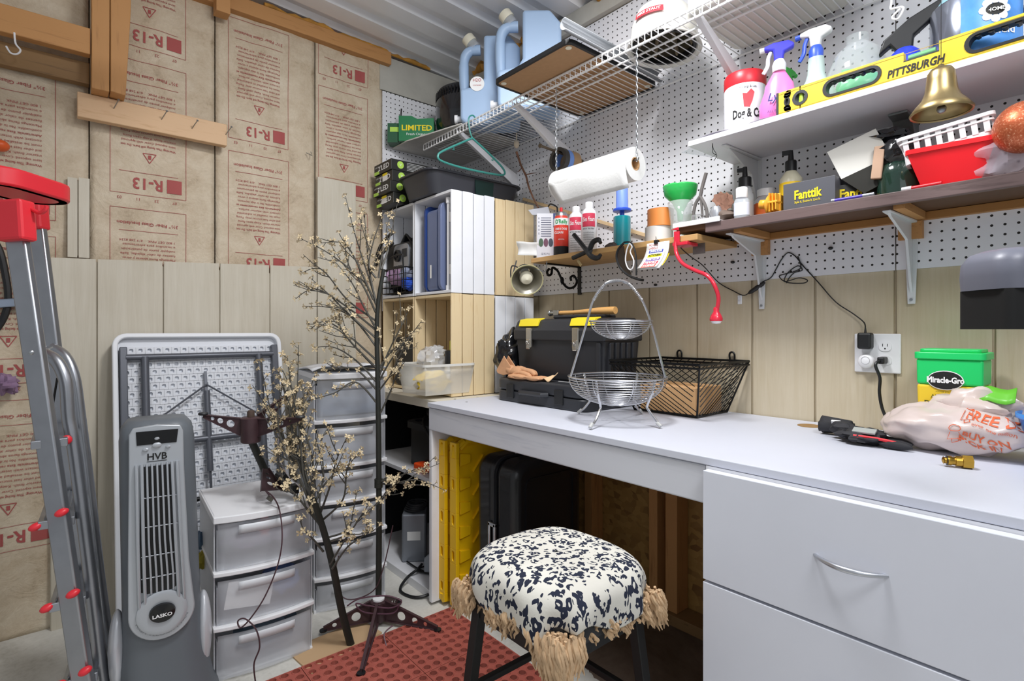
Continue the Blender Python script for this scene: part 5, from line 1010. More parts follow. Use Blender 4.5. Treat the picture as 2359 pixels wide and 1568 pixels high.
c=at(1704,690,X=WX); t_=thing('cable_clip','small clear adhesive cable clip on the beige wall','clip',tuple(c)); build(MB().bx(WX-.001,WX+.003,c.y-.008,c.y+.008,c.z-.016,c.z+.016),'plate',WPL,t_,world=True,bevel=.002); build(MB().bx(WX-.006,WX-.001,c.y-.004,c.y+.004,c.z-.006,c.z+.010),'clip',CLR,t_,world=True,bevel=.001)
for i,(x,y_) in enumerate(((1512,656),(1690,604),(1915,572))):
    c=at(x,y_,X=WX); solo(MB().ell((WX-.006,c.y,c.z),(.008,.007,.005),10,8),'push_pin',BLK,('black rubber bumper at the pegboard bottom below the label booklet','tiny dark screw head in the pegboard left of the first white bracket','tiny dark screw head in the pegboard between the two white brackets')[i],'screw head',smooth=True)
# ================= ON THE WORKBENCH (z .81) =================
T=.8105
t_=thing('tool_case','flat black blow moulded tool case under the toolbox','tool case',(1.55,1.51,T))
CS=mat('case_charcoal','2c2e33',.42,bump=.15)
m=MB(); m.prism(rrect(.30,.49,.035,4),0,.044,(1.55,1.51,T),(1,0,0),(0,1,0)); build(m,'lower_shell',CS,t_,world=True,smooth=True,bevel=.006)
m=MB(); m.prism(rrect(.30,.49,.035,4),.046,.092,(1.55,1.51,T),(1,0,0),(0,1,0)); build(m,'upper_shell',CS,t_,world=True,smooth=True,bevel=.008)
for y in (1.66,1.385): m=MB(); m.bx(1.394,1.402,y-.022,y+.022,T+.016,T+.072); build(m,'latch',BLK,t_,world=True,bevel=.003)
m=MB(); m.tube([(1.402,1.60,T+.046),(1.385,1.585,T+.046),(1.383,1.46,T+.046),(1.402,1.445,T+.046)],.010,8); build(m,'handle',CS,t_,world=True,smooth=True)
build(MB().bx(1.47,1.475,1.39,1.46,T+.0925,T+.0935),'paper_strip',PAPER,t_,world=True)
z=T+.093
t_=thing('toolbox','black plastic toolbox with two yellow lid inserts and steel latches','toolbox',(1.60,1.49,z))
TB=mat('toolbox_black','2a2b2f',.42,bump=.15)
m=MB(); m.frus((1.60,1.495,z),(.19,.46),(.205,.485),.165); build(m,'body',TB,t_,world=True,bevel=.006)
m=MB()
for i in range(5): x=1.53+.033*i; m.bx(x-.010,x+.010,1.245,1.262,z+.02,z+.15)
for i in range(3): m.bx(1.492,1.505,1.27+.005*i,1.28+.005*i,z+.01,z+.15)
build(m,'side_ribs',TB,t_,world=True,bevel=.003)
m=MB(); m.prism([(1.488,z+.155),(1.488,z+.195),(1.51,z+.236),(1.53,z+.242),(1.67,z+.242),(1.712,z+.20),(1.712,z+.155)],0,-.50,(0,1.245,0),(1,0,0),(0,0,1)); build(m,'lid',TB,t_,world=True,bevel=.006)
YB=mat('toolbox_yellow','f3dc2e',.4)
for y0,y1 in ((1.60,1.715),(1.30,1.42)):
    m=MB(); m.prism([(1.490,z+.212),(1.500,z+.240),(1.535,z+.246),(1.535,z+.212)],0,-(y1-y0),(0,y0,0),(1,0,0),(0,0,1)); build(m,'yellow_insert',YB,t_,world=True,bevel=.002)
for y in (1.64,1.38): 
    m=MB(); m.bx(1.478,1.489,y-.016,y+.016,z+.125,z+.205); m.bx(1.474,1.480,y-.011,y+.011,z+.118,z+.16); l_=build(m,'latch',mat('nickel','d2ccc0',.25,1),t_,world=True,bevel=.003)
    m=MB(); m.tube([(1.472,y-.008,z+.15),(1.468,y,z+.135),(1.472,y+.008,z+.15)],.002,5); build(m,'wire_loop',CHR,l_,world=True)
build(MB().bx(1.54,1.66,1.33,1.56,z+.242,z+.256),'carry_handle',TB,t_,world=True,bevel=.006)
# hammer lying on toolbox
a=at(1290,729,X=1.60);b=at(1418,722,X=1.60); hz=z+.268
t_=thing('hammer','hammer with pale wooden handle lying on the toolbox lid','hammer',(1.60,(a.y+b.y)/2,hz-.014))
m=MB(); L=a.y-b.y; m.tube([(1.60,a.y+.0,hz),(1.60,a.y-L*.25,hz),(1.60,a.y-L*.5,hz+.002),(1.60,b.y+L*.3,hz+.003),(1.60,b.y+.02,hz+.003),(1.60,b.y,hz+.003)],[.0085,.008,.0095,.013,.0145,.014],14); build(m,'handle',wood('hammer_wood','dba968','c48c45','y'),t_,world=True,smooth=True)
m=MB(); m.box((1.60,a.y+.012,hz),(.03,.03,.022)); m.cyl((1.60,a.y+.02,hz),(1.60,a.y+.052,hz),.010,.010,14); m.cyl((1.60,a.y+.052,hz),(1.60,a.y+.062,hz),.0125,.0125,14); build(m,'head',mat('steel_head','aeb2b6',.3,1),t_,world=True,smooth=True,bevel=.002)
# black trash bag, leather gloves
solo(MB().ell((1.535,1.805,z+.080),(.08,.060,.105),34,26,.3,2.6,seed=31),'trash_bag',mat('black_bag','121316',.18,coat=.6,bump=1,bs=30),'crumpled shiny black plastic bag squeezed between toolbox and white crate','bag',smooth=True)
LG=mat('tan_leather','cf9c74',.75,var=.08,vs=30,bump=.3,bs=250)
t_=thing('leather_glove','tan suede work glove lying on the black tool case, cuff pointing up','glove',(1.445,1.68,z))
m=MB(); m.ell((1.44,1.655,z+.026),(.026,.052,.024),22,14,.18,3,seed=2)
for i,(dx,dz,l) in enumerate(((-.016,.020,.085),(-.004,.032,.095),(.008,.030,.090),(.018,.022,.075))):
    m.tube(spline([(1.44+dx,1.66,z+dz),(1.44+dx-.002,1.62,z+dz+.004),(1.44+dx-.004,1.66-l,z+dz-.002),(1.44+dx-.004,1.66-l-.015,z+dz-.014)],4),[.011]*10+[.010,.009,.007],9)
m.ell((1.44,1.70,z+.030),(.024,.030,.022),18,12,.1,3,seed=4)
build(m,'glove_body',LG,t_,world=True,smooth=True)
m=MB(); cf=[(-.005,.012),(-.04,.004),(-.078,.010),(-.088,.022),(-.050,.070),(-.038,.086),(-.024,.072),(.005,.045)]
for s_ in (-1,1): m.prism([(a_,b_) for a_,b_ in cf],-.002,.002,(1.44+s_*.012-.006,1.690,z+.004),(0,-1,0),(0,0,1))
build(m,'cuff',LG,t_,world=True,bevel=.002)
t_=thing('leather_glove','second tan glove lying flat beneath the first with folded pale lining','glove',(1.42,1.62,z))
m=MB(); m.ell((1.42,1.62,z+.010),(.03,.075,.011),20,12,.25,3,seed=5)
for i in range(4): m.ell((1.405+.015*i,1.535-.004*i,z+.009),(.009,.04,.009),12,8,.1,4,seed=i+3)
build(m,'glove_body',LG,t_,world=True,smooth=True)
m=MB(); m.grid(6,4,lambda a,b:Vector((1.42+.045*b,1.50-.045*a,z+.006+.03*b*a+.006*math.sin(a*6)))); build(m,'cuff_lining',mat('pale_leather','e6c49a',.8),t_,world=True,solid=.002,smooth=True)
# two tier fruit basket
fc=Vector((1.362,1.089,T)); RTv=Vector((.7627,-.6468,0)); FWv=Vector((.6468,.7627,0))
t_=thing('fruit_basket','two tier chrome wire fruit basket with a spring wrapped handle','fruit basket',tuple(fc))
CW=mat('chrome_wire','c9cacd',.25,.9)
def bowl(rt,rb,zt,zb,n,off=Vector()):
    m=MB()
    for i in range(n+1):
        k=.10+.90*i/n; rr=rt*math.sin(k*PI/2); zz=zt-(zt-zb)*math.cos(k*PI/2)
        if i==0: continue
        m.tube([fc+off+Vector((rr*math.cos(a),rr*math.sin(a),zz)) for a in [2*PI*j/40 for j in range(40)]],.0030 if i==n else .0015,6,True)
    m2=MB()
    for j in range(8):
        a=2*PI*j/8+.2; pts=[]
        for i in range(9):
            k=i/8; rr=rt*math.sin(k*PI/2); zz=zt-(zt-zb)*math.cos(k*PI/2)-.002; pts.append(fc+off+Vector((rr*math.cos(a),rr*math.sin(a),zz)))
        m2.tube(pts,.0016,5)
    m.add(m2.v,m2.f); return m
build(bowl(.155,.015,.142,.052,15),'lower_bowl',CW,t_,world=True,smooth=True)
build(bowl(.098,.012,.318,.262,11,off=RTv*.012),'upper_bowl',CW,t_,world=True,smooth=True)
arc=[fc-RTv*.148+Vector((0,0,.142)),fc-RTv*.142+Vector((0,0,.16)),fc-RTv*.10+Vector((0,0,.30)),fc-RTv*.075+Vector((0,0,.385)),fc-RTv*.04+Vector((0,0,.434)),fc+Vector((0,0,.447)),fc+RTv*.04+Vector((0,0,.434)),fc+RTv*.080+Vector((0,0,.385)),fc+RTv*.112+Vector((0,0,.30)),fc+RTv*.150+Vector((0,0,.155)),fc+RTv*.153+Vector((0,0,.142))]
m=MB(); m.tube(spline(arc,6),.0038,8); build(m,'handle',CW,t_,world=True,smooth=True)
hp_=spline(arc[3:8],26); m=MB()
for i in range(0,len(hp_)-1,2): 
    c=hp_[i]; d=(hp_[i+1]-c).normalized(); u=d.orthogonal().normalized(); v=d.cross(u); m.tube([c+(u*math.cos(a)+v*math.sin(a))*.0050 for a in [2*PI*j/10 for j in range(10)]],.0014,5,True)
build(m,'spring_grip',CW,t_,world=True,smooth=True)
for dx,dy in ((-.181,-.046),(-.006,-.167),(.011,.176),(.177,.035)):
    f=Vector((dx,dy,0)); g=f.normalized(); m=MB()
    m.tube(spline([fc+g*.148+Vector((0,0,.142)),fc+g*.135+Vector((0,0,.10)),fc+g*.118+Vector((0,0,.062)),fc+g*.122+Vector((0,0,.050)),fc+g*.150+Vector((0,0,.022)),fc+f+Vector((0,0,.006))],4),.0038,8); l_=build(m,'leg',CW,t_,world=True,smooth=True)
    m=MB(); q=fc+f+Vector((0,0,.006)); m.cyl(q-(g*.014)+Vector((0,0,.010)),q+Vector((0,0,-.0)),.0056,n=8); build(m,'foot_sleeve',mat('grey_sleeve','b9bab8',.5),l_,world=True,smooth=True)
# black wire basket with carton
t_=thing('wire_basket','black diagonal wire basket with a cardboard box against the beige wall','wire basket',(1.68,1.06,T))
b0=[(1.60,.95),(1.795,.95),(1.795,1.20),(1.60,1.20)]; b1=[(1.505,.885),(1.822,.885),(1.822,1.235),(1.505,1.235)]
zb,zt=T+.004,T+.182
Pb=[Vector((x,y,zb)) for x,y in b0];Pt=[Vector((x,y,zt)) for x,y in b1]
m=MB(); m.tube(Pt,.0042,8,True); m.tube([p-Vector((0,0,.012)) for p in Pt],.0035,8,True); m.tube(Pb,.0038,8,True)
for a,b in zip(Pb,Pt): m.tube([a,b],.0032,8)
build(m,'frame',BLKM,t_,world=True,smooth=True)
m=MB()
for s_ in range(4):
    A,B,Cc,D=Pb[s_],Pb[(s_+1)%4],Pt[(s_+1)%4],Pt[s_]
    def pt(u,v): return A.lerp(B,u).lerp(D.lerp(Cc,u),v)
    n=11
    for i in range(-n+1,n):
        for sg in (1,):
            u0=i/n; 
            if s_ in (0,2): seg_=[(u0,0),(u0+.8,1)]
            else: seg_=[(u0+.8,0),(u0,1)]
            (ua,va),(ub,vb)=seg_; pts=[]
            for k in range(11):
                u=ua+(ub-ua)*k/10; v=va+(vb-va)*k/10
                if 0<=u<=1: pts.append(pt(u,v))
            if len(pts)>1: m.tube([pts[0],pts[-1]],.0016,5)
build(m,'diagonal_wires',BLKM,t_,world=True,smooth=True)
m=MB()
for i in range(9): y=.95+.25*i/8; m.cyl((1.60,y,zb-.0015),(1.795,y,zb-.0015),.0014,n=5)
build(m,'bottom_wires',BLKM,t_,world=True)
for y in (1.155,.945): m=MB(); m.tube(spline([(1.822,y-.008,zt),(1.820,y-.009,zt+.022),(1.820,y,zt+.030),(1.820,y+.009,zt+.022),(1.822,y+.008,zt)],4),.0035,7); build(m,'hanging_loop',BLKM,t_,world=True,smooth=True)
t_=thing('cardboard_box','small brown cardboard box inside the black wire basket','box',(1.70,1.07,zb+.002))
build(MB().bx(1.615,1.785,.965,1.185,zb+.002,zb+.092),'carton',CARD,t_,world=True,bevel=.002); build(MB().bx(1.675,1.725,.9645,1.1855,zb+.0015,zb+.0926),'tape',mat('carton_tape','b58a5c',.4),t_,world=True)
# work gloves black/red
t_=thing('work_glove','black and grey work glove with red trim lying near the cord','glove',(1.70,.53,T))
q=at(1990,1010,Z=T+.012); GB=mat('glove_black','2b2b2f',.75,var=.3,vs=25)
m=MB(); m.ell((q.x,q.y,T+.020),(.05,.055,.019),20,12,.4,3,seed=8)
for i in range(4): m.ell((q.x-.03+.018*i,q.y-.075+.004*i,T+.012),(.010,.035,.010),12,8,.15,4,seed=i)
m.ell((q.x+.02,q.y+.055,T+.028),(.022,.03,.018),14,10,.3,3,seed=4)
build(m,'glove_body',GB,t_,world=True,smooth=True)
m=MB(); m.tube(spline([(q.x-.045,q.y+.01,T+.024),(q.x-.035,q.y-.04,T+.022),(q.x-.03,q.y-.09,T+.016)],6),.004,6); build(m,'red_trim',RED,t_,world=True,smooth=True)
m=MB(); m.box((q.x-.03,q.y-.01,T+.037),(.02,.05,.004),Matrix.Rotation(R(-25),3,'Y')); build(m,'grey_logo_patch',mat('patch_grey','a6aaa6',.6),t_,world=True)
t_=thing('work_glove','second black work glove with white tag, cuff open to the left','glove',(1.74,.60,T)); q=at(1935,985,Z=T+.02)
m=MB(); m.grid(20,6,lambda a,b:Vector((q.x+.030*math.cos(2*PI*a)*(1-.3*b),q.y+.045-.075*b,T+.024+.020*math.sin(2*PI*a)*(1-.3*b)+.004*math.sin(a*30)))); build(m,'cuff',GB,t_,world=True,smooth=True,solid=.003)
build(MB().box((q.x-.026,q.y+.0,T+.034),(.006,.022,.020),Matrix.Rotation(R(-30),3,'Y')),'white_tag',PAPER,t_,world=True)
# plant food box
t_=thing('plant_food_box','green and yellow plant food tub against the wall behind the plastic bag','plant food tub',(1.735,.315,T),-90)
PG=mat('tub_green','1fd16c',.35); PY=mat('tub_yellow','f3cf34',.35)
build(MB().frus((0,0,0),(.122,.10),(.130,.106),.152),'lower_body',PY,t_,bevel=.006,seg=3)
build(MB().frus((0,0,.1525),(.130,.106),(.132,.108),.065),'upper_body',PG,t_,bevel=.006,seg=3)
m=MB(); m.prism(rrect(.142,.116,.014,4),.2165,.234,(0,0,0),(1,0,0),(0,1,0)); m.prism(rrect(.122,.098,.012,4),.2335,.242,(0,0,0),(1,0,0),(0,1,0)); build(m,'lid',PG,t_,smooth=True,bevel=.002)
fy=-.0555
m=MB(); m.prism(circ(.036,30,ry=.024),0,.0008,(-.006,fy,.165),(1,0,0),(0,0,1)); build(m,'white_oval',WINK,t_)
m=MB(); m.prism(circ(.034,30,ry=.022),0,.0016,(-.006,fy,.165),(1,0,0),(0,0,1)); e=build(m,'black_oval',INK,t_)
m=MB(); m.text('Miracle-Gro',.020,(-.006,fy-.0017,.159),width=.074,bold=.04); build(m,'white_lettering',WINK,t_)
m=MB(); m.text('All Purpose',.014,(-.004,fy,.119),width=.062,bold=.01); m.text('Plant Food',.024,(.002,fy,.096),width=.100,bold=.015); m.text('WATER SOLUBLE',.005,(-.006,fy,.134)); build(m,'green_lettering',mat('olive_ink','4a4a10',.6),t_)
build(MB().bx(-.036,.03,fy-.0008,fy+.001,.074,.088),'orange_band',mat('orange_print','ec6a35',.5),t_)
m=MB(); m.text('Grows Bigger',.010,(-.003,fy-.001,.077),bold=.01); build(m,'white_small_lettering',WINK,t_)
# plastic shopping bag with print
bc=Vector((1.615,.292,T+.060)); br=(.080,.145,.056)
def bagpt(u,v,off=0):   # v along -Y (image right), u up; facing -X
    d=Vector((-1,0,0)); y=-v; z_=u
    yy=max(-.95,min(.95,y/br[1])); zz=max(-.95,min(.95,z_/br[2])); k=math.sqrt(max(.02,1-yy*yy-zz*zz)); dd=Vector((-k,yy,zz))
    s_=1+.15*noise.noise(dd*2.3+Vector((41,41*.7,0)))
    q=bc+Vector((dd.x*br[0],dd.y*br[1],dd.z*br[2]))*s_; q.z+=.010*noise.noise(q*30); return q+Vector((-.0022-off,0,0))
BAG=mat('bag_film','ead9d3',.28,alpha=.78,bump=.9,bs=35,coat=.3)
t_=thing('shopping_bag','translucent pink white shopping bag with orange print on the workbench','plastic bag',tuple(bc-Vector((0,0,.06))))
m=MB(); m.ell(bc,br,60,44,.15,2.3,seed=41); m.v=[Vector((q.x,q.y,max(T+.001,q.z+.010*noise.noise(q*30)))) for q in m.v]; build(m,'film',BAG,t_,world=True,smooth=True)
m=MB(); m.ell(bc+Vector((.025,-.035,.040)),(.055,.085,.050),34,24,.35,2.8,seed=17); build(m,'bag_top',BAG,t_,world=True,smooth=True)
OI=mat('orange_ink','e0683c',.6)
m=MB(); m.text('FREE DE',.026,(0,0,0),fn=lambda x,y:bagpt(y+.022-.25*x,x+.078),bold=.02); m.text('over one million',.011,(0,0,0),fn=lambda x,y:bagpt(y+.006-.25*x,x+.078))
m.text('BUY ON',.020,(0,0,0),fn=lambda x,y:bagpt(y-.016-.25*x,x+.066),bold=.02); m.text('PICK IN',.020,(0,0,0),fn=lambda x,y:bagpt(y-.034-.25*x,x+.056),bold=.02)
def linefn(pts,r): m.tube([bagpt(b,a,.001) for a,b in pts],r,5)
for cx_,cy_,s_ in ((.015,.0,1),(.035,.045,.8)):
    linefn([(cx_+.010*s_*math.cos(a),cy_+.012*s_+.008*s_*math.sin(a)) for a in [2*PI*j/14 for j in range(15)]],.0008)
    linefn([(cx_-.008*s_,cy_),(cx_-.014*s_,cy_-.018*s_),(cx_+.014*s_,cy_-.018*s_),(cx_+.008*s_,cy_)],.0008); linefn([(cx_-.006*s_,cy_-.018*s_),(cx_-.006*s_,cy_-.026*s_),(cx_+.006*s_,cy_-.026*s_),(cx_+.006*s_,cy_-.018*s_)],.0008)
build(m,'orange_print',OI,t_,world=True,smooth=True)
solo(MB().ell(bc+Vector((.01,.04,-.02)),(.05,.06,.03),16,10,.4,3,seed=6),'bag_contents',mat('slate_blue','6d7a8c',.5),'slate blue bundle showing through the shopping bag','bundle',smooth=True)
m=MB(); q=at(2300,915,X=1.62); m.grid(4,3,lambda a,b:Vector((1.60+.03*b,q.y+.03-.06*a,q.z-.01+.03*b+.004*math.sin(a*7)))); solo(m,'green_packet',mat('lime_packet','6cc43a',.35),'lime green packet sticking out above the shopping bag','packet',solid=.002,smooth=True)
# brass fitting
a=at(2170,1060,Z=T+.012);b=at(2240,1066,Z=T+.012); t_=thing('brass_fitting','brass hose coupling lying in front of the shopping bag','coupling',tuple(((a+b)/2)-Vector((0,0,.012))))
d=(b-a); m=MB(); P_=lambda k:a+d*k+Vector((0,0,.001))
m.tube([P_(0),P_(.05),P_(.08),P_(.14),P_(.18),P_(.30),P_(.34),P_(.44)],[.004,.008,.0065,.0065,.010,.010,.0085,.0085],18); build(m,'nozzle_end',BRASS,t_,world=True,smooth=True)
m=MB(); m.tube([P_(.44),P_(.66)],.011,18); m.tube([P_(.66),P_(1.0)],.0145,6); build(m,'hex_nut',BRASS,t_,world=True)
m=MB(); m.tube([P_(.15),P_(.17)],.0105,16); build(m,'rubber_ring',BLK,t_,world=True)
# blue bucket at right edge
t_=thing('blue_bucket','blue plastic bucket cut off by the right edge, beside the shopping bag','bucket',(1.60,.085,T))
m=MB(); m.lathe([(.07,0),(.092,.10),(.098,.103),(.098,.112)],n=36,cap=False); build(m,'body',mat('sky_plastic','3f8de0',.3),t_,smooth=60,solid=.003)
t_=thing('white_spray_cap','thin white nozzle standing above the blue bucket at the right edge','nozzle',(1.66,.075,T)); build(MB().cyl((0,0,0),(0,0,.20),.006,n=10).cyl((0,0,.20),(0,0,.215),.010,n=12),'nozzle',WPL,t_,smooth=True)
# task lamp head near the camera
e=at(2262,672,D=.80); f=at(2440,672,D=.80); ctr=at(2345,665,D=.80)
t_=thing('task_lamp','black lamp head with grey rounded top reaching in from the right edge','lamp',(1.26,-.09,T))
hc=Vector((ctr.x,ctr.y,0)); z0,z1,z2=at(0,758,D=.8).z,at(0,668,D=.8).z,at(0,575,D=.8).z
m=MB(); m.prism(rrect(.110,.09,.012,4),z0,z1,hc,(.7627,-.6468,0),(.6468,.7627,0)); build(m,'head',mat('matte_black','060606',.7),t_,world=True,smooth=True)
m=MB(); A=rrect(.120,.10,.03,6); k=len(A); vs=[];
for s_,zz in ((1,z1),(1.02,z1+.02),(1.0,z1+.040),(.85,z2-.006),(.6,z2)):
    vs+=[hc+RTv*(x*s_)+FWv*(y*s_)+Vector((0,0,zz)) for x,y in A]
m.add(vs,[tuple(reversed(range(k))),tuple(range(4*k,5*k))]+[(r*k+i,r*k+(i+1)%k,(r+1)*k+(i+1)%k,(r+1)*k+i) for r in range(4) for i in range(k)]); build(m,'grey_cover',mat('lamp_grey','6d6f7c',.4),t_,world=True,smooth=True)
m=MB(); m.tube([hc+Vector((0,0,z1+.02)),hc+RTv*.10+Vector((0,0,z1+.02)),Vector((1.26,-.09,z1)),Vector((1.26,-.09,T+.01))],.009,10); build(m,'arm',BLK,t_,world=True,smooth=True)
build(MB().lathe([(.06,0),(.06,.012),(.02,.02)],(1.26,-.09,T),24),'base',BLK,t_,world=True,smooth=True)
# ================= UNDER THE BENCH AND ON THE FLOOR =================
YT=mat('traction_yellow','f2c20d',.4)
def traction(y,xo,label,th=.052):
    t_=thing('traction_board',label,'traction board',(xo+.16,y+th/2,0),0,'yellow traction boards')
    # body panel set back, edge walls with oval slots towards the camera side
    m=MB(); m.prism([(xo+.012+a,.33+b) for a,b in rrect(.32,.655,.045,5,.16,0)],0,.014,(0,y+th/2+.007,0),(1,0,0),(0,0,1)); build(m,'panel',YT,t_,world=True,bevel=.003,smooth=True)
    m=MB()
    # front edge wall in the y-z plane with openings
    zs=[.0,.055,.105,.19,.245,.33,.385,.47,.525,.60,.66]
    for i in range(0,len(zs)-1,1):
        if i%2==0: m.bx(xo,xo+.016,y+.004,y+th-.004,zs[i]+(.02 if i==0 else 0),zs[i+1]-(.0 if i<len(zs)-2 else .02))
        else: m.ring(rrect(th-.008,zs[i+1]-zs[i],.0006,5),rrect(.014,(zs[i+1]-zs[i])*.7,.0068,5),0,.016,(xo,y+th/2,(zs[i]+zs[i+1])/2),(0,1,0),(0,0,1))
    m.v=[Vector((q.x,q.y,q.z)) for q in m.v]
    build(m,'edge_wall',YT,t_,world=True,bevel=.002)
    m=MB(); m.prism([(xo+.012+a,.33+b) for a,b in rrect(.32,.655,.045,5,.16,0)],0,.001,(0,y+th/2,0),(1,0,0),(0,0,1)) if 0 else None
    m.tube([(xo+.03,y+th/2,.63),(xo+.06,y+th/2,.655),(xo+.33,y+th/2,.655)],[.014,.018,.018],8); m.tube([(xo+.008,y+th/2,.60),(xo+.012,y+th/2,.635),(xo+.05,y+th/2,.658)],.015,8); m.tube([(xo+.008,y+th/2,.05),(xo+.012,y+th/2,.022),(xo+.05,y+th/2,.016)],.014,8); m.tube([(xo+.04,y+th/2,.016),(xo+.33,y+th/2,.016)],.014,8)
    build(m,'rim',YT,t_,world=True,smooth=True)
    m=MB()
    for i in range(6):
        z=.09+i*.095; m.prism([(0,0),(.05,.008),(.05,.042),(0,.05)],0,.014,(xo+.025,y+th/2-.002,z),(1,0,0),(0,0,1))
    for i in range(3):
        for j in range(6): m.bar((xo+.09+.07*i,y+.016,.06+.095*j),(xo+.14+.07*i,y+.016,.12+.095*j),.006,.012,(0,1,0))
    build(m,'grip_lugs',YT,t_,world=True,bevel=.002)
traction(1.795,1.175,'yellow traction board leaning next to the white side panel')
traction(1.725,1.182,'yellow traction board between the other board and the black suitcase')
t_=thing('suitcase','black hard shell suitcase standing under the workbench','suitcase',(1.40,1.56,0))
SC=mat('suitcase_black','17191c',.32,coat=.2,bump=.2,bs=300)
m=MB(); m.prism([(a,b) for a,b in rrect(.35,.56,.06,6,1.405,.345)],0,.115,(0,1.55,0),(1,0,0),(0,0,1)); build(m,'front_shell',SC,t_,world=True,smooth=True,bevel=.03,seg=4)
m=MB(); m.prism([(a,b) for a,b in rrect(.35,.56,.06,6,1.405,.345)],0,.112,(0,1.666,0),(1,0,0),(0,0,1)); build(m,'rear_shell',SC,t_,world=True,smooth=True,bevel=.03,seg=4)
m=MB(); m.ring([(1.405+a,.345+b) for a,b in rrect(.358,.568,.062,6)],[(1.405+a,.345+b) for a,b in rrect(.34,.55,.055,6)],-.004,.004,(0,1.552,0),(1,0,0),(0,0,1)); build(m,'seam_frame',DK,t_,world=True,smooth=True)
m=MB()
for dz in (-.17,0,.17): m.bx(1.29,1.52,1.430,1.442,.345+dz-.012,.345+dz+.012) if 0 else None
m.ring([(1.405+a,.345+b) for a,b in rrect(.25,.44,.03,6)],[(1.405+a,.345+b) for a,b in rrect(.235,.425,.025,6)],-.004,.006,(0,1.436,0),(1,0,0),(0,0,1)); build(m,'raised_rib',SC,t_,world=True,smooth=True)
m=MB(); m.tube([(1.35,1.56,.625),(1.36,1.56,.652),(1.44,1.56,.652),(1.45,1.56,.625)],.007,8); build(m,'carry_handle',SC,t_,world=True,smooth=True)
m=MB(); m.tube([(1.345,1.56,.626),(1.345,1.56,.64),(1.365,1.56,.645)],.004,6); build(m,'handle_clip',CHR,t_,world=True)
m=MB(); m.bx(1.219,1.229,1.535,1.547,.30,.39); m.bx(1.219,1.229,1.565,1.577,.30,.39); m.bx(1.219,1.229,1.535,1.577,.378,.392); build(m,'latch',CHR,t_,world=True,bevel=.002)
for x,y in ((1.26,1.47),(1.26,1.64),(1.55,1.47),(1.55,1.64)):
    m=MB(); m.cyl((x-.012,y,.022),(x+.012,y,.022),.022,n=18); m.bx(x-.015,x+.015,y-.01,y+.01,.03,.066); w_=build(m,'caster',BLK,t_,world=True,smooth=True)
    m=MB(); m.cyl((x-.014,y,.022),(x+.014,y,.022),.012,n=14); build(m,'wheel_hub',CHR,w_,world=True,smooth=True)
t_=thing('caster_wheel','loose metal caster lying on the concrete near the mat','caster',tuple(at(1165,1450,Z=0)),30)
m=MB(); m.cyl((0,-.012,.02),(0,.012,.02),.02,n=20); build(m,'wheel',DK,t_,smooth=True); m=MB(); m.cyl((0,-.014,.02),(0,.014,.02),.012,n=16); m.bx(-.015,.015,-.015,.015,.041,.044); build(m,'fork',CHR,t_,smooth=True)
# ---- stool
sx_,sy_,sz_=.905,.905,.0
t_=thing('stool','dark metal frame stool with leopard print seat over a sheepskin','stool',(sx_,sy_,0))
LEO,tt=special('leopard_print'); v=tt.obj((1,1,.6)); nz=tt.n('ShaderNodeTexNoise'); tt.l(v,nz.inputs['Vector']); nz.inputs['Scale'].default_value=32; nz.inputs['Detail'].default_value=2
wv=tt.n('ShaderNodeVectorMath',operation='MULTIPLY_ADD'); tt.l(nz.outputs['Color'],wv.inputs[0]); wv.inputs[1].default_value=(.03,.03,.03); tt.l(v,wv.inputs[2])
vo=tt.n('ShaderNodeTexVoronoi'); vo.inputs['Scale'].default_value=54; vo.inputs['Randomness'].default_value=.85; tt.l(wv.outputs[0],vo.inputs['Vector'])
dd=vo.outputs['Distance']; nn=tt.noise(v,44,2); 
ringm=tt.math('MULTIPLY',tt.math('GREATER_THAN',dd,tt.math('MULTIPLY',nn,.36)),tt.math('LESS_THAN',dd,tt.math('MULTIPLY_ADD',nn,.30,.36)))
brk=tt.math('GREATER_THAN',tt.noise(v,80,1),.45); mask=tt.math('MULTIPLY',ringm,brk)
tt.l(tt.mix(mask,tt.ramp(tt.noise(v,4,3),[(.3,'d3d0c6'),(.7,'e6e4da')]),lin('1c2338')),tt.p.inputs['Base Color']); tt.p.inputs['Roughness'].default_value=.9; tt.bump(tt.noise(v,400,2),.3,.001)
def sup(a,n=3.2): c,s=math.cos(a),math.sin(a); return (abs(c)**(2/n)*(1 if c>0 else -1),abs(s)**(2/n)*(1 if s>0 else -1))
m=MB(); NR=48; prof=[(0,.575),(.30,.577),(.55,.578),(.75,.576),(.88,.568),(.96,.554),(1.0,.538),(1.01,.522),(1.02,.503),(1.01,.484)]
vs=[]
for i,(k,z) in enumerate(prof):
    for j in range(NR):
        a=2*PI*j/NR; x,y=sup(a); wob=.010*math.sin(a*9+1)*(max(0,i-5)/4)+.006*math.sin(a*23)*(max(0,i-6)/3); drop=(-.018*math.sin(a*4+.6)-.012*math.sin(a*11))*(max(0,i-6)/3)
        vs.append((sx_+(.172*k+wob)*x,sy_+(.182*k+wob)*y,z+drop+.004*noise.noise(Vector((x*k*4,y*k*4,0)))))
m.add(vs,[(i*NR+j,i*NR+(j+1)%NR,(i+1)*NR+(j+1)%NR,(i+1)*NR+j) for i in range(len(prof)-1) for j in range(NR)]); build(m,'seat_cover',LEO,t_,world=True,smooth=70,solid=.004,sub=1)
m=MB(); m.prism([(sx_+a,sy_+b) for a,b in rrect(.30,.32,.05)],.455,.53,(0,0,0),(1,0,0),(0,1,0)); build(m,'cushion',DK,t_,world=True,smooth=True)
WOOL=mat('sheepskin_wool','c7a884',.9,var=.18,vs=40); r2=random.Random(3)
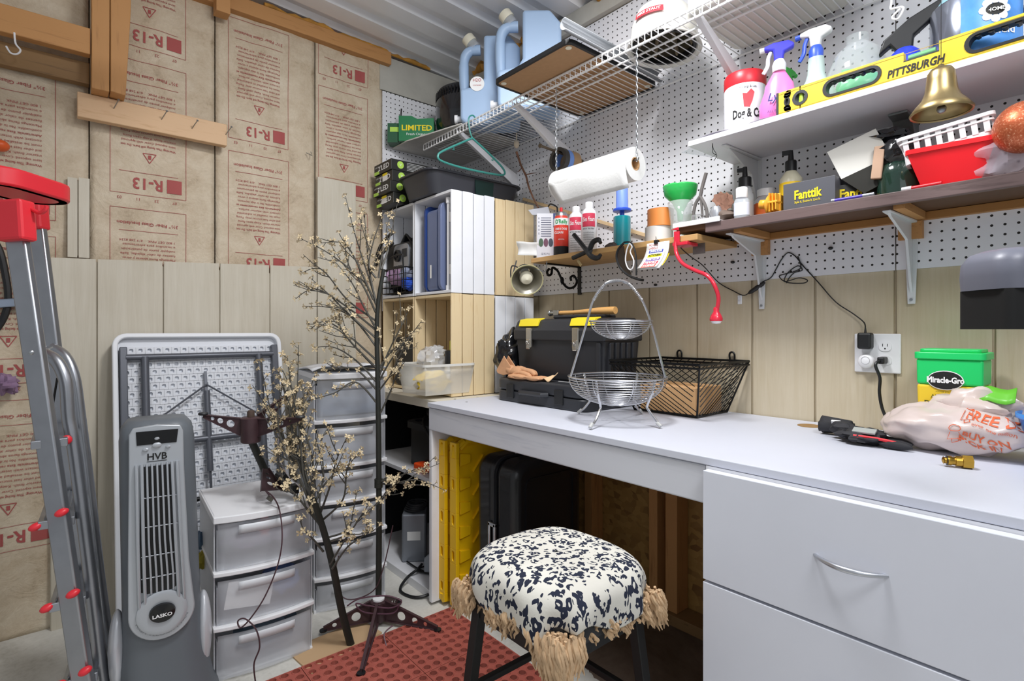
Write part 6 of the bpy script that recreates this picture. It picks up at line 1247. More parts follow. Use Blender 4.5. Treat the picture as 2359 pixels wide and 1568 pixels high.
def lock(c,l,out):
    c=Vector(c); p=[c]; d=Vector((out[0]*.4,out[1]*.4,-1)).normalized(); ph=r2.uniform(0,6)
    for i in range(5): p.append(p[-1]+d*l/5+Vector((math.cos(ph+i*1.5),math.sin(ph+i*1.5),0))*.0045)
    m.tube(p,[.0035,.0048,.0046,.004,.003,.001],5)
for (cx_,cy_,n,l,sp) in ((-.150,-.155,190,.085,.052),(-.155,.150,110,.055,.045),(.155,-.150,150,.065,.05),(.160,.155,60,.05,.04),(-.165,.0,40,.035,.07),(.02,-.168,45,.03,.07)):
    m=MB()
    for i in range(int(n*1.6)):
        dx,dy=r2.gauss(0,sp*.5),r2.gauss(0,sp*.5)
        if n>120 or 1:
            x=max(-.166,min(.166,cx_+dx)); y=max(-.176,min(.176,cy_+dy)); 
            dist=math.hypot(dx,dy)/sp; lock((sx_+x,sy_+y,.500-r2.random()*.035),l*(1.1-.45*min(1.3,dist))*r2.uniform(.8,1.15),(cx_*3,cy_*3))
    build(m,'sheepskin_flap',WOOL,t_,world=True,smooth=True,label='curly tan sheepskin hanging under the leopard cover')
FRM=mat('stool_frame','1b1b1b',.55,.2)
cs=[(-1,-1),(1,-1),(1,1),(-1,1)]; top=[Vector((sx_+a*.125,sy_+b*.13,.455)) for a,b in cs]; bot=[Vector((sx_+a*.165,sy_+b*.17,.0)) for a,b in cs]
for a,b in zip(top,bot): build(MB().bar(a,b,.026,.026,(1,0,0)),'leg',FRM,t_,world=True,bevel=.002)
for i in range(4): build(MB().bar(top[i]-Vector((0,0,.02)),top[(i+1)%4]-Vector((0,0,.02)),.022,.045),'apron',FRM,t_,world=True,bevel=.002)
for i in range(4):
    k=.48; build(MB().bar(top[i].lerp(bot[i],k),top[(i+1)%4].lerp(bot[(i+1)%4],k),.016,.016),'stretcher',FRM,t_,world=True,bevel=.002)
# ---- rubber mat tiles
RUB=mat('red_rubber','a8574a',.65,var=.06,vs=20,bump=.3,bs=150); S=.288; NH=8
def tile_mesh():
    m=MB(); c=S/NH; h=.013; n=12
    for i in range(NH):
        for j in range(NH):
            cx_=-S/2+c*(i+.5);cy_=-S/2+c*(j+.5)
            inn=circ(c*.33,n,cx_,cy_); 
            out=[]
            for k in range(n):
                a=2*PI*k/n; dx,dy=math.cos(a),math.sin(a); s=c/2/max(abs(dx),abs(dy)); 
                out.append((cx_+dx*s,cy_+dy*s))
            # corners of the cell
            for sxx,syy in ((1,1),(-1,1),(-1,-1),(1,-1)):
                q=min(range(n),key=lambda k:(out[k][0]-cx_-sxx*c/2)**2+(out[k][1]-cy_-syy*c/2)**2); out[q]=(cx_+sxx*c/2,cy_+syy*c/2)
            b=len(m.v); m.v+=[Vector((x,y,h)) for x,y in out]+[Vector((x,y,h)) for x,y in circ(c*.43,n,cx_,cy_)]+[Vector((x,y,h+.0025)) for x,y in circ(c*.385,n,cx_,cy_)]+[Vector((x,y,h+.0025)) for x,y in inn]+[Vector((x,y,.001)) for x,y in inn]
            for r in range(4): m.f+=[(b+r*n+k,b+r*n+(k+1)%n,b+(r+1)*n+(k+1)%n,b+(r+1)*n+k) for k in range(n)]
    for a,b_,c2,d in ((-S/2,-S/2,S/2,-S/2),(S/2,-S/2,S/2,S/2),(S/2,S/2,-S/2,S/2),(-S/2,S/2,-S/2,-S/2)): m.add([(a,b_,0),(c2,d,0),(c2,d,h),(a,b_,h)],[(0,1,2,3)])
    return m
t0=None; names={(0,0):'red rubber mat tile at the far corner by the yellow boards',(0,1):'red rubber mat tile under the stool side, nearer than the far corner one',(1,0):'red rubber mat tile under the artificial tree stand',(1,1):'red rubber mat tile in front of the tree stand at the picture bottom'}
for i in range(3):
    for j in range(3):
        c=(1.180-S/2-i*(S+.002),1.765-S/2-j*(S+.002),.0005); lb=names.get((i,j),'outer red rubber mat tile of the perforated floor mat')
        if t0 is None: t0=build(tile_mesh(),'floor_tile',RUB,None,bevel=0); t0.location=c; tag(t0,lb,'floor mat tile','perforated rubber mat tiles'); o=t0
        else: o=t0.copy(); C.objects.link(o); o.location=c; o['label']=lb
solo(MB().prism([(.62,1.72),(.90,1.79),(.88,1.92),(.60,1.90)],.0005,.006,(0,0,0),(1,0,0),(0,1,0)),'fibreboard_sheet',mat('tan_board','c2a27c',.8),'thin tan fibreboard sheet on the floor under the fallen branch','board')
# ---- plastic drawer units
DR=mat('drawer_frost','f1f4fa',.35,alpha=.28,bump=.1,bs=80); DRW=mat('drawer_rim','f0f1f4',.35)
def drawers(name,label,cx_,cy_,w,d,levels,rz,stuff_=True,seed=1,top=True):
    t_=thing(name,label,'drawer unit',(cx_,cy_,0),rz); H_=levels[-1][1]; r3=random.Random(seed)
    m=MB(); 
    for s_ in (-1,1): m.bx(s_*w/2,s_*(w/2-.004),-d/2+.014,d/2,.004,H_)
    m.bx(-w/2,w/2,d/2-.004,d/2,.004,H_); build(m,'frame',DRW if 0 else mat('unit_shell','eef1f6',.4,alpha=.55),t_,bevel=.001)
    m=MB(); m.bx(-w/2,w/2,-d/2+.01,d/2,0,.012); build(m,'base',DRW,t_)
    bow=.022
    def front(x): return -d/2-bow*(1-(2*x/w)**2)
    for i,(z0,z1) in enumerate(levels):
        n=12; zz0,zz1=z0+.006,z1-.026
        dr=MB(); 
        dr.grid(n,1,lambda a,b:Vector((-w/2+.010+(w-.02)*a,front(-w/2+.010+(w-.02)*a)+.006+.006*(1-b),zz0+(zz1-zz0)*b)))
        dr.bx(-w/2+.008,-w/2+.010,-d/2+.008,d/2-.01,zz0,zz1-.02); dr.bx(w/2-.010,w/2-.008,-d/2+.008,d/2-.01,zz0,zz1-.02); dr.bx(-w/2+.01,w/2-.01,-d/2+.008,d/2-.01,zz0,zz0+.002)
        D_=build(dr,'drawer',DR,t_,smooth=True,solid=.0015)
        m=MB(); # recessed pull lip
        m.grid(n,2,lambda a,b:Vector((-w*.28+w*.56*a,front(-w*.28+w*.56*a)+.004-.010*b*(2-b),zz1-.036+.030*b*(.5+.5*b)))); build(m,'pull',DRW if 0 else mat('pull_frost','e8ebf0',.3,alpha=.85),D_,smooth=True,solid=.002)
        m=MB(); A=[(-w/2-.003+(w+.006)*a/n,front(0)*0-d/2-bow*(1-(2*a/n-1)**2)-.004) for a in range(n+1)]+[(w/2+.003,d/2),(-w/2-.003,d/2)]
        if i<len(levels)-1: m.prism(A,z1-.010,z1+.004,(0,0,0),(1,0,0),(0,1,0))
        else: m.prism(A,z1-.022,z1,(0,0,0),(1,0,0),(0,1,0))
        build(m,'top_lid' if i==len(levels)-1 else 'divider',DRW,t_,bevel=.003)
        if stuff_:
            m=MB()
            cols=stuff_ if isinstance(stuff_,list) else ['8d6d9a','a9b6c8','6f7fb8','b85060','7fb0a0','c9c9d2']
    return t_
u=drawers('drawer_unit','three drawer frosted plastic unit beside the tower fan',.535,2.035,.300,.36,[(.0,.172),(.172,.342),(.342,.52)],-4)
def inside(x,y,z,r,col,label,seed):
    solo(MB().ell((x,y,z),r,16,10,.5,2.6,seed=seed),'drawer_contents',mat('stuff_'+col,col,.7),label,'bundle','bundles seen through the drawers',smooth=True)
inside(.54,1.98,.405,(.11,.07,.035),'8b7694','mauve bundle in the top drawer of the three drawer unit',1); inside(.53,1.90,.45,(.02,.02,.03),'c86a70','small red thing in the top drawer of the three drawer unit',2)
inside(.60,1.95,.45,(.05,.06,.03),'5d5a66','dark grey bundle at the right of the top drawer',8)
inside(.60,1.95,.24,(.06,.07,.04),'7088c0','blue bundle in the middle drawer of the three drawer unit',3); solo(MB().box((.48,1.885,.245),(.14,.002,.085),Matrix.Rotation(R(10),3,'Y')),'instruction_leaflet',PAPER,'white leaflet standing in the middle drawer','leaflet'); inside(.52,1.97,.22,(.08,.05,.03),'9fb8b8','pale teal bundle in the middle drawer',4)
inside(.55,1.97,.07,(.10,.08,.045),'64788a','slate bundle in the bottom drawer of the three drawer unit',5)
u2=drawers('drawer_tower','tall six drawer frosted plastic tower behind the artificial tree',.925,2.225,.285,.35,[(.0,.135),(.135,.29),(.29,.43),(.43,.57),(.57,.745),(.745,.93)],-8)
m=MB(); m.bx(-.12,.12,-.14,.14,.755,.865); M=XF[u2.name]; solo(MB(M).add(m.v,m.f),'blue_folded_cloth',mat('steel_blue','7088a4',.7,var=.15),'steel blue folded cloth filling the top drawer of the tower','cloth',bevel=.02)
m=MB(); m.bx(-.12,.12,-.13,.14,.58,.66); solo(MB(M).add(m.v,m.f),'folded_cloth',mat('grey_cloth','b9c0ca',.8),'pale grey folded cloth in the second drawer of the tower','cloth',bevel=.02)
m=MB(); m.grid(12,8,lambda a,b:M@Vector((-.15+.30*a,-.17+.33*b,.941+.020*math.sin(PI*a)*(1-b)+.008*math.sin(a*9+b*5)))); solo(m,'white_cloth',mat('white_cloth','e9ebef',.8),'white cloth sheet lying over the top of the drawer tower','cloth',smooth=True,solid=.003)
# ---- folding table (underside towards the camera)
t_=thing('folding_table','white folding table leaning upside against the siding, grey legs folded','folding table',(.465,2.40,0))
bt=Vector((.465,2.335,.0)); tp=Vector((.465,2.545,1.083)); up=(tp-bt).normalized(); hx=Vector((1,0,0)); nrm=hx.cross(up); Lh=(tp-bt).length   # nrm points to the camera (-Y)
def tb(x,h,o): return bt+hx*x+up*h+nrm*o
TM=Matrix((hx,up,nrm)).transposed().to_4x4(); TM.translation=bt
TW_=mat('table_white','dfe2e8',.5,bump=.1)
m=MB(TM); m.prism([(a,b+Lh/2) for a,b in rrect(.61,Lh,.045,5)],-.012,.0,(0,0,0),(1,0,0),(0,1,0)); build(m,'tabletop',TW_,t_,world=True,smooth=True)
m=MB(TM); m.ring([(a,b+Lh/2) for a,b in rrect(.61,Lh,.045,5)],[(a,b+Lh/2) for a,b in rrect(.575,Lh-.035,.03,5)],-.012,.028,(0,0,0),(1,0,0),(0,1,0)); build(m,'rim',mat('rim_white','eceef2',.4),t_,world=True,smooth=True,bevel=.004)
# moulded dimples: a raised waffle skin with openings
m=MB(TM); px_=.0295; rows=int((Lh-.07)/.0285); cols=18
for r in range(rows):
    for c in range(cols):
        x=-.26+c*px_+(.5*px_ if r%2 else 0); y=.04+r*.0285
        if x>.262: continue
        m.ring([(x+a,y+b) for a,b in rrect(px_*.98,.0275,.001,1)],[(x+a,y+b) for a,b in rrect(.0135,.014,.003,1)],0,.010,(0,0,0),(1,0,0),(0,1,0))
build(m,'dimpled_underside',TW_,t_,world=True)
GT=mat('grey_tube','5d6068',.4,.3)
for s_ in (-1,1): build(MB(TM).bx(s_*.272-.012,s_*.272+.012,.05,Lh-.055,.010,.040),'side_rail',GT,t_,world=True,bevel=.003)
m=MB(TM); m.cyl((-.265,Lh-.095,.032),(.265,Lh-.095,.032),.0115,n=12); build(m,'hinge_bar',GT,t_,world=True,smooth=True)
for s_ in (-1,1): m=MB(TM); m.cyl((s_*.205,Lh-.095,.036),(s_*.205,.45,.040),.0135,n=12); build(m,'leg',GT,t_,world=True,smooth=True)
m=MB(TM); m.cyl((-.205,Lh-.43,.042),(.205,Lh-.43,.042),.0125,n=12); build(m,'cross_bar',GT,t_,world=True,smooth=True)
m=MB(TM); m.bar((0,Lh-.16,.025),(0,Lh-.24,.03),.010,.010,(0,0,1)); m.cyl((0,Lh-.24,.04),(0,Lh-.56,.046),.0115,n=10); m.cyl((0,Lh-.56,.046),(0,Lh-.66,.046),.005,n=8); build(m,'centre_brace',GT,t_,world=True,smooth=True)
for s_ in (-1,1): m=MB(TM); m.cyl((0,Lh-.215,.04),(s_*.20,Lh-.36,.045),.0035,n=8); build(m,'brace_wire',GT,t_,world=True,smooth=True)
m=MB(TM); m.cyl((-.13,Lh-.665,.046),(.13,Lh-.645,.046),.009,n=10); build(m,'lower_bar',BLKM,t_,world=True,smooth=True)
# ---- tower fan
t_=thing('tower_fan','grey and silver high velocity tower fan with round badge','tower fan',(.222,1.846,0),-7)
GB_=mat('fan_grey','63696f',.45,bump=.1); SV=mat('fan_silver','b4b9bf',.35,.35); 
def fanpt(x,z): return x+.02*(.84-z)/.84+.022*max(0,1-z/.14)
m=MB(); A=rrect(.185,.16,.055,6); k=len(A); vs=[]; ZS=[(.0,.24,1.2),(.02,.24,1.2),(.05,.225,1.15),(.16,.215,1.05),(.30,.19,1),(.60,.186,1),(.79,.182,1),(.825,.172,.9),(.845,.14,.72)]
for z,w_,dk in ZS: vs+=[(fanpt(x*w_/.185,z)+0,y*dk+.02,z) for x,y in A]
m.add(vs,[tuple(reversed(range(k))),tuple(range((len(ZS)-1)*k,len(ZS)*k))]+[(r*k+i,r*k+(i+1)%k,(r+1)*k+(i+1)%k,(r+1)*k+i) for r in range(len(ZS)-1) for i in range(k)]); build(m,'body',GB_,t_,smooth=60)
ff=-.064
# silver front panel: long shape with a round lower end, with a real grille opening
def panel_outline(off):
    o=[]; w_=.062-off
    for i in range(25): a=PI+PI*i/24; o.append(((.078-off)*math.cos(a)+fanpt(.0,.317),.317+(.078-off)*math.sin(a)))
    return o
out=panel_outline(0)+[(.070+.006,.45),(.064,.72),(.062,.815),(.055,.832),(.0,.838),(-.055,.832),(-.064,.815),(-.064,.72),(-.066,.45)]
m=MB(); m.prism(out,0,.012,(0,ff+.002,0),(1,0,0),(0,0,1)); build(m,'front_panel',SV,t_,bevel=.003,smooth=50)
m=MB(); g=[(-.038,.725),(.040,.725),(.052,.385),(.035,.375),(-.022,.375),(-.040,.385)]; m.prism(g,0,.001,(0,ff-.0115,0),(1,0,0),(0,0,1)); build(m,'grille_opening',mat('grille_dark','0c0d0f',.5),t_)
for i in range(9):
    k_=i/8; x0=-.047+.094*k_; x1=-.044+.104*k_; edge=i in(0,1,7,8)
    m=MB(); m.tube([(x0,ff-.013,.732),(x0+.001,ff-.018,.70),((x0+x1)/2+.002,ff-.019,.52),(x1+.004,ff-.018,.42 if not edge else .36),(x1+.005,ff-.012,.372 if not edge else .335)],.0042 if edge else .0026,8); build(m,'grille_bar',SV,t_,smooth=True)
m=MB()
for z in (.64,.56,.48,.42): m.cyl((-.036,ff-.0155,z),(.050,ff-.0155,z-.002),.0016,n=6)
build(m,'cross_bars',SV,t_)
m=MB(); m.lathe([(.056,0),(.060,.006),(.050,.010),(.030,.004)],(fanpt(0,.317),ff-.010,.317),40,Matrix.Rotation(R(90),4,'X')); build(m,'badge_ring',SV,t_,smooth=True)
m=MB(); m.lathe([(.032,0),(.030,.010),(.0,.014)],(fanpt(0,.317),ff-.012,.317),30,Matrix.Rotation(R(90),4,'X')@Matrix.Scale(.82,4,(0,1,0))); b_=build(m,'badge',mat('badge_black','111214',.15),t_,smooth=True)
m=MB(); m.text('LASKO',.013,(fanpt(0,.317),ff-.0265,.309),width=.046,bold=.03); build(m,'lettering',WINK,b_)
m=MB(); m.text('HVB',.026,(0,ff-.0105,.742),width=.046,bold=.02); m.bx(-.023,.023,ff-.0112,ff-.0104,.737,.7385); build(m,'lettering',INK,t_)
m=MB()
def arcf(x,y):
    a=-PI/2+x/.066; c_=Vector((fanpt(0,.317),ff-.0108,.317)); r=.0655-y; return c_+Vector((r*math.cos(a),0,r*math.sin(a)))
m.text('HIGH VELOCITY FAN',.010,(0,0,0),fn=arcf,width=.165); build(m,'rim_lettering',mat('embossed','8f949a',.4,.3),t_)
m=MB(); m.prism([(-.046,.785),(.046,.785),(.050,.822),(-.048,.822)],0,.0016,(0,ff-.0105,0),(1,0,0),(0,0,1)); build(m,'control_panel',mat('badge_black','111214',.15),t_)
for x,z,r in ((0,.782,.011),(-.026,.772,.007),(.026,.775,.006),(0,.800,.006)): m=MB(); m.lathe([(r,0),(r,.004),(r*.6,.006)],(x,ff-.010,z),20,Matrix.Rotation(R(90),4,'X')@Matrix.Scale(.65,4,(0,1,0))); build(m,'button',SV,t_,smooth=True)
for s_ in (-1,1): m=MB(); m.ell((s_*.105+.012,.01,.20),(.022,.055,.115),20,14); build(m,'side_pod',mat('pod_silver','c9ccd2',.3,.2),t_,smooth=True)
# ---- artificial trees
BK=mat('tree_black','22241f',.6,bump=.3); FL=mat('blossom_cream','cdbb98',.7,var=.12,vs=60); GRY_=mat('twig_grey','4c4a44',.6)
def petal(m,c,d,s,rr):
    d=Vector(d).normalized(); u=d.orthogonal().normalized(); v=d.cross(u); ph=rr.uniform(0,6)
    for k in range(4):
        a=ph+PI/2*k; e=(u*math.cos(a)+v*math.sin(a)); t=(u*-math.sin(a)+v*math.cos(a))
        m.add([c,c+e*s*.55+t*s*.34+d*s*.2,c+e*s+d*s*.12,c+e*s*.55-t*s*.34+d*s*.2],[(0,1,2,3)])
    m.cyl(c-d*s*.5,c+d*s*.15,s*.16,s*.2,5)
def tree(trunk,branches,D0,seed,wood_,flowers,t_,tr0,tr1,per=1.0,fs=.012):
    rr=random.Random(seed); 
    pts=[at(x,y,D=D0+dd) for x,y,dd in trunk]
    m=MB(); sp=spline(pts,6); m.tube(sp,[tr0+(tr1-tr0)*i/(len(sp)-1) for i in range(len(sp))],10); build(m,'trunk',BK,t_,world=True,smooth=True)
    B=MB(); F=MB()
    def twig(c,d,l):
        d=Vector(d).normalized(); e=c+d*l+Vector((0,0,l*.15)); B.tube([c,c+d*l*.5,e],[.0014,.0011,.0009],4); petal(F,e,d+Vector((rr.gauss(0,.5),rr.gauss(0,.5),rr.gauss(0,.3))),fs*rr.uniform(.75,1.2),rr)
    for br in branches:
        off=rr.uniform(-.12,.12); n_=len(br); P=[at(x,y,D=D0+off*(i/(n_-1))) for i,(x,y) in enumerate(br)]; s_=spline(P,6)
        Lb=sum((s_[i+1]-s_[i]).length for i in range(len(s_)-1)); r0=.0042
        B.tube(s_,[r0*(1-.75*i/(len(s_)-1)) for i in range(len(s_))],6)
        petal(F,s_[-1],s_[-1]-s_[-2],fs,rr)
        k=int(Lb/.030*per)
        for j in range(k):
            f=.25+.75*(j+rr.random())/k; i=min(len(s_)-2,int(f*(len(s_)-1))); d=(s_[i+1]-s_[i]).normalized(); side=Vector((rr.gauss(0,1),rr.gauss(0,1),rr.gauss(0,1))); side=(side-d*side.dot(d)).normalized()
            if rr.random()<.22 and f<.75:
                dd_=(d*.8+side*.6).normalized(); l=rr.uniform(.06,.13); q=[s_[i],s_[i]+dd_*l*.5,s_[i]+dd_*l+Vector((0,0,l*.1))]; B.tube(q,[.0022,.0017,.001],5)
                for z_ in range(3): twig(q[0].lerp(q[2],.3+.3*z_),d*.6+Vector((rr.gauss(0,.7),rr.gauss(0,.7),rr.gauss(0,.5))),.014)
            else: twig(s_[i],d*.7+side,rr.uniform(.008,.022))
    build(B,'branches',GRY_,t_,world=True,smooth=True); build(F,'blossoms',FL,t_,world=True)
t_=thing('artificial_tree','tall upright artificial blossom tree with thin black trunk in a brown stand','artificial tree',(.922,1.861,0))
tree([(872,1385,0),(873,1200,0),(872,1000,0),(870,860,0),(868,760,0),(872,690,0),(884,620,0)],[
 [(868,700),(850,640),(818,540),(795,448)],[(868,705),(850,620),(845,560),(838,480)],[(866,720),(825,640),(760,585),(690,548)],[(860,690),(820,600),(790,560),(735,560)],
 [(868,740),(800,690),(740,620),(692,630)],[(866,760),(790,700),(725,665),(678,690)],[(868,780),(800,720),(760,680),(715,640)],[(868,800),(820,740),(770,710),(700,705)],
 [(868,830),(800,770),(750,740),(712,760)],[(868,850),(810,790),(770,740),(725,760)],[(868,880),(820,830),(770,800),(722,800)],[(870,900),(820,850),(780,850),(745,850)],
 [(870,930),(820,880),(770,905),(700,925)],[(870,850),(820,800),(780,760),(730,745)],[(866,640),(850,610),(862,550),(880,500)],[(872,640),(880,590),(900,540),(917,460)],[(878,620),(895,570),(890,530),(903,490)],
 [(866,700),(840,650),(800,620),(760,560)],[(868,760),(835,700),(810,650),(770,600)],
 [(872,870),(895,810),(925,750),(945,705)],[(872,880),(900,830),(940,780),(972,738)],[(872,900),(895,870),(915,830),(935,790)],[(872,850),(900,812),(930,805),(960,800)],[(872,960),(900,900),(910,870),(925,840)],
 [(872,1110),(910,1100),(960,1080),(985,1078)],[(872,1112),(900,1115),(960,1105),(1028,1130)],[(872,1120),(890,1100),(920,1110),(990,1120)],[(870,1180),(885,1140),(900,1120),(905,1110)]],2.03,5,BK,FL,t_,.0115,.007,per=1.25)
m=MB()
for y in (1105,1115): c=at(872,y,D=2.03); m.cyl(c-Vector((0,0,.012)),c+Vector((0,0,.004)),.0155,n=12)
build(m,'trunk_joint',BK,t_,world=True,smooth=True)
SB=mat('stand_brown','4b363a',.45,.2,var=.12,vs=30)
def legplate(m,c,e,h0,h1,up=Vector((0,0,1))):
    "triangular pressed steel leg with three round holes"
    c=Vector(c);e=Vector(e);d=(e-c);L=d.length;u=d/L; cuts=[.0,.16,.46,.68,.86,1.0]; 
    H_=lambda k:h0+(h1-h0)*k
    for i in range(5):
        a,b=cuts[i],cuts[i+1]; quad=[(a*L,0),(b*L,0),(b*L,H_(b)),(a*L,H_(a))]
        if i in (1,2,3):
            cx_=(a+b)/2*L; cy_=H_((a+b)/2)*.48; r=min((b-a)*L*.34,H_((a+b)/2)*.30); n=16; inn=circ(r,n,cx_,cy_); out=[]
            for j in range(n):
                an=2*PI*j/n; dx,dy=math.cos(an),math.sin(an); s=1e9
                for (ax_,ay_),(bx_,by_) in zip(quad,quad[1:]+quad[:1]):
                    ex,ey=bx_-ax_,by_-ay_; det=dx*(-ey)-dy*(-ex)
                    if abs(det)<1e-12: continue
                    t=((ax_-cx_)*(-ey)-(ay_-cy_)*(-ex))/det; w_=(dx*(ay_-cy_)-dy*(ax_-cx_))/det
                    if t>0 and -1e-6<=w_<=1+1e-6: s=min(s,t)
                out.append((cx_+dx*s,cy_+dy*s))
            for q in quad: j=min(range(n),key=lambda j:(out[j][0]-q[0])**2+(out[j][1]-q[1])**2); out[j]=q
            m.ring(out,inn,-.0018,.0018,c,u,up)
        else: m.prism(quad,-.0018,.0018,c,u,up)
    m.bar(c+up*.0,e+up*.0,.014,.003,up); m.bar(c+up*H_(0),e+up*H_(1),.010,.003,up)
ts=thing('tree_stand','brown four legged steel tree stand on the red mat','tree stand',(.922,1.861,0))
cc=Vector((.922,1.861,.016))
for q in ((745,1452),(1008,1450),(832,1550),(918,1385)):
    e=at(*q,Z=.016); e.z=.016; m=MB(); legplate(m,cc+(e-cc).normalized()*.03,e,.075,.012); l_=build(m,'leg',SB,ts,world=True)
    m=MB(); m.cyl((e.x,e.y,.0145),(e.x,e.y,.019),.014,n=12) ; build(m,'foot',BLK,l_,world=True,smooth=True)
m=MB(); m.lathe([(.030,.016),(.032,.02),(.032,.085),(.024,.09)],(cc.x,cc.y,0),20); build(m,'hub',SB,ts,world=True,smooth=True)
m=MB(); m.lathe([(.014,.088),(.022,.089),(.022,.096),(.014,.098)],(cc.x,cc.y,0),20); build(m,'collar',WPL,ts,world=True,smooth=True)
t_=thing('artificial_tree','second artificial blossom tree leaning left with its bare pole on the floor','artificial tree',tuple(at(808,1480,Z=0)))
tree([(808,1484,.075),(786,1400,.045),(766,1300,.01),(745,1220,-.02),(722,1150,-.06)],[
 [(722,1160),(700,1100),(690,1000),(668,870),(662,820)],[(720,1160),(690,1060),(670,960),(684,900),(688,790)],[(722,1170),(680,1080),(650,1000),(620,930),(600,828)],[(722,1150),(700,1060),(700,960),(720,900)],
 [(720,1180),(690,1100),(655,1040),(640,960),(652,880)],[(735,1190),(760,1120),(775,1060),(800,1005)],[(740,1200),(790,1150),(800,1080),(830,1040)],[(745,1220),(720,1180),(715,1120),(735,1060)],[(745,1240),(800,1220),(815,1170),(822,1130)],
 [(750,1250),(800,1230),(830,1190),(850,1160)],[(730,1200),(690,1150),(650,1100),(640,1040)],[(745,1270),(720,1240),(700,1220),(690,1195)],[(725,1160),(745,1100),(740,1020),(755,985)],[(722,1150),(715,1090),(690,1040),(640,1010)],
 [(735,1190),(740,1130),(770,1090),(790,1080)],[(760,1300),(790,1250),(800,1230),(790,1180)],[(720,1150),(690,1020),(700,930),(694,880)],[(720,1150),(680,1040),(664,930),(640,850)],[(722,1160),(720,1060),(690,960),(670,940)],[(765,1310),(800,1260),(840,1230),(850,1200)]],1.80,12,BK,FL,t_,.0135,.010,per=1.5,fs=.0125)
m=MB(); a=at(812,1483,D=1.878); 
# stand of the second tree lying over the drawers
t_=thing('tree_stand','brown steel tree stand lying over the small drawer unit, pole pointing down','tree stand',tuple(at(610,1090,D=1.9)))
hc=at(578,985,D=1.84); up2=Vector((0,0,-1))
m=MB(); m.lathe([(.028,-.05),(.032,-.046),(.034,.034),(.028,.038)],hc,20); build(m,'hub',SB,t_,world=True,smooth=True)
m=MB(); m.lathe([(.012,.03),(.012,.055),(.008,.06)],hc,14); build(m,'bolt',mat('rusty','4a3a30',.8),t_,world=True,smooth=True)
for q,dd in (((468,955),1.80),((692,962),1.78),((668,903),1.95)):
    e=at(*q,D=dd); s0=hc+Vector((0,0,.030)); dirv=(e-s0).normalized(); m=MB(); legplate(m,s0+dirv*.026,e,.062,.008,Vector((0,0,-1))); l_=build(m,'leg',SB,t_,world=True)
    m=MB(); m.lathe([(.014,.0),(.016,.004),(.013,.008)],e,12); build(m,'foot',DK,l_,world=True,smooth=True)
a=hc+Vector((0,0,-.04)); b=at(614,1092,D=1.93); m=MB(); m.cyl(a,b,.0125,n=12); build(m,'pole',BK,t_,world=True,smooth=True)
e0=at(628,1080,D=1.90); e1=at(612,1132,D=1.80); m=MB(); legplate(m,at(650,1128,D=1.86),at(618,1080,D=1.90),.075,.02,(at(600,1130,D=1.80)-at(650,1128,D=1.86)).normalized()); build(m,'leg',SB,t_,world=True)
m=MB(); q=at(655,1108,D=1.86); m.box(q,(.03,.05,.07),Matrix.Rotation(R(-25),3,'Y')); solo(m,'power_adapter',BLK,'glossy black power adapter lying by the stand on the drawer unit','adapter',bevel=.006)
m=MB(); q=at(678,1125,D=1.83); m.box(q,(.022,.03,.03)); m.box(q+Vector((-.004,-.01,-.02)),(.003,.002,.012)); m.box(q+Vector((.006,-.012,-.02)),(.003,.002,.012)); solo(m,'black_plug',BLK,'black two pin plug at the right front of the drawer unit top','plug',bevel=.002)
m=MB(); q=at(622,1148,D=1.80); m.box(q,(.016,.022,.014),Matrix.Rotation(R(40),3,'Y')); solo(m,'metal_clip',mat('dull_metal','6b675e',.5,.6),'small metal cord connector on the drawer unit lid','connector',bevel=.002)
CRD=mat('brown_cord','4a3339',.5); 
def cord(P,D_,r,label,mt=CRD,name='cord'):
    m=MB(); m.tube(spline([at(x,y,D=(D_ if not isinstance(D_,list) else D_[i])) for i,(x,y) in enumerate(P)],7),r,6); solo(m,name,mt,label,'cord',smooth=True)
cord([(620,1140),(612,1130),(632,1148),(645,1180),(650,1240),(640,1300),(612,1370),(580,1420),(555,1445),(548,1430),(565,1425),(590,1450),(598,1490),(585,1530),(590,1580)],[1.80,1.79,1.77,1.735,1.70,1.68,1.665,1.655,1.65,1.65,1.65,1.65,1.65,1.65,1.66],.0024,'thin brown cord dangling down the front of the three drawer unit')
cord([(645,990),(640,1040),(660,1090),(690,1120),(715,1150),(722,1180)],1.80,.002,'pale grey cord hanging from the stand down to the drawer unit corner',mat('pale_cord','8b8589',.5))
cord([(905,1210),(885,1300),(860,1360),(800,1380),(770,1340),(780,1280)],2.0,.0022,'brown cord hanging in front of the tower around the tree trunk')
cord([(800,1395),(830,1378),(890,1372),(925,1385),(900,1400),(850,1395),(820,1390),(840,1410),(905,1412),(920,1390)],[1.98]*10,.0026,'purple brown cord coiled around the foot of the upright tree',mat('plum_cord','5b3a48',.45))
cord([(905,1440),(885,1460),(890,1490),(880,1500),(905,1495),(890,1520),(870,1510)],[1.90,1.88,1.85,1.84,1.845,1.82,1.83],.0024,'plum cord tangled on the red mat in front of the stand',mat('plum_cord','5b3a48',.45))
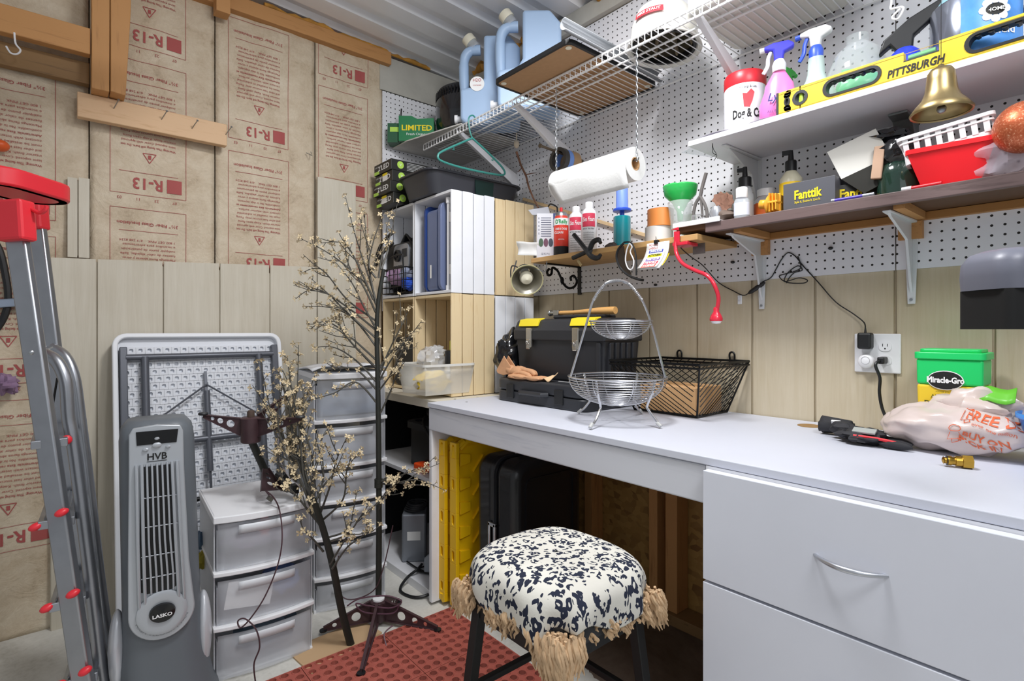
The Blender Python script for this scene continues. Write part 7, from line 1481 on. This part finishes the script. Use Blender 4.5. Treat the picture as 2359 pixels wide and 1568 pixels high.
# ---- ladder
AL=mat('aluminium_rail','a3a6ac',.32,.85,var=.08,vs=10); LR=mat('ladder_red','e4303c',.38)
t_=thing('step_ladder','folded aluminium step ladder with red top tray at the left edge','step ladder',tuple(at(215,1893,D=1.2)*1)); 
XF[t_.name]=Matrix.Translation(Vector((-.03,1.70,0))); t_.location=(-.03,1.70,0)
def rail(P,D_,w_,h_,name,mt=AL):
    pts=[at(x,y,D=d) for (x,y),d in zip(P,D_)]; m=MB()
    for a,b in zip(pts[:-1],pts[1:]): m.bar(a,b,h_,w_,RTv) if 0 else m.bar(a,b,w_,h_,FWv)
    return build(m,name,mt,t_,world=True,bevel=.005,smooth=True)
D1=1.42
def fl(x,D_): return 760+1362/D_
rail([(36,520),(214,fl(0,D1))],[D1,D1],.052,.022,'front_rail')
rail([(82,490),(165,1130),(228,fl(0,1.72))],[1.72]*3,.046,.022,'front_rail')
m=MB(); m.tube(spline([at(95,812,D=1.5),at(130,832,D=1.5),at(152,880,D=1.5),at(158,960,D=1.5),at(172,1040,D=1.5),at(205,1300,D=1.5),at(248,fl(0,1.5),D=1.5)],6),.0165,12); build(m,'rear_rail',AL,t_,world=True,smooth=True)
m=MB(); m.tube(spline([at(118,800,D=1.7),at(150,820,D=1.7),at(172,870,D=1.7),at(185,960,D=1.7),at(205,1120,D=1.7),at(232,1350,D=1.7),at(262,fl(0,1.7),D=1.7)],6),.015,12); build(m,'rear_rail',AL,t_,world=True,smooth=True)
for i,(xa,ya,xb,yb) in enumerate(((118,1022,148,1010),(134,1205,176,1165),(160,1392,200,1350),(188,1570,226,1535),(205,1740,240,1690))):
    A=at(xa-4,ya,D=D1);B=at(xb-28,yb-30,D=1.72); m=MB(); m.bar(A,B,.075,.022,(0,0,1)); s_=build(m,'step',AL,t_,world=True,bevel=.002)
    if i: 
        m=MB()
        for j in range(6): 
            o_=Vector((0,0,.0115))+RTv*(-.03+.012*j); m.bar(A+o_,B+o_,.004,.003)
        build(m,'tread_ribs',mat('tread_grey','8a8d92',.5,.5),s_,world=True)
        for P_,dd in (((xa-52,ya+8),D1-.02),((xa+8,ya-25),D1-.02)):
            c=at(*P_,D=dd); m=MB(); m.ell(c,(.016,.012,.010),12,8,rot=Matrix.Rotation(R(-20),3,'Y')); build(m,'red_step_end',LR,s_,world=True,smooth=True)
c=at(153,1013,D=1.47); m=MB(); m.ell(c,(.013,.008,.013),14,10); build(m,'red_knob',LR,t_,world=True,smooth=True)
for q in ((72,812),(103,800)): c=at(*q,D=1.38 if q[0]<80 else 1.68); m=MB(); m.lathe([(.006,0),(.006,.004),(.003,.006)],c,12,Matrix.Rotation(R(90),4,'X')); build(m,'rivet',ZINC,t_,world=True,smooth=True)
m=MB(); m.bar(at(75,815,D=1.45),at(108,800,D=1.6),.03,.006,(0,0,1)); build(m,'hinge_plate',AL,t_,world=True,bevel=.002)
m=MB(); m.tube([at(132,870,D=1.62),at(112,990,D=1.60)],.003,6); build(m,'stay_wire',BLKM,t_,world=True)
# red top tray and caps
c=at(38,432,D=1.50); Lx=RTv; Ly=FWv
m=MB(); m.ring([(a,b) for a,b in rrect(.16,.26,.07,6)],[(a,b) for a,b in rrect(.10,.20,.045,6)],-.020,.030,c,Lx,Ly); build(m,'top_tray',LR,t_,world=True,smooth=60,bevel=.006)
m=MB(); m.prism([(a,b) for a,b in rrect(.15,.25,.065,6)],-.020,-.012,c,Lx,Ly); build(m,'tray_bottom',LR,t_,world=True,smooth=60)
m=MB(); A=at(32,462,D=D1-.01); B=at(38,556,D=D1-.01); m.bar(A,B,.074,.05,FWv); build(m,'rail_cap',LR,t_,world=True,bevel=.008)
m=MB(); A=at(82,462,D=1.72); B=at(88,530,D=1.72); m.bar(A,B,.05,.045,FWv); build(m,'rail_cap',LR,t_,world=True,bevel=.008)
m=MB(); m.tube(spline([at(68,478,D=1.42),at(90,490,D=1.42),at(104,484,D=1.42),at(108,474,D=1.42)],5),.005,8); build(m,'hook',LR,t_,world=True,smooth=True)
# small things at the left edge
c=at(14,886,Y=2.575); solo(MB().ell(c,(.035,.04,.032),18,12,.7,2.6,seed=3),'purple_cloth',mat('mauve_cloth','8f7390',.8),'crumpled mauve cloth behind the ladder at the left edge','cloth',smooth=True)
c=at(0,335,Y=2.58); m=MB(); m.ell(c,(.026,.03,.02),14,10); solo(m,'orange_handle_end',mat('orange_handle','e8622c',.4),'rounded orange handle end at the left edge above the ladder','handle',smooth=True)
m=MB(); m.bar(at(-90,706,Y=2.58),at(118,690,Y=2.58),.022,.03,(0,0,1)); solo(m,'grey_rail',mat('blue_grey_metal','8b97a8',.35,.6),'short grey metal bar crossing behind the ladder rails','metal bar',bevel=.004)
m=MB(); m.tube(spline([at(-60,520,Y=2.585),at(-10,560,Y=2.585),at(10,620,Y=2.585),at(18,700,Y=2.585),at(-10,760,Y=2.585),at(-70,800,Y=2.585)],6),.011,8); solo(m,'black_hose',BLK,'black hose behind the top of the ladder at the left edge','hose',smooth=True)
c=at(470,1285,Y=2.15); 
solo(MB().ell(at(466,1290,D=1.86),(.022,.02,.03),14,10,.4,3,seed=4),'yellow_packet',mat('mustard','a89a2c',.4),'mustard yellow packet between the fan and the small drawers','packet',smooth=True)
solo(MB().ell(at(462,1245,D=1.9),(.022,.02,.03),14,10,.4,3,seed=9),'blue_packet',mat('slate_packet','4f6a86',.4),'slate blue packet behind the fan above the mustard one','packet',smooth=True)
